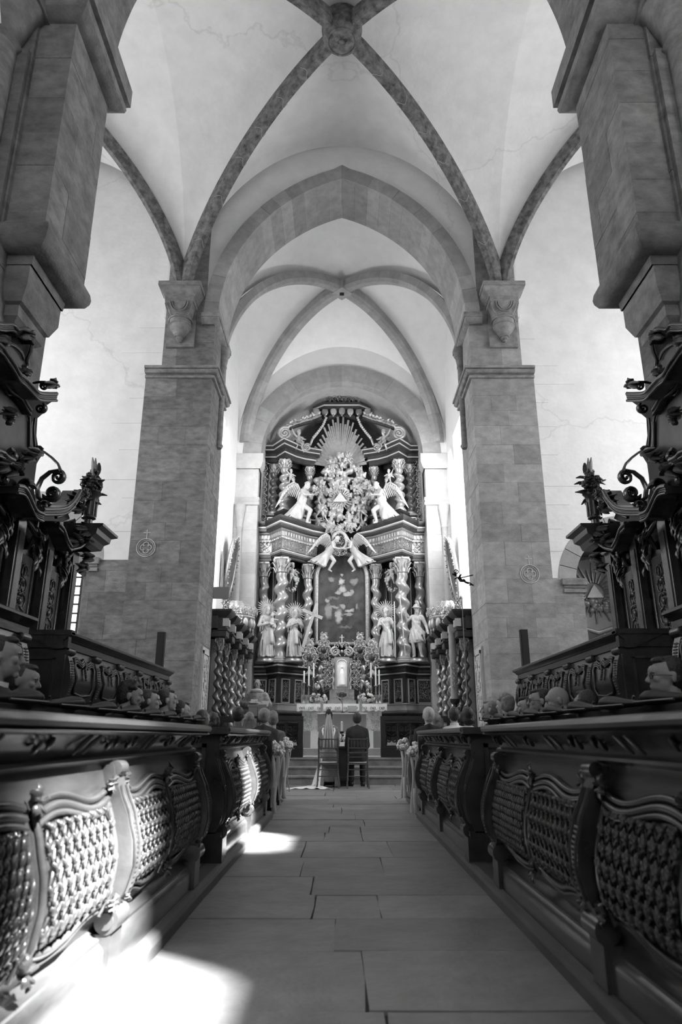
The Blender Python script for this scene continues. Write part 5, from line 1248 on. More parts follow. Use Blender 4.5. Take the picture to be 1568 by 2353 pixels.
# ================================================================== second-row desks
def back_desk(s, y0, y1, n, label):
    d = empty('upper_choir_desk', (0, 0, 0), 0, label, 'choir desk', 'upper choir desks with cartouche panels')
    X0 = 2.44
    def fx2(z): return interp([(.8, 2.47), (1.2, 2.465), (1.3, 2.44), (1.42, 2.41), (1.55, 2.43), (1.67, 2.47), (1.8, 2.47)], z)
    mb = MB(); mb.grid(lambda u, v: (s * fx2(.8 + .9 * u), y0 + (y1 - y0) * v, .8 + .9 * u), 24, 2); mb.box(s * 2.475, s * 2.55, y0, y1, .42, 1.7); mb.build('desk_face', 'oak', d, True, 40)
    mb = MB(); mb.M = T(0, y1 + .06, 0); mb.prism([(s * x, z) for x, z in ((2.475, 1.69), (2.455, 1.7), (2.455, 1.715), (2.468, 1.72), (2.468, 1.77), (2.455, 1.77), (2.44, 1.79), (2.415, 1.805), (2.4, 1.815), (2.4, 1.835), (2.43, 1.85), (2.85, 1.85), (2.85, 1.82), (2.55, 1.69))], y1 - y0 + .14, 'Y'); mb.build('desk_cornice', 'oak', d, True, 30)
    L = (y1 - y0) / n
    for k in range(n + 1):
        yy = y0 + L * k; yy = min(max(yy, y0 + .05), y1 - .05)
        mb = MB(); o = [(s * (fx2(.82 + .87 * i / 20) - .016), .82 + .87 * i / 20) for i in range(21)] + [(s * 2.5, 1.69), (s * 2.5, .82)]; mb.M = T(0, yy + .05, 0); mb.prism(o, .1, 'Y'); p = mb.build('pilaster', 'oak', d, True, 30)
        mb = MB(); mb.M = T(s * 2.45, yy, 1.675) @ RX(PI / 2); mb.lathe([(.02, -.07), (.035, -.065), (.035, .065), (.02, .07)], 12); mb.build('scroll_head', 'oak', p, True, 40)
        mb = MB()
        for i in range(14): z = 1.3 + i * .022; mb.box(s * (fx2(z) - .014), s * (fx2(z) - .022), yy - .025, yy + .025, z, z + .011)
        mb.build('fluting', 'oak_carved', p)
    for k in range(n):
        a, b = y0 + L * k + .14, y0 + L * (k + 1) - .14; m_ = (a + b) / 2
        pn = empty('cartouche_panel'); pn.parent = d
        def q(y, z, o=.012): z = 1.3 + (z - .91) * .54; return (s * (fx2(z) - o), y, z)
        mb = MB(); mb.tube([q(a + .04, .95), q(a, 1.05), q(a + .03, 1.2), q(a - .01, 1.38), q(a + .02, 1.47)], .012, 6); mb.tube([q(b - .04, .95), q(b, 1.05), q(b - .03, 1.2), q(b + .01, 1.38), q(b - .02, 1.47)], .012, 6); mb.tube([q(a + .04, .95), q(m_, .91), q(b - .04, .95)], .012, 6); mb.build('panel_moulding', 'oak', pn, True)
        mb = MB()
        for dz, r in ((0, .016), (-.04, .014), (-.075, .01)):
            mb.tube([q(a - .01, 1.5 + dz), q(a + .06, 1.52 + dz), q(m_ - .08, 1.46 + dz), q(m_ - .02, 1.5 + dz), q(m_, 1.53 + dz), q(m_ + .02, 1.5 + dz), q(m_ + .08, 1.46 + dz), q(b - .06, 1.52 + dz), q(b + .01, 1.5 + dz)], r, 6)
        mb.build('wave_crest', 'oak', pn, True)
        mb = MB(); rg = random.Random(k)
        for i in range(12): z = 1.42 - i * .02; mb.ell(q(m_ + rg.uniform(-.03, .03) * (1 - i / 14), z, .02), (.014, .014, .016), 6, 4)
        mb.build('pendant_carving', 'oak_carved', pn, True)
        mb = MB()
        for z_ in (.8, .85):
            mb.tube([q(m_ - .1, z_), q(m_ - .05, z_ + .03), q(m_, z_ - .005), q(m_ + .05, z_ + .03), q(m_ + .1, z_)], .011, 6)
        mb.build('foot_carving', 'oak_carved', pn, True)
    return d
bl = back_desk(-1, 6.3, 10.15, 5, 'raised oak choir desk with five cartouche panels behind the left seats'); br_ = back_desk(1, 6.22, 9.95, 5, 'raised oak choir desk with five cartouche panels behind the right seats')
bl2 = back_desk(-1, 1.6, 5.45, 5, 'nearer raised oak choir desk at the left edge of the picture'); br2 = back_desk(1, 1.4, 5.15, 5, 'nearer raised oak choir desk at the right edge of the picture')
for s, y0, par in ((-1, 6.28, bl), (1, 6.2, br_)):
    mb = MB(); mb.box(s * 2.45, s * 2.95, y0 - .03, y0 + .02, .42, 1.72); mb.build('end_board', 'oak', par)
    mb = MB(); mb.box(s * 2.4, s * 2.98, y0 - .07, y0 + .02, 1.81, 1.855); mb.box(s * 2.43, s * 2.96, y0 - .045, y0 + .02, 1.7, 1.82); mb.build('end_cornice', 'oak', par)
    mb = MB()
    for a, b, c, d in ((2.53, 2.9, 1.05, 1.07), (2.53, 2.9, 1.6, 1.62), (2.53, 2.55, 1.06, 1.61), (2.88, 2.9, 1.06, 1.61)): mb.box(s * a, s * b, y0 - .045, y0 - .03, c, d)
    mb.build('end_moulding', 'oak_carved', par)
    mb = MB(); mb.tube([(s * 2.95, y0 - .05, 1.82), (s * 3.0, y0 - .2, 1.7), (s * 3.05, y0 - .4, 1.35), (s * 3.0, y0 - .55, 1.05), (s * 2.95, y0 - .6, .9)], .07, 8); mb.build('curved_wing', 'oak', par, True)
# ================================================================== tall carved dossals
def dossal(s):
    nm = 'left' if s < 0 else 'right'
    d = empty('choir_dossal', (0, 0, 0), 0, 'towering dark carved choir stall back with scrolled crest at the %s edge' % nm, 'choir stall back', 'carved choir stall backs')
    XB = 3.12
    def Q(cx, cy, X=XB):
        p = A(cx / 3.7333, 720 + cy / 3.7333, X=-X); return Vector((s * X, p.y, p.z))
    def yz(cx, cy): p = Q(cx, cy); return (p.y, p.z)
    crest = [(-320, -60), (-160, 20), (0, 90), (110, 95), (150, 140), (235, 135), (285, 215), (265, 330), (235, 400), (240, 470), (215, 545), (270, 600), (330, 665), (400, 690), (490, 690), (480, 735), (400, 790), (380, 850), (322, 900), (312, 1050), (330, 1160), (370, 1200), (315, 1290), (300, 1400), (290, 1500), (310, 1640), (380, 1690), (480, 1690), (570, 1680), (600, 1760), (540, 1790), (430, 1780), (330, 1780), (230, 1700), (120, 1640), (0, 1600), (-320, 1500)]
    mb = MB(); mb.M = T(s * XB, 0, 0); mb.prism([yz(*c) for c in crest], s * .1, 'X'); mb.build('crest_board', 'oak_dark', d)
    # painted / smoky field
    field = [(-300, 620), (0, 620), (60, 720), (130, 790), (190, 830), (232, 900), (245, 1000), (240, 1150), (190, 1200), (60, 1210), (-300, 1180)]
    mb = MB(); mb.M = T(s * (XB - .012), 0, 0); mb.prism([yz(*c) for c in field], s * .012, 'X'); mb.build('crest_field', 'oak_panel', d)
    up = [(-200, 180), (0, 200), (70, 240), (130, 270), (190, 330), (215, 400), (170, 470), (130, 450), (60, 350), (0, 300), (-200, 200)]
    mb = MB(); mb.M = T(s * (XB - .012), 0, 0); mb.prism([yz(*c) for c in up], s * .012, 'X'); mb.build('crest_field', 'oak_panel', d)
    def run(pts, r, o=.03, name='crest_moulding', m='oak'):
        mb = MB(); n = len(pts); sm = []
        for i in range(n - 1):
            for t in (0, .33, .66):
                p0, p1, p2, p3 = [Vector(pts[min(max(i + j, 0), n - 1)]) for j in (-1, 0, 1, 2)]
                q = .5 * ((2 * p1) + (-p0 + p2) * t + (2 * p0 - 5 * p1 + 4 * p2 - p3) * t * t + (-p0 + 3 * p1 - 3 * p2 + p3) * t ** 3); sm.append(q)
        sm.append(Vector(pts[-1])); w = [Q(p.x, p.y, XB - o) for p in sm]; mb.tube(w, r, 7); return mb.build(name, m, d, True)
    def smooth_pts(pts):
        n = len(pts); sm = []
        for i in range(n - 1):
            for t in (0, .33, .66):
                p0, p1, p2, p3 = [Vector(pts[min(max(i + j, 0), n - 1)]) for j in (-1, 0, 1, 2)]
                sm.append(.5 * ((2 * p1) + (-p0 + p2) * t + (2 * p0 - 5 * p1 + 4 * p2 - p3) * t * t + (-p0 + 3 * p1 - 3 * p2 + p3) * t ** 3))
        return sm + [Vector(pts[-1])]
    def band(pts, w, depth, name='crest_cornice'):
        """solid moulded band: board proud of the crest with beads on its edges"""
        sm = smooth_pts(pts); ol = [(p.x, p.y) for p in sm] + [(p.x, p.y + w) for p in sm[::-1]]
        mb = MB(); pq = [Q(*c, XB - depth) for c in ol]; mb.M = T(s * (XB - depth), 0, 0); mb.prism([(p.y, p.z) for p in pq], s * (depth + .02), 'X'); o = mb.build(name, 'oak', d)
        for k, (f, r, e) in enumerate(((0, .022, .01), (.36, .011, .004), (.62, .009, .002), (1, .016, .0))):
            mb = MB(); mb.tube([Q(p.x, p.y + w * f, XB - depth - e) for p in sm], r, 6); mb.build('bead', 'oak', o, True)
    band([(-320, -60), (-160, 20), (0, 90), (110, 95), (150, 140), (235, 135), (285, 215)], 52, .1)
    band([(-200, 130), (0, 270), (60, 350), (130, 450), (165, 520), (215, 560), (270, 620), (330, 680), (400, 690), (485, 690)], 58, .24)
    band([(-200, 360), (0, 480), (40, 550), (100, 630), (180, 690), (230, 780), (262, 830)], 40, .08)
    for pts, r in (([(-200, 430), (0, 560), (60, 690), (110, 700), (180, 780), (240, 870), (255, 940), (255, 1150)], .014), ([(300, 900), (290, 1000), (300, 1150)], .012), ([(270, 930), (265, 1040), (268, 1150)], .012), ([(285, 215), (265, 330), (235, 400), (240, 470), (215, 545)], .02), ([(-200, 200), (0, 215), (70, 255), (130, 285), (180, 340), (205, 400)], .012)): run(pts, r, .03)
    band([(-250, 1150), (0, 1180), (60, 1230), (120, 1260)], 45, .16)
    band([(150, 1480), (215, 1500), (262, 1590), (310, 1690), (370, 1720)], 62, .2)
    band([(370, 1680), (480, 1680), (570, 1665), (640, 1600), (690, 1520)], 48, .18)
    band([(500, 1800), (545, 1850), (575, 1940), (610, 2000)], 40, .14)
    run([(480, 1750), (560, 1720), (640, 1660)], .018, .16); run([(590, 2030), (680, 2010), (740, 1960), (800, 1920)], .022, .12)
    KP = .00134
    def vol(cx, cy, rpx, th, st, dr, turns=1.6, tail=None, o=.08):
        """volute facing down the aisle: built upright across the stall, thick along it"""
        mb = MB(); c = Q(cx, cy, XB - o); ax = Vector((-s, 0, 0)); ay = Vector((0, 0, 1))
        tl = [c + ax * ((a - cx) * KP) + ay * ((cy - b_) * KP) for a, b_ in tail] if tail else None
        spiral(mb, c, rpx * KP, turns, th, ax, ay, st, dr, 8, 16, .12, (2.4, 1), tl); mb.build('volute', 'oak', d, True)
    vol(495, 1405, 56, .02, R(75), -1, 1.7, [(330, 1170), (370, 1195), (430, 1240), (480, 1290), (500, 1330)])
    vol(450, 1545, 58, .026, R(200), 1, 1.8, [(480, 1350), (410, 1365), (350, 1420), (325, 1500), (345, 1580), (395, 1615)])
    vol(220, 1490, 52, .026, R(0), 1, 1.6); vol(380, 625, 36, .014, R(0), 1, 1.5, [(290, 600), (330, 590), (370, 592)]); vol(350, 815, 40, .016, R(60), -1, 1.5)
    vol(110, 1220, 42, .02, R(90), 1, 1.5); vol(165, 1250, 36, .018, R(0), -1, 1.3); vol(30, 1420, 50, .02, R(45), 1, 1.4); vol(380, 1650, 34, .014, R(45), 1, 1.4, o=.14)
    # leaf crests
    mb = MB(); rg = random.Random(8)
    for (cx, cy, n, r) in ((215, 180, 12, 60), (430, 600, 9, 55), (190, 500, 8, 50), (230, 1230, 16, 60), (110, 1350, 16, 80), (300, 1180, 8, 60), (620, 1600, 10, 70), (690, 1560, 12, 70), (30, 1300, 12, 80), (20, 230, 8, 50), (60, 860, 6, 60), (40, 900, 5, 60), (660, 1680, 12, 60), (720, 1850, 14, 70), (640, 1960, 12, 70), (740, 2090, 10, 50), (690, 2180, 10, 50)):
        for k in range(n):
            a = rg.uniform(0, 6.28); b = Q(cx, cy, XB - .05); t = Q(cx + math.cos(a) * r * rg.uniform(.6, 1.1), cy + math.sin(a) * r * rg.uniform(.6, 1.1), XB - rg.uniform(.05, .18)); leaf(mb, b, t, .045, (-s * .04, 0, 0), .5, 4)
    mb.build('crest_foliage', 'oak_carved', d, True)
    # corner cornice with end return
    mb = MB(); c = Q(900, 1930, XB - .2)
    mb.plan([(s * 3.4, c.y + .0), (s * 2.92, c.y), (s * 2.92, c.y - .45)] if s > 0 else [(s * 2.92, c.y - .45), (s * 2.92, c.y), (s * 3.4, c.y)], [(q, c.z + z) for q, z in ((-.1, -.2), (-.02, -.17), (.0, -.1), (.05, -.06), (.06, .0), (.12, .03), (.12, .06), (-.3, .06), (-.3, -.2))]); mb.build('corner_cornice', 'oak', d, True, 30)
    # vase of carved flowers
    b = Q(760, 1760, 3.0); v = empty('vase_finial'); v.parent = d
    mb = MB(); mb.lathe([(.05, -.3), (.1, -.28), (.06, -.24), (.045, -.12), (.05, -.02), (.085, 0), (.075, .03), (.07, .1), (.075, .2), (.09, .27), (.12, .31), (.1, .33)], 16, tuple(b)); mb.build('vase', 'oak', v, True, 40)
    mb = MB()
    for k in range(10): a = 2 * PI * k / 10; mb.tube([b + Vector((.078 * math.cos(a), .078 * math.sin(a), z_)) for z_ in (.03, .12, .2)], .012, 5)
    for q in (-1, 1): spiral(mb, b + Vector((-s * .02, q * .15, .26)), .06, 1.4, .018, (0, q, 0), (0, 0, 1), PI, -1, 6, 10)
    mb.build('vase_fluting', 'oak_carved', v, True)
    mb = MB(); rg = random.Random(2)
    flower_heads(mb, b + Vector((0, 0, .45)), (.11, .13, .16), 34, rg, (.025, .045)); mb.build('carved_flowers', 'oak_carved', v, True)
    mb = MB()
    for k in range(26):
        a = rg.uniform(0, 6.28); L = rg.uniform(.1, .2); z = rg.uniform(.15, .5); leaf(mb, b + Vector((0, 0, z)), b + Vector((math.cos(a) * L, math.sin(a) * L, z + rg.uniform(-.05, .12))), .045, (0, 0, .03), .4, 3)
    for dy, dz in ((-.1, .74), (0, .77), (.13, .76)): leaf(mb, b + Vector((0, dy * .3, .52)), b + Vector((0, dy, dz)), .045, (0, .02, 0), .4, 5)
    mb.build('carved_leaves', 'oak_carved', v, True)
    # lower wall of panels
    ye = 8.45
    mb = MB(); mb.box(s * 3.4, s * 3.52, 1.0, ye, .42, 3.5); mb.build('lower_board', 'oak', d)
    ys_ = [ye - .1, 7.6, 6.85, 6.1, 5.35, 4.6, 3.85]
    for k, yy in enumerate(ys_):
        mb = MB(); mb.box(s * 3.28, s * 3.42, yy - .09, yy + .09, .9, 3.3); p = mb.build('pilaster', 'oak', d)
        mb = MB(); mb.box(s * 3.24, s * 3.42, yy - .12, yy + .12, 3.1, 3.2); mb.box(s * 3.22, s * 3.42, yy - .14, yy + .14, 3.195, 3.26); mb.build('pilaster_cap', 'oak', p)
        mb = MB(); mb.box(s * 3.27, s * 3.29, yy - .05, yy + .05, 1.2, 2.95); mb.build('pilaster_field', 'oak_carved', p)
    for a, b2 in zip(ys_, ys_[1:]):
        m_ = (a + b2) / 2; w = (a - b2) / 2 - .16
        pn = empty('dossal_panel'); pn.parent = d
        mb = MB(); pts = [(s * 3.39, m_ - w, 1.3), (s * 3.39, m_ - w, 2.8), (s * 3.38, m_ - w * .5, 2.95), (s * 3.38, m_, 2.88), (s * 3.38, m_ + w * .5, 2.95), (s * 3.39, m_ + w, 2.8), (s * 3.39, m_ + w, 1.3), (s * 3.39, m_ - w, 1.3)]; mb.tube(pts, .03, 7); mb.build('panel_frame', 'oak', pn, True)
        mb = MB(); mb.box(s * 3.385, s * 3.4, m_ - w, m_ + w, 1.3, 2.8); mb.build('panel_field', 'oak_panel', pn)
        relief(w * .9, .95, (s * 3.37, m_, 2.3), pn, 'oak_carved', 22, s * PI / 2, 'hanging_carving', .05)
        mb = MB(); mb.tube([(s * 3.3, m_ - w - .1, 3.12), (s * 3.26, m_ - w * .5, 3.0), (s * 3.25, m_, 2.97), (s * 3.26, m_ + w * .5, 3.0), (s * 3.3, m_ + w + .1, 3.12)], .03, 7); mb.build('swag', 'oak', pn, True)
    for yy in (7.97, 7.2, 6.45):      # carved console brackets with drapery under the crest
        mb = MB(); rg = random.Random(int(yy * 10))
        spiral(mb, (s * 3.2, yy, 3.3), .1, 1.5, .04, (-s, 0, 0), (0, 0, 1), PI / 2, 1, 7, 12, .12, None, [(s * 3.36, yy, 2.85), (s * 3.3, yy, 3.0), (s * 3.3, yy, 3.2), (s * 3.3, yy, 3.38)])
        for k in range(14): p = Vector((s * 3.28, yy + rg.uniform(-.08, .08), 3.1 - .03 * k)); leaf(mb, p, p + Vector((-s * .06, rg.uniform(-.08, .08), -.14)), .028, (-s * .03, 0, 0), .5, 3)
        mb.build('console_bracket', 'oak_carved', d, True)
    return d
dossal(-1); dossal(1)
# ================================================================== altar rail
for s in (-1, 1):
    r = empty('altar_rail', (0, 0, 0), 0, 'dark openwork carved altar rail on the top step, %s of the gap' % ('left' if s < 0 else 'right'), 'altar rail'); yb = 16.42; xa, xb = .87, 2.98
    mb = MB(); mb.M = T(0, 0, 0); mb.box(s * xa, s * xb, yb - .12, yb + .12, 1.3, 1.39); mb.box(s * (xa + .02), s * xb, yb - .09, yb + .09, 1.25, 1.3); mb.build('top_rail', 'ebony', r)
    mb = MB(); mb.box(s * xa, s * xb, yb - .12, yb + .12, .51, .72); mb.box(s * (xa + .02), s * xb, yb - .09, yb + .09, .72, .76); mb.build('base_rail', 'ebony', r)
    mb = MB(); mb.box(s * xa, s * (xa + .1), yb - .1, yb + .1, .5, 1.3); mb.build('end_post', 'ebony', r)
    n = 7; w = (xb - xa - .1) / n
    for k in range(n):
        cx = xa + .1 + w * (k + .5); mb = MB()
        for q in (-1, 1):
            for z, st in ((.88, 0), (1.12, PI)):
                spiral(mb, (s * cx + q * w * .22, yb, z), w * .22, 1.5, .022, (q, 0, 0), (0, 0, 1), st + .6, 1, 6, 10)
            leaf(mb, (s * cx + q * .02, yb, .95), (s * cx + q * w * .42, yb - .03, 1.02), .04, (0, -.03, 0), .5, 3)
        mb.build('openwork_scroll', 'ebony', r, True)
        mb = MB(); mb.lathe([(.03, .76), (.05, .82), (.025, .88), (.06, .98), (.02, 1.08), (.04, 1.16), (.03, 1.25)], 10, (s * (cx - w / 2), yb, 0)); mb.build('baluster', 'ebony', r, True, 50)
# ================================================================== chancel stalls with twisted columns
for s in (-1, 1):
    nm = 'left' if s < 0 else 'right'
    c = empty('chancel_stalls', (0, 0, 0), 0, 'dark chancel stall wall with a receding row of twisted columns on the %s' % nm, 'choir stalls', 'twisted-column stalls in the chancel')
    mb = MB(); mb.box(s * 3.12, s * 3.4, 16.35, 21.3, .51, 3.3); mb.build('back_wall', 'altar_wood', c)
    mb = MB(); mb.box(s * 2.75, s * 3.2, 17.25, 21.4, .51, 1.1); mb.build('stall_base', 'altar_wood', c); mb = MB(); mb.box(s * 2.75, s * 3.2, 16.56, 16.72, .51, 1.1); mb.build('column_pedestal', 'altar_wood', c)
    for k, yy in enumerate((16.55, 17.5, 18.75, 20.0, 21.1)):
        column(c, s * 2.88, yy, 1.1, 3.16, .075, 'twist_dark' if k < 2 else 'twist', 'gilt_dark', 6.2, .3, 0, s, .36)
        mb = MB(); pts = [(s * 3.3, yy - .22), (s * 2.7, yy - .22), (s * 2.7, yy + .22), (s * 3.3, yy + .22)]; pts = pts if s < 0 else pts[::-1]
        mb.plan(pts, [(-.05, 3.16), (0, 3.18), (0, 3.3), (.03, 3.32), (.03, 3.36), (-.02, 3.38), (-.02, 3.62), (.04, 3.66), (.08, 3.7), (.12, 3.76), (.12, 3.8), (-.2, 3.8), (-.2, 3.16)]); mb.build('entablature_block', 'altar_wood', c, True, 30)
        mb = MB(); mb.box(s * 2.66, s * 2.7, yy - .08, yy + .08, 3.42, 3.58); mb.build('gilt_plaque', 'gilt_line', c); relief(.34, .3, (s * 2.75, yy - .1, 3.94), c, 'gilt', 23, s * .8, 'crest_carving')
        mb = MB(); mb.M = T(s * 2.72, yy - .225, 3.5); mb.box(-.07, .07, -.02, 0, -.09, .09); mb.build('gilt_plaque', 'gilt_line', c)
        mb = MB(); mb.box(s * 3.0, s * 3.13, yy + .3, yy + .5, 1.1, 3.1); mb.build('pilaster', 'marble_grey', c)
        relief(.2, .34, (s * 3.0, yy + .28, 3.0), c, 'gilt_dark', 24, 0, 'small_capital')
    mb = MB(); mb.box(s * 2.9, s * 3.4, 16.3, 21.4, 3.3, 3.72); mb.build('entablature', 'altar_wood', c)
    # canopy over the seat
    k = empty('seat_canopy', (0, 0, 0), 0, 'pale carved canopy with scalloped fringe over the %s chancel stalls' % nm, 'canopy', 'carved canopies over the chancel stalls')
    cx, cy, cz = s * 3.05, 19.6, 4.05; n = 8
    arcp = [(cx - s * .52 * math.cos(t) * 1.0, cy + .5 * math.sin(t)) for t in [-PI / 2 + PI * i / n for i in range(n + 1)]]; arcp = arcp if s > 0 else arcp[::-1]
    arcp = arcp[::-1]
    mb = MB(); mb.plan(arcp, [(-.06, cz - .02), (0, cz), (.03, cz + .04), (.06, cz + .06), (.06, cz + .1), (-.4, cz + .1), (-.4, cz)]); mb.build('canopy_cornice', 'statue', k, True, 30)
    mb = MB()
    for i in range(n + 1):
        t = -PI / 2 + PI * i / n; x, y = cx - s * .5 * math.cos(t), cy + .48 * math.sin(t); mb.tube([(x, y, cz + .08), (cx - s * .42 * math.cos(t), cy + .4 * math.sin(t), cz + .3), (cx - s * .25 * math.cos(t), cy + .2 * math.sin(t), cz + .46)], [.1, .11, .12], 8)
    link('canopy_dome', sculpt(mb, 'canopy_dome', .03, 'gilt_dark', 1), None, k)
    for i in range(n + 1):
        t = -PI / 2 + PI * i / n; x, y = cx - s * .54 * math.cos(t), cy + .52 * math.sin(t)
        mb = MB(); mb.ell((x, y, cz - .1), (.085, .085, .15), 8, 6); mb.ell((x, y, cz - .28), (.03, .03, .06), 6, 4); mb.build('fringe_lappet', 'gilt', k, True)
        o = relief(.3, .28, (x, y - .03, cz + .26), k, 'gilt', 25, 0, 'crest_carving')
    mb = MB()
    for i in range(30):
        t = rg.uniform(-PI / 2, PI / 2); q = rg.uniform(.1, .9); mb.ell((cx - s * .45 * q * math.cos(t), cy + .55 * q * math.sin(t), cz - .22 - .2 * (1 - q) * rg.random()), (.06, .06, .07), 6, 4)
    link('canopy_soffit', sculpt(mb, 'canopy_soffit', .03, 'altar_wood', 1), None, k)
    mb = MB(); mb.box(cx, s * 3.5, cy - .3, cy + .3, cz - .35, cz + .1); mb.build('wall_bracket', 'altar_wood', k)
    # oval painting leaning from the wall
    u = 528 if s < 0 else 1042; o = empty('oval_painting', (s * 3.32, 20.35, 5.75), 0, 'tall oval painting in a carved frame tilted off the %s chancel wall' % nm, 'painting', 'tilted oval paintings'); o.rotation_euler = (0, R(7) * -s, 0)
    ring = [(0, .52 * math.cos(t), .9 * math.sin(t)) for t in [2 * PI * i / 32 for i in range(33)]]
    mb = MB(); mb.tube(ring, .07, 7); mb.build('oval_frame', 'gilt_dark', o, True); mb = MB(); mb.M = T(s * .02, 0, 0); mb.prism([(b, c_) for a, b, c_ in ring[:-1]], -s * .03, 'X'); mb.build('oval_canvas', 'brown_paint', o)
    mb = MB(); rg2 = random.Random(3)
    for a, b, c_ in ring[:-1]:
        for q in range(2): leaf(mb, (-s * .03, b, c_), (-s * .06, b * 1.14 + rg2.uniform(-.05, .05), c_ * 1.1 + rg2.uniform(-.06, .06)), .035, (-s * .03, 0, 0), .5, 3)
    mb.build('frame_foliage', 'gilt_dark', o, True)
# dais furniture: sign board, lamp bracket, paschal candle, pole, ambo
p = A(508, 1362, Y=16.3); b = empty('notice_board', (p.x, 16.3, p.z), 0, 'plain grey rectangular board on two bars beside the left pier', 'sign board')
mb = MB(); mb.box(-.19, .19, 0, .03, -.14, .14); mb.build('panel', 'board', b)
for z in (-.11, .11): mb = MB(); mb.box(-.36, -.18, .0, .025, z - .012, z + .012); mb.build('bar', 'metal_dark', b)
mb = MB(); mb.M = T(-3.47, 19.5, 0); mb.prism([(0, 5.0), (.75, 5.0), (.75, 5.75), (0, 6.05)], .03, 'X'); tag(mb.build('wall_panel', 'board'), 'tall dark grey panel on the left chancel wall beneath the window', 'panel')
lb = empty('lamp_bracket', (3.03, 15.75, 4.35), 0, 'wrought iron leafy lamp bracket on the right pier', 'lamp bracket')
mb = MB(); mb.tube([(0, 0, .15), (-.3, 0, .08)], .014, 6); mb.tube([(0, 0, -.1), (-.08, 0, -.04), (-.2, 0, .0), (-.3, 0, .0), (-.36, 0, .1)], .016, 6); mb.build('iron_arm', 'metal_dark', lb, True)
mb = MB(); rg = random.Random(6)
for k in range(12): c = Vector((-.1 - .03 * k, rg.uniform(-.05, .05), -.08 + .02 * k)); leaf(mb, c, c + Vector((rg.uniform(-.1, .1), -.05, rg.uniform(-.12, .12))), .035, (0, -.02, 0), .5, 3)
spiral(mb, (-.38, 0, .22), .06, 1.2, .014, (1, 0, 0), (0, 0, 1), PI, -1, 6, 10); mb.build('iron_leaves', 'metal_dark', lb, True)
p = A(1041, 1500, Y=16.95); pc_ = empty('paschal_candle', (p.x, 16.95, .51), 0, 'thick grey paschal candle in an ornate dark stand before the right stalls', 'candle')
mb = MB(); mb.lathe([(.16, 0), (.165, .05), (.12, .1), (.06, .18), (.05, .35), (.1, .42), (.05, .5), (.045, .8), (.09, .88), (.05, .95), (.05, 1.15), (.11, 1.2), (.12, 1.28)], 14); mb.build('stand', 'ebony', pc_, True, 40)
for z in (.4, .7, 1.0): relief(.3, .26, (0, -.06, z), pc_, 'gilt_dark', 26, 0, 'stand_carving')
hz = A(1041, 1452, Y=16.95).z - .51
mb = MB(); mb.lathe([(.09, 1.28), (.088, hz), (.01, hz + .01)], 16); mb.build('candle', 'grey_cloth', pc_, True, 40); relief(.12, .7, (0, -.085, 1.8), pc_, 'gilt', 27, 0, 'wax_relief', .03)
p = A(1072, 1500, Y=16.0); mb = MB(); mb.lathe([(.1, 0), (.1, .02), (.012, .03), (.012, 3.5), (.02, 3.52), (.005, 3.6)], 8); o = mb.build('processional_pole', 'metal_light', None, True, 40); o.location = (2.82, 16.2, .51); tag(o, 'thin upright metal pole in front of the right twisted columns', 'pole')
p = A(592, 1634, Y=17.0); am = empty('ambo', (p.x, 17.0, .51), 0, 'plain grey reading stand before the priest', 'lectern')
mb = MB(); mb.box(-.21, -.005, 0, .03, .55, 1.16); mb.box(.005, .21, 0, .03, .55, 1.16); mb.build('front_cloth', 'board', am); mb = MB(); mb.box(-.03, .03, .05, .11, 0, 1.1); mb.box(-.2, .2, -.1, .3, 0, .04); mb.build('stand', 'metal_dark', am); mb = MB(); mb.M = T(0, .02, 1.1) @ RX(R(25)); mb.box(-.24, .24, -.02, .32, 0, .025); mb.build('book_rest', 'board', am)
# wall speakers on the piers
for s, u, v0, v1, lb_ in ((-1, 372, 1453, 1560, 'left'), (1, 1203, 1447, 1552, 'right')):
    t, b = A(u, v0, Y=13.6), A(u, v1, Y=13.6); e = empty('column_speaker', (t.x, 13.6, t.z - 1.6), 0, 'slim tall black column loudspeaker against the %s pier' % lb_, 'loudspeaker', 'column loudspeakers')
    mb = MB(); mb.box(-.072, .072, -.05, .06, 0, 1.6); mb.build('cabinet', 'ebony_matte', e); mb = MB(); mb.box(-.062, .062, -.058, -.05, .03, 1.57); mb.build('grille', 'metal_dark', e)
    mb = MB(); mb.tube([(0, .02, .02), (0, .02, -(t.z - 1.6))], .02, 8); mb.box(-.2, .2, -.2, .2, -(t.z - 1.6), -(t.z - 1.6) + .02); mb.build('stand', 'metal_dark', e)
# ================================================================== pews with bouquets
BQ = {}
def bouquet(loc, L, label, seed, s):
    rg = random.Random(seed); e = empty('pew_bouquet', loc, 0, label, 'bouquet', 'white rose bouquets on the pew ends')
    mb = MB(); flower_heads(mb, (0, 0, 0), (.1, .09, .1), 26, rg, (.03, .045)); mb.build('blossoms', 'petal', e, True)
    mb = MB()
    for k in range(8): a = rg.uniform(0, 6.28); leaf(mb, (0, 0, -.02), (math.cos(a) * .13, math.sin(a) * .12, -.06), .03, (0, 0, .01), .3, 3)
    mb.build('foliage', 'leaf', e, True)
    for k in range(3):
        x0 = (-.05, .0, .05)[k]; n = 14; LL = L * (1, .93, .8)[k]; w = (.02, .027, .008)[k]; vs = []
        mb = MB(); curl = .12 if k == 0 else 0
        def rb(u, v):
            z = -.08 - LL * u; x = x0 + .02 * math.sin(u * 5 + k) + (v - .5) * w * 2; y = -.03 - .02 * math.sin(u * 7 + k * 2)
            if u > .93 and curl: x += s * -(u - .93) / .07 * curl; z = max(z, -.08 - LL * .97)
            return (x, y, z)
        mb.grid(rb, 28, 2); o = mb.build('ribbon', 'satin', e, True); md_ = o.modifiers.new('t', 'SOLIDIFY'); md_.thickness = .002
    return e
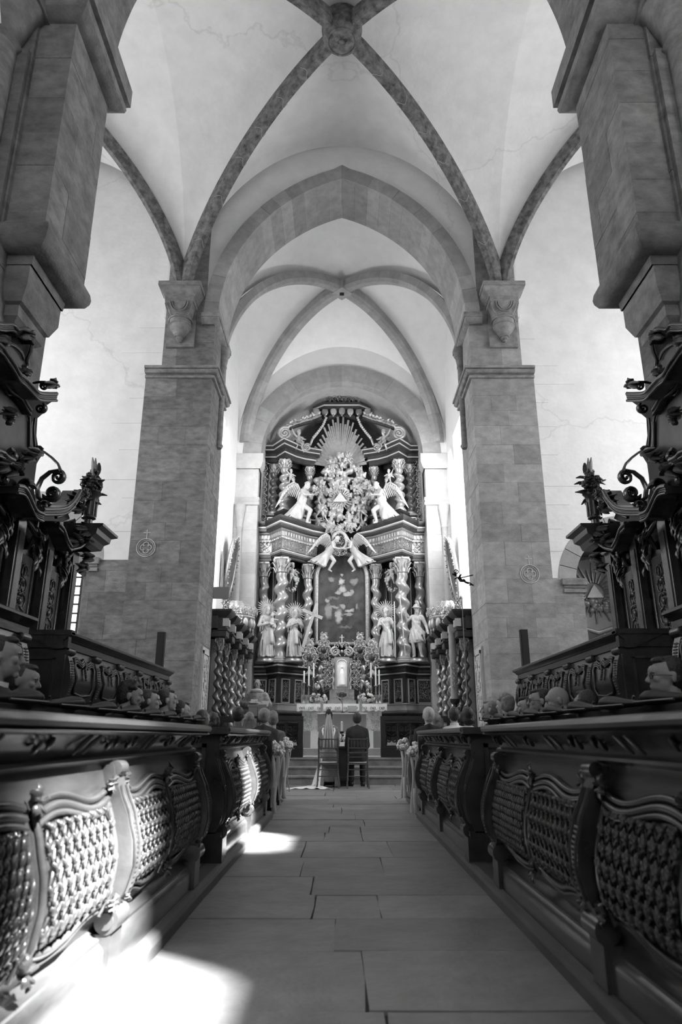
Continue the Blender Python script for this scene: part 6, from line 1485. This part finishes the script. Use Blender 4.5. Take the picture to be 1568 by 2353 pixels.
for s, dx in ((-1, -.0), (1, .0)):
    nm = 'left' if s < 0 else 'right'
    for k, yp in enumerate((9.75, 10.95)):
        xm = 2.34 if k == 0 else 3.0; x0 = (.93 if s < 0 else 1.02) + (.0 if k == 0 else .0); e = empty('pew', (0, 0, 0), 0, 'plain dark wooden pew %s of the aisle, %s the steps' % (nm, 'farther from' if k == 0 else 'nearer to'), 'pew', 'dark wooden pews')
        mb = MB(); mb.M = T(s * x0, 0, 0); mb.prism([(yp, 0), (yp + .75, 0), (yp + .75, .1), (yp + .62, .16), (yp + .6, .45), (yp + .5, .55), (yp + .3, .6), (yp + .16, .95), (yp + .04, .98), (yp, .9)], s * .06, 'X'); mb.build('pew_end', 'ebony', e)
        mb = MB(); mb.box(s * (x0 + .05), s * xm, yp + .02, yp + .06, .12, .9); mb.build('backrest', 'ebony', e); mb = MB(); mb.box(s * (x0 + .05), s * xm, yp, yp + .09, .9, .95); mb.build('back_rail', 'ebony', e)
        mb = MB(); mb.box(s * (x0 + .05), s * xm, yp + .1, yp + .5, .42, .46); mb.build('seat', 'ebony', e); mb = MB(); mb.box(s * (xm - .06), s * xm, yp, yp + .7, 0, .95); mb.build('pew_end', 'ebony', e)
        mb = MB(); mb.box(s * (x0 - .02), s * (x0 + .12), yp - .02, yp + .78, 0, .07); mb.build('pew_foot', 'ebony', e)
bouquet((-.87, 9.9, .79), .78, 'white rose bouquet with long ribbons on the left pew end nearest the camera', 1, -1); bouquet((-.84, 11.1, .83), .72, 'white rose bouquet on the left pew end, half hidden behind another', 2, -1)
bouquet((.98, 9.9, .77), .75, 'white rose bouquet with long curling ribbons on the right pew end nearest the camera', 3, 1); bouquet((.95, 11.1, .82), .7, 'white rose bouquet on the right pew end, the farther of two', 4, 1)
# ================================================================== wedding chairs
def chiavari(loc, label):
    e = empty('banquet_chair', loc, 0, label, 'chair', 'bamboo-style wedding chairs')
    w = .19
    for q in (-1, 1):
        mb = MB(); pts = [(q * .21, -.04, 0), (q * .195, -.0, .25), (q * .185, .02, .45), (q * .185, -.02, .7), (q * .185, -.06, .93)]; mb.tube(pts, .016, 8)
        for z in (.15, .3, .6, .8, .915): mb.ell((q * (.2 - .02 * min(1, z / .45)), -.02 if z < .6 else -.02 - (z - .6) * .12, z), (.021, .021, .012), 8, 4)
        mb.build('back_leg', 'chair_gold', e, True); mb = MB(); mb.tube([(q * .2, .42, 0), (q * .19, .4, .44)], .015, 8); mb.build('front_leg', 'chair_gold', e, True)
    for z, y in ((.9, -.055), (.735, -.03)): mb = MB(); mb.tube([(-.19, y, z), (.19, y, z)], .012, 8); mb.build('back_rail', 'chair_gold', e, True)
    for k in range(5): x = -.125 + .0625 * k; mb = MB(); mb.tube([(x, -.05, .9), (x, -.03, .735)], .009, 6); mb.build('spindle', 'chair_gold', e, True)
    for z in (.65, .57): mb = MB(); mb.tube([(-.185, -.005 - (z - .45) * .08, z), (.185, -.005 - (z - .45) * .08, z)], .010, 6); mb.build('back_slat', 'chair_gold', e, True)
    for z in (.34, .22): mb = MB(); mb.tube([(-.195, 0, z), (.195, 0, z)], .010, 6); mb.build('stretcher', 'chair_gold', e, True)
    mb = MB(); mb.box(-.2, .2, .0, .42, .43, .455); mb.build('seat', 'chair_gold', e); mb = MB(); mb.ell((0, .21, .465), (.2, .21, .03), 16, 6); mb.build('cushion', 'cushion', e, True); return e
chiavari((-.265, 14.35, 0), 'bamboo-style chair the bride sits on'); chiavari((.31, 14.35, 0), 'bamboo-style chair the groom sits on')
# kneeler with bouquet between the couple
k = empty('prie_dieu', (.03, 15.05, 0), 0, 'small dark kneeler in front of the couple with pale cushion top', 'kneeler')
mb = MB(); mb.box(-.16, .16, 0, .3, .1, .16); mb.box(-.16, .16, .25, .3, .0, .72); mb.build('frame', 'ebony', k); mb = MB(); mb.box(-.18, .18, .1, .34, .72, .76); mb.build('arm_shelf', 'ebony', k); mb = MB(); mb.box(-.13, .13, .12, .32, .76, .84); mb.build('cushion', 'linen', k)
e = empty('bridal_bouquet', (.06, 15.22, .84), 0, 'bridal bouquet of white and dark flowers on the kneeler', 'bouquet'); rg = random.Random(77); mb = MB(); flower_heads(mb, (0, 0, .09), (.12, .08, .07), 16, rg, (.03, .045)); mb.build('blossoms', 'petal', e, True); mb = MB()
for q in range(12): a = rg.uniform(0, 6.28); leaf(mb, (0, 0, .05), (math.cos(a) * .2, math.sin(a) * .12, .08 + rg.uniform(0, .1)), .035, (0, 0, .03), .3, 3)
mb.build('foliage', 'leaf', e, True)
# altarpiece of the right side chapel
painting_mat('chapel_canvas', [(.15, .25, .16, .2, .3), (.15, .42, .09, .11, .42), (.12, -.1, .3, .3, .36), (-.4, .1, .1, .2, .18), (.5, 0, .2, .3, .2)], .03, .08)
ca = empty('chapel_altarpiece', (6.1, 16.75, 0), 0, 'side chapel altarpiece with sunburst triangle above a painted figure, right arch', 'altarpiece')
mb = MB(); mb.M = T(0, 0, 0); mb.prism([(-.95, .3), (.95, .3), (.95, 4.5), (.6, 5.0), (0, 5.1), (-.6, 5.0), (-.95, 4.5)], .1, 'Y'); mb.build('backboard', 'marble_grey', ca)
mb = MB(); mb.prism([(-.8, -.9), (.8, -.9), (.8, .45), (.45, .7), (0, .55), (-.45, .7), (-.8, .45)], .02, 'Y'); o = mb.build('canvas', 'chapel_canvas', ca); o.location = (0, -.1, 2.75)
mb = MB(); mb.tube([(-.8, -.13, 1.85), (-.8, -.13, 3.2), (-.45, -.13, 3.45), (0, -.13, 3.3), (.45, -.13, 3.45), (.8, -.13, 3.2), (.8, -.13, 1.85)], .05, 7); mb.build('frame', 'gilt', ca, True)
for i in range(28):
    a = 2 * PI * i / 28; mb = MB(); d = Vector((math.cos(a), 0, math.sin(a))); c = Vector((0, -.14, 4.25)); mb.tube([c + d * .25, c + d * (.75 if i % 2 else .6)], [.03, .012], 5); mb.build('ray', 'gilt_dark', ca)
mb = MB(); mb.M = T(0, -.15, 4.25); mb.prism([(-.2, -.12), (.2, -.12), (0, .2)], .04, 'Y'); mb.build('triangle', 'gilt', ca); mb = MB(); rg = random.Random(2)
for i in range(30): mb.ell((rg.uniform(-.3, .3), -.15, 3.95 + rg.uniform(-.15, .1)), rg.uniform(.05, .1), 7, 5)
mb.build('cloud', 'gilt_dark', ca, True)
# ================================================================== people
def join_meshes(name, mes, m):
    bm = bmesh.new()
    for me in mes: bm.from_mesh(me)
    out = bpy.data.meshes.new(name); bm.to_mesh(out); bm.free()
    out.materials.append(MATS[m]); out.polygons.foreach_set('use_smooth', [True] * len(out.polygons)); return out
HC = (0, .035, 1.10)       # chin height of the seated figure
def headM(yaw, pitch, c=HC): return T(c[0], c[1], c[2]) @ RZ(PI + yaw) @ RX(pitch)
def person_head(mb, M):
    mb.M = M
    mb.ell((0, .018, .138), (.076, .098, .098), 14, 10); mb.ell((0, -.025, .085), (.06, .07, .085), 12, 9); mb.ell((0, -.03, .045), (.047, .055, .04), 10, 8)
    mb.ell((0, -.068, .152), (.05, .03, .035), 10, 6)                                     # forehead
    mb.cap((0, -.092, .128), (0, -.112, .094), .0095, .013, 7); mb.ell((0, -.108, .089), (.018, .013, .009), 7, 5)       # nose
    for q in (-1, 1):
        mb.ell((q * .03, -.083, .137), (.022, .012, .007), 7, 4); mb.ell((q * .043, -.068, .1), (.02, .022, .02), 7, 5)   # brow, cheek
        mb.ell((q * .031, -.079, .12), (.013, .010, .008), 7, 5)                           # eyelid
        mb.ell((q * .078, .018, .108), (.009, .019, .033), 8, 6); mb.ell((q * .084, .026, .12), (.008, .012, .018), 6, 5)  # ear
    mb.ell((0, -.089, .062), (.023, .012, .006), 8, 4); mb.ell((0, -.087, .051), (.02, .012, .007), 8, 4); mb.ell((0, -.078, .022), (.022, .02, .017), 8, 6)
    mb.cap((0, .02, .07), (0, .035, -.06), .052, .058, 10)
    mb.M = I4.copy()
def hair_prims(mb, M, style, rg):
    mb.M = M; top = style not in ('ring',)
    if top:
        mb.ell((0, .042, .152), (.083, .094, .094), 14, 10)
        mb.ell((0, .05, .115), (.08, .075, .085), 12, 9)
        mb.ell((0, -.028, .212), (.054, .05, .026), 10, 6)
    if style == 'ring': mb.tube([(.08 * math.cos(t), .025 + .095 * math.sin(t), .11) for t in [R(-20) + R(220) * i / 14 for i in range(15)]], .02, 7)
    if style in ('curly', 'quiff'):
        for k in range(60):
            a = rg.uniform(0, 6.28); p = rg.uniform(.35, 1.5); d = Vector((math.cos(a) * math.cos(p), math.sin(a) * math.cos(p), math.sin(p)))
            if d.y < -.5 and d.z < .7: continue
            mb.ell((d.x * .085, .02 + d.y * .1, .15 + d.z * .1), .02, 6, 4)
    if style == 'bun':
        mb.ell((0, .12, .2), (.055, .045, .05), 10, 8)
        for k in range(16): a = rg.uniform(0, 6.28); mb.ell((.045 * math.cos(a), .13 + rg.uniform(-.02, .02), .2 + .045 * math.sin(a)), .018, 6, 4)
    if style == 'lowbun': mb.ell((0, .11, .06), (.06, .05, .055), 10, 8)
    if style == 'long':
        for q in (-1, 0, 1): mb.tube([(q * .06, .06, .13), (q * .075, .07, .02), (q * .08, .09, -.1), (q * .06, .11, -.22)], [.06, .055, .05, .03], 9)
    if style == 'bob':
        for q in (-1, 1): mb.tube([(q * .075, .03, .16), (q * .088, .03, .08), (q * .085, .03, .01)], [.03, .035, .022], 8)
        mb.ell((0, .07, .06), (.085, .05, .075), 10, 8)
    mb.M = I4.copy()
BODY = {}
def seated_body(yaw, pitch, skin):
    k = ('sit', yaw, pitch, skin)
    if k in BODY: return BODY[k]
    h = MB(); person_head(h, headM(yaw, pitch)); hm = sculpt(h, 'head', .0065, None, 2)
    mb = MB(); body_prims(mb, 0); bm_ = sculpt(mb, 'trunk', .019, None, 2)
    BODY[k] = join_meshes('body', [hm, bm_], skin); return BODY[k]
def body_prims(mb, g):
    """seated trunk and limbs; g inflates it to make the clothing"""
    mb.ell((0, 0, .56), (.17 + g, .14 + g, .14), 12, 8); mb.ell((0, .0, .74), (.15 + g, .11 + g, .2), 12, 8); mb.ell((0, .0, .92), (.155 + g, .115 + g, .18), 12, 8)
    mb.cap((-.12, .0, 1.0), (.12, .0, 1.0), .058 + g, None, 10)
    mb.tube([(0, .0, .95), (0, .005, 1.04), (0, .01, 1.09)], [.12 + g, .075 + g * .7, .052 + g * .2], 12)
    for q in (-1, 1):
        mb.cap((q * .155, .0, 1.0), (q * .19, .03, .74), .048 + g, .04 + g); mb.cap((q * .19, .03, .74), (q * .12, .26, .62), .038 + g, .03 + g * .6)
        mb.cap((q * .09, .02, .53), (q * .11, .42, .5), .08 + g, .062 + g); mb.cap((q * .11, .43, .5), (q * .11, .42, .1), .055 + g, .04 + g)
        if g == 0:
            hand_prims(mb, (q * .12, .31, .6), (-q * .3, 1, -.2), (0, 0, 1), 1.35); mb.cap((q * .11, .42, .04), (q * .12, .58, .03), .045, .035)
CLOTH = {}
def cloth(kind, m):
    k = (kind, m)
    if k in CLOTH: return CLOTH[k]
    mb = MB()
    body_prims(mb, .016 if kind != 'dress' else .012)
    if kind == 'suit':
        mb.tube([(-.12, .0, 1.05), (0, -.05, 1.085), (.12, .0, 1.05)], [.03, .045, .03], 8)
        mb.tube([(0, -.02, .6), (0, -.03, .45)], [.165, .17], 12)
    if kind == 'dress': mb.tube([(0, .1, .6), (0, .2, .4), (0, .25, .12)], [.17, .2, .22], 12)
    CLOTH[k] = sculpt(mb, kind, .02, m, 3); return CLOTH[k]
def collar_mesh(m):
    mb = MB(); n = 20
    mb.grid(lambda u, v: ((.066 + .006 * u) * math.cos(2 * PI * v), .016 - .004 * u + (.068 + .004 * u) * math.sin(2 * PI * v), 1.055 + .045 * (1 - u) - .02 * math.sin(2 * PI * v) * (1)), 3, n)
    return mb.mesh('collar', m, True)
SEATS = set(); GL, GR = 'guests in the left choir seats', 'guests in the right choir seats'
def seated(u, v, label, facing, yaw=0., hair='short', hm='hair_dark', wear='suit', wm='suit_black', Y=None, X=None, pitch=0., skin='skin', collar=True, beard=None, glasses=False, floor_z=.078, group=None, name='person', lift=None):
    hd = A(u, v, Y=Y, X=X)
    if group in (GL, GR):       # sit in the middle of the nearest free stall
        for k in sorted(range(11), key=lambda k: abs(2.355 + .65 * k - hd.y)):
            h2 = A(u, v, Y=2.355 + .65 * k)
            if (group, k) not in SEATS and 1.7 < abs(h2.x) < 2.25: SEATS.add((group, k)); hd = h2; break
    sc = (hd.z - floor_z) / 1.215; sc = min(max(sc, .84), 1.16)
    r = empty(name, (0, 0, 0), facing, label, 'person', group)
    r.location = Vector((hd.x, hd.y, hd.z - 1.215 * sc)) - RZ(facing) @ Vector((0, .035 * sc, 0)); r.scale = (sc,) * 3
    rg = random.Random(int(u * 7 + v))
    link('body', seated_body(yaw, pitch, skin), None, r)
    if hair:
        mb = MB(); hair_prims(mb, headM(yaw, pitch), hair, rg); link('hair', sculpt(mb, 'hair', .009, hm, 1), None, r)
    link(wear, cloth(wear, wm), None, r)
    if wear == 'suit':
        mb = MB()
        for q in (-1, 1): mb.cap((q * .11, .4, .045), (q * .12, .59, .035), .052, .042); mb.box(q * .11 - .045, q * .11 + .045, .36, .6, .0, .03)
        link('shoes', sculpt(mb, 'shoes', .015, 'shoe', 1) if 'shoes' not in CLOTH else CLOTH['shoes'], None, r)
    if collar: link('collar', collar_mesh('shirt'), None, r)
    M = headM(yaw, pitch)
    if beard:
        mb = MB(); mb.M = M; mb.ell((0, -.045, .03), (.056, .055, .035), 10, 7)
        for q in (-1, 1): mb.tube([(q * .066, -.0, .11), (q * .066, -.02, .06), (q * .045, -.06, .03)], [.012, .018, .022], 7)
        mb.tube([(-.03, -.088, .066), (0, -.096, .072), (.03, -.088, .066)], .009, 6); link('beard', sculpt(mb, 'beard', .008, beard, 1), None, r)
    for q in (-1, 1):
        mb = MB(); mb.M = M; mb.ell((q * .031, -.0865, .1195), (.0085, .005, .004), 8, 5); mb.build('eye', 'ebony_matte', r, True)
        mb = MB(); mb.M = M; mb.tube([(q * .012, -.0935, .134), (q * .03, -.094, .141), (q * .05, -.082, .136)], .0035, 5); mb.build('eyebrow', hm if hair else 'hair_brown', r, True)
    if glasses:
        mb = MB(); mb.M = M
        for q in (-1, 1):
            mb.tube([(q * .033 + .021 * math.cos(t), -.1 + .004 * abs(math.cos(t)), .118 + .017 * math.sin(t)) for t in [2 * PI * i / 14 for i in range(15)]], .002, 5); mb.tube([(q * .054, -.096, .122), (q * .08, -.04, .122), (q * .084, .02, .118)], .002, 5)
        mb.tube([(-.012, -.102, .122), (.012, -.102, .122)], .002, 5); mb.build('glasses', 'metal_dark', r)
    return r
E_ = -PI / 2; W_ = PI / 2
seated(6, 1512, 'guest with dark hair cut off by the left edge of the picture', E_, .35, 'short', 'hair_dark', wm='suit_dark', X=-1.95, group=GL)
seated(50, 1566, 'guest with dark hair gathered in a bun, low behind the left armrests', E_, .15, 'bun', 'hair_brown', 'dress', 'dress_mid', X=-1.98, group=GL, collar=False, pitch=.1)
seated(297, 1600, 'bearded guest with dark curly hair in the left seats', E_, .3, 'curly', 'hair_dark', wm='suit_dark', X=-1.9, group=GL, beard='hair_dark', pitch=.12)
seated(345, 1612, 'guest with thinning short hair beside the bearded one, left seats', E_, .3, 'short', 'hair_brown', wm='suit_black', X=-1.95, group=GL)
seated(385, 1610, 'guest with cropped dark hair and pale collar, third in the left group', E_, .4, 'short', 'hair_dark', wm='suit_dark', X=-1.95, group=GL)
seated(414, 1633, 'guest with dark hair bowed at the end of the left seats', E_, .5, 'lowbun', 'hair_dark', 'dress', 'dress_mid', X=-1.98, group=GL, collar=False, pitch=.2)
GP, GQ = 'guests on the left pews', 'guests on the right pews'
seated(468, 1652, 'guest with long brown hair seen from behind beside the left desk end', -.5, 0, 'long', 'hair_brown', 'dress', 'dress_mid', Y=10.05, group=GP, collar=False, floor_z=0)
seated(492, 1655, 'guest with dark hair half hidden in shade on the left pew', -.3, 0, 'bob', 'hair_dark', 'dress', 'suit_dark', Y=11.4, group=GP, collar=False, floor_z=0)
seated(548, 1645, 'guest with short dark hair seen from behind, left pew middle', 0, 0, 'short', 'hair_dark', 'dress', 'dress_mid', Y=10.2, group=GP, skin='skin_back', floor_z=0, collar=False)
seated(573, 1655, 'guest with long fair hair in the row ahead on the left', 0, .1, 'long', 'hair_fair', 'dress', 'dress_mid', Y=11.45, group=GP, skin='skin_back', collar=False, floor_z=0)
seated(608, 1648, 'guest with short greying hair and dark suit at the left aisle end', 0, 0, 'short', 'hair_grey', wm='suit_dark', Y=10.2, group=GP, skin='skin_back', floor_z=0)
seated(627, 1655, 'guest with curly fair hair ahead of the dark suit on the left', 0, .2, 'curly', 'hair_fair', 'dress', 'dress_mid', Y=11.45, group=GP, collar=False, floor_z=0)
seated(985, 1646, 'older guest with white hair and dark suit at the right aisle end', 0, 0, 'short', 'hair_white', wm='suit_black', Y=10.2, group=GQ, skin='skin', floor_z=0)
seated(1004, 1658, 'guest with fair hair ahead of the white-haired one on the right', 0, -.2, 'bob', 'hair_fair', 'dress', 'dress_mid', Y=11.45, group=GQ, collar=False, floor_z=0)
seated(1043, 1645, 'guest with short dark hair and white shirt, row ahead on the right', 0, 0, 'short', 'hair_dark', 'dress', 'shirt', Y=11.45, group=GQ, collar=True, floor_z=0)
seated(1074, 1646, 'guest with dark hair and pale blouse on the right pew', .05, 0, 'bob', 'hair_dark', 'dress', 'shirt', Y=10.2, group=GQ, collar=False, floor_z=0)
seated(1124, 1632, 'guest with short greying hair in profile, end of the right seats', W_, -.2, 'short', 'hair_grey', wm='suit_black', X=2.0, group=GR)
seated(1160, 1622, 'guest with a full grey head of hair in the right seats', W_, -.9, 'curly', 'hair_grey', wm='suit_dark', X=2.0, group=GR)
seated(1211, 1627, 'guest with shoulder-length dark hair in the right seats', W_, -.2, 'bob', 'hair_dark', 'dress', 'suit_dark', X=2.0, group=GR, collar=False)
seated(1240, 1612, 'guest with dark hair and glasses next to the bald one, right seats', W_, -.15, 'short', 'hair_dark', wm='suit_dark', X=2.0, group=GR, glasses=True)
seated(1288, 1610, 'bald guest looking down in the right seats', W_, -.2, None, 'hair_brown', wm='suit_black', X=2.0, group=GR, pitch=.25)
seated(1345, 1620, 'guest with large dark hair seen from behind, right seats', W_, -1.1, 'bob', 'hair_dark', 'dress', 'dress_mid', X=1.95, group=GR, collar=False)
seated(1530, 1556, 'guest with glasses and receding hair, nearest on the right', W_, -.05, 'short', 'hair_dark', wm='suit_dark', X=1.95, group=GR, glasses=True)
seated(1526, 1488, 'guest in the upper right stalls, pale face in profile', W_, -.1, 'short', 'hair_brown', wm='suit_black', X=3.1, floor_z=.42, group='guests in the upper right stalls')
# ------------------------------------------------------------------ bride and groom
bride = seated(756, 1648, 'bride in a lace gown with dark updo and long veil, seated from behind', 0, .05, 'bun', 'hair_dark', 'dress', 'lace_dress', Y=14.62, skin='skin', collar=False, floor_z=0, name='person')
groom = seated(821, 1653, 'groom in a black suit with cropped hair, seated from behind', 0, -.03, 'short', 'hair_dark', 'suit', 'suit_black', Y=14.62, skin='skin_back', floor_z=0, name='person')
mb = MB()        # veil hanging from the updo over the chair back
def veil(u, v):
    a = (v - .5) * 2; z = 1.27 - .62 * u; w = .035 + .11 * u ** .8; return (a * w, -.11 - .07 * min(1, u * 3) + .02 * math.sin(v * 26) * (.3 + u) - .01 * a * a, z)
mb.grid(veil, 24, 28); o = mb.build('veil', 'veil', bride, True); o.modifiers.new('t', 'SOLIDIFY').thickness = .003
mb = MB()        # skirt and train spreading on the floor
def skirt(u, v):
    a = -2.6 + 5.2 * v; z = .5 * (1 - u) + .012; r = .17 + .07 * u + .012 * math.sin(v * 50) * u; return (.02 + r * math.sin(a) * .95, .22 - r * math.cos(a) * -1.0 * .9, z)
mb.grid(skirt, 12, 60); o = mb.build('skirt', 'lace_dress', bride, True); o.modifiers.new('t', 'SOLIDIFY').thickness = .004
mb = MB()
def train(u, v):
    a = v - .5
    if u < .6:
        t = u / .6; return (-.16 - .1 * t + a * (.06 + .12 * t) , -.02 - .12 * t - .1 * abs(a), .5 - .47 * t ** .9 + .012 * math.sin(v * 22))
    t = (u - .6) / .4; return (-.26 - .12 * t * 1.0 + a * (.18 + .75 * t), -.14 - .3 * t + .06 * math.cos(a * 5), max(.008, .03 - .02 * t + .018 * math.sin(v * 26 + t * 3)))
mb.grid(train, 30, 30); o = mb.build('train', 'linen', bride, True); o.modifiers.new('t', 'SOLIDIFY').thickness = .004
mb = MB()
for q in (-1, 1): mb.tube([(q * .1, -.0, 1.07), (q * .13, -.11, .98), (q * .09, -.135, .86), (q * .03, -.14, .76)], .012, 6, flat=(1.6, .6))
mb.build('dress_straps', 'linen', bride, True)
# ------------------------------------------------------------------ priest
hd = A(592, 1573, Y=17.45); pr = empty('person', (hd.x, 17.45, .51), 0, 'bald priest in patterned vestments standing behind the grey reading stand', 'person'); pr.rotation_euler = (0, 0, PI - .12); sc = (hd.z - .51) / 1.6; pr.scale = (sc,) * 3
h = MB(); person_head(h, headM(.0, .1, (0, .03, 1.485))); hm_ = sculpt(h, 'head', .0075, None, 2)
mb = MB()
mb.tube([(0, 0, .85), (0, 0, 1.1), (0, 0, 1.35), (0, .01, 1.47)], [.15, .15, .16, .06], 12); mb.cap((-.15, 0, 1.38), (.15, 0, 1.38), .06)
for q in (-1, 1):
    mb.cap((q * .19, 0, 1.38), (q * .25, .05, 1.1), .05, .042); mb.cap((q * .25, .05, 1.1), (q * .09, .27, 1.16), .04, .03); hand_prims(mb, (q * .07, .3, 1.17), (-q * .5, 1, .1), (0, 0, 1), 1.3)
    mb.cap((q * .09, 0, .88), (q * .1, 0, .48), .08, .06); mb.cap((q * .1, 0, .48), (q * .1, 0, .08), .055, .04); mb.cap((q * .1, .0, .04), (q * .12, .16, .03), .045, .035)
link('body', join_meshes('body', [hm_, sculpt(mb, 'trunk', .02, None, 2)], 'skin'), None, pr)
mb = MB(); mb.tube([(0, 0, .12), (0, 0, .8), (0, 0, 1.1), (0, 0, 1.36), (0, .01, 1.46)], [.3, .26, .24, .2, .09], 16)
for k in range(20):
    a = 2 * PI * k / 20; mb.tube([(.19 * math.cos(a), .13 * math.sin(a), 1.35), (.3 * math.cos(a), .22 * math.sin(a), .95), (.33 * math.cos(a), .26 * math.sin(a), .3)], [.03, .04, .045], 6)
for q in (-1, 1): mb.tube([(q * .16, 0, 1.37), (q * .3, .06, 1.12), (q * .14, .22, 1.12)], [.1, .1, .08], 10)
link('chasuble', sculpt(mb, 'chasuble', .022, 'vestment', 2), None, pr)
mb = MB(); mb.tube([(.12 * math.cos(t), .02 + .1 * math.sin(t), 1.44 + .02 * math.sin(t)) for t in [2 * PI * i / 20 for i in range(21)]], .045, 8); link('amice_collar', sculpt(mb, 'amice', .014, 'shirt', 1), None, pr)
mb = MB(); mb.box(-.075, .075, .25, .29, .85, 1.25); mb.build('stole_front', 'linen', pr)
mb = MB(); hair_prims(mb, headM(.0, .1, (0, .03, 1.485)), 'ring', random.Random(1)); link('hair', sculpt(mb, 'hair', .01, 'hair_grey', 1), None, pr)
for q in (-1, 1):
    mb = MB(); mb.M = headM(.0, .1, (0, .03, 1.485)); mb.ell((q * .031, -.0865, .1195), (.009, .005, .005), 8, 5); mb.build('eye', 'ebony_matte', pr, True)
    mb = MB(); mb.M = headM(.0, .1, (0, .03, 1.485)); mb.tube([(q * .012, -.0935, .134), (q * .03, -.094, .141), (q * .05, -.082, .136)], .004, 5); mb.build('eyebrow', 'hair_grey', pr, True)
bride.scale.x *= .86
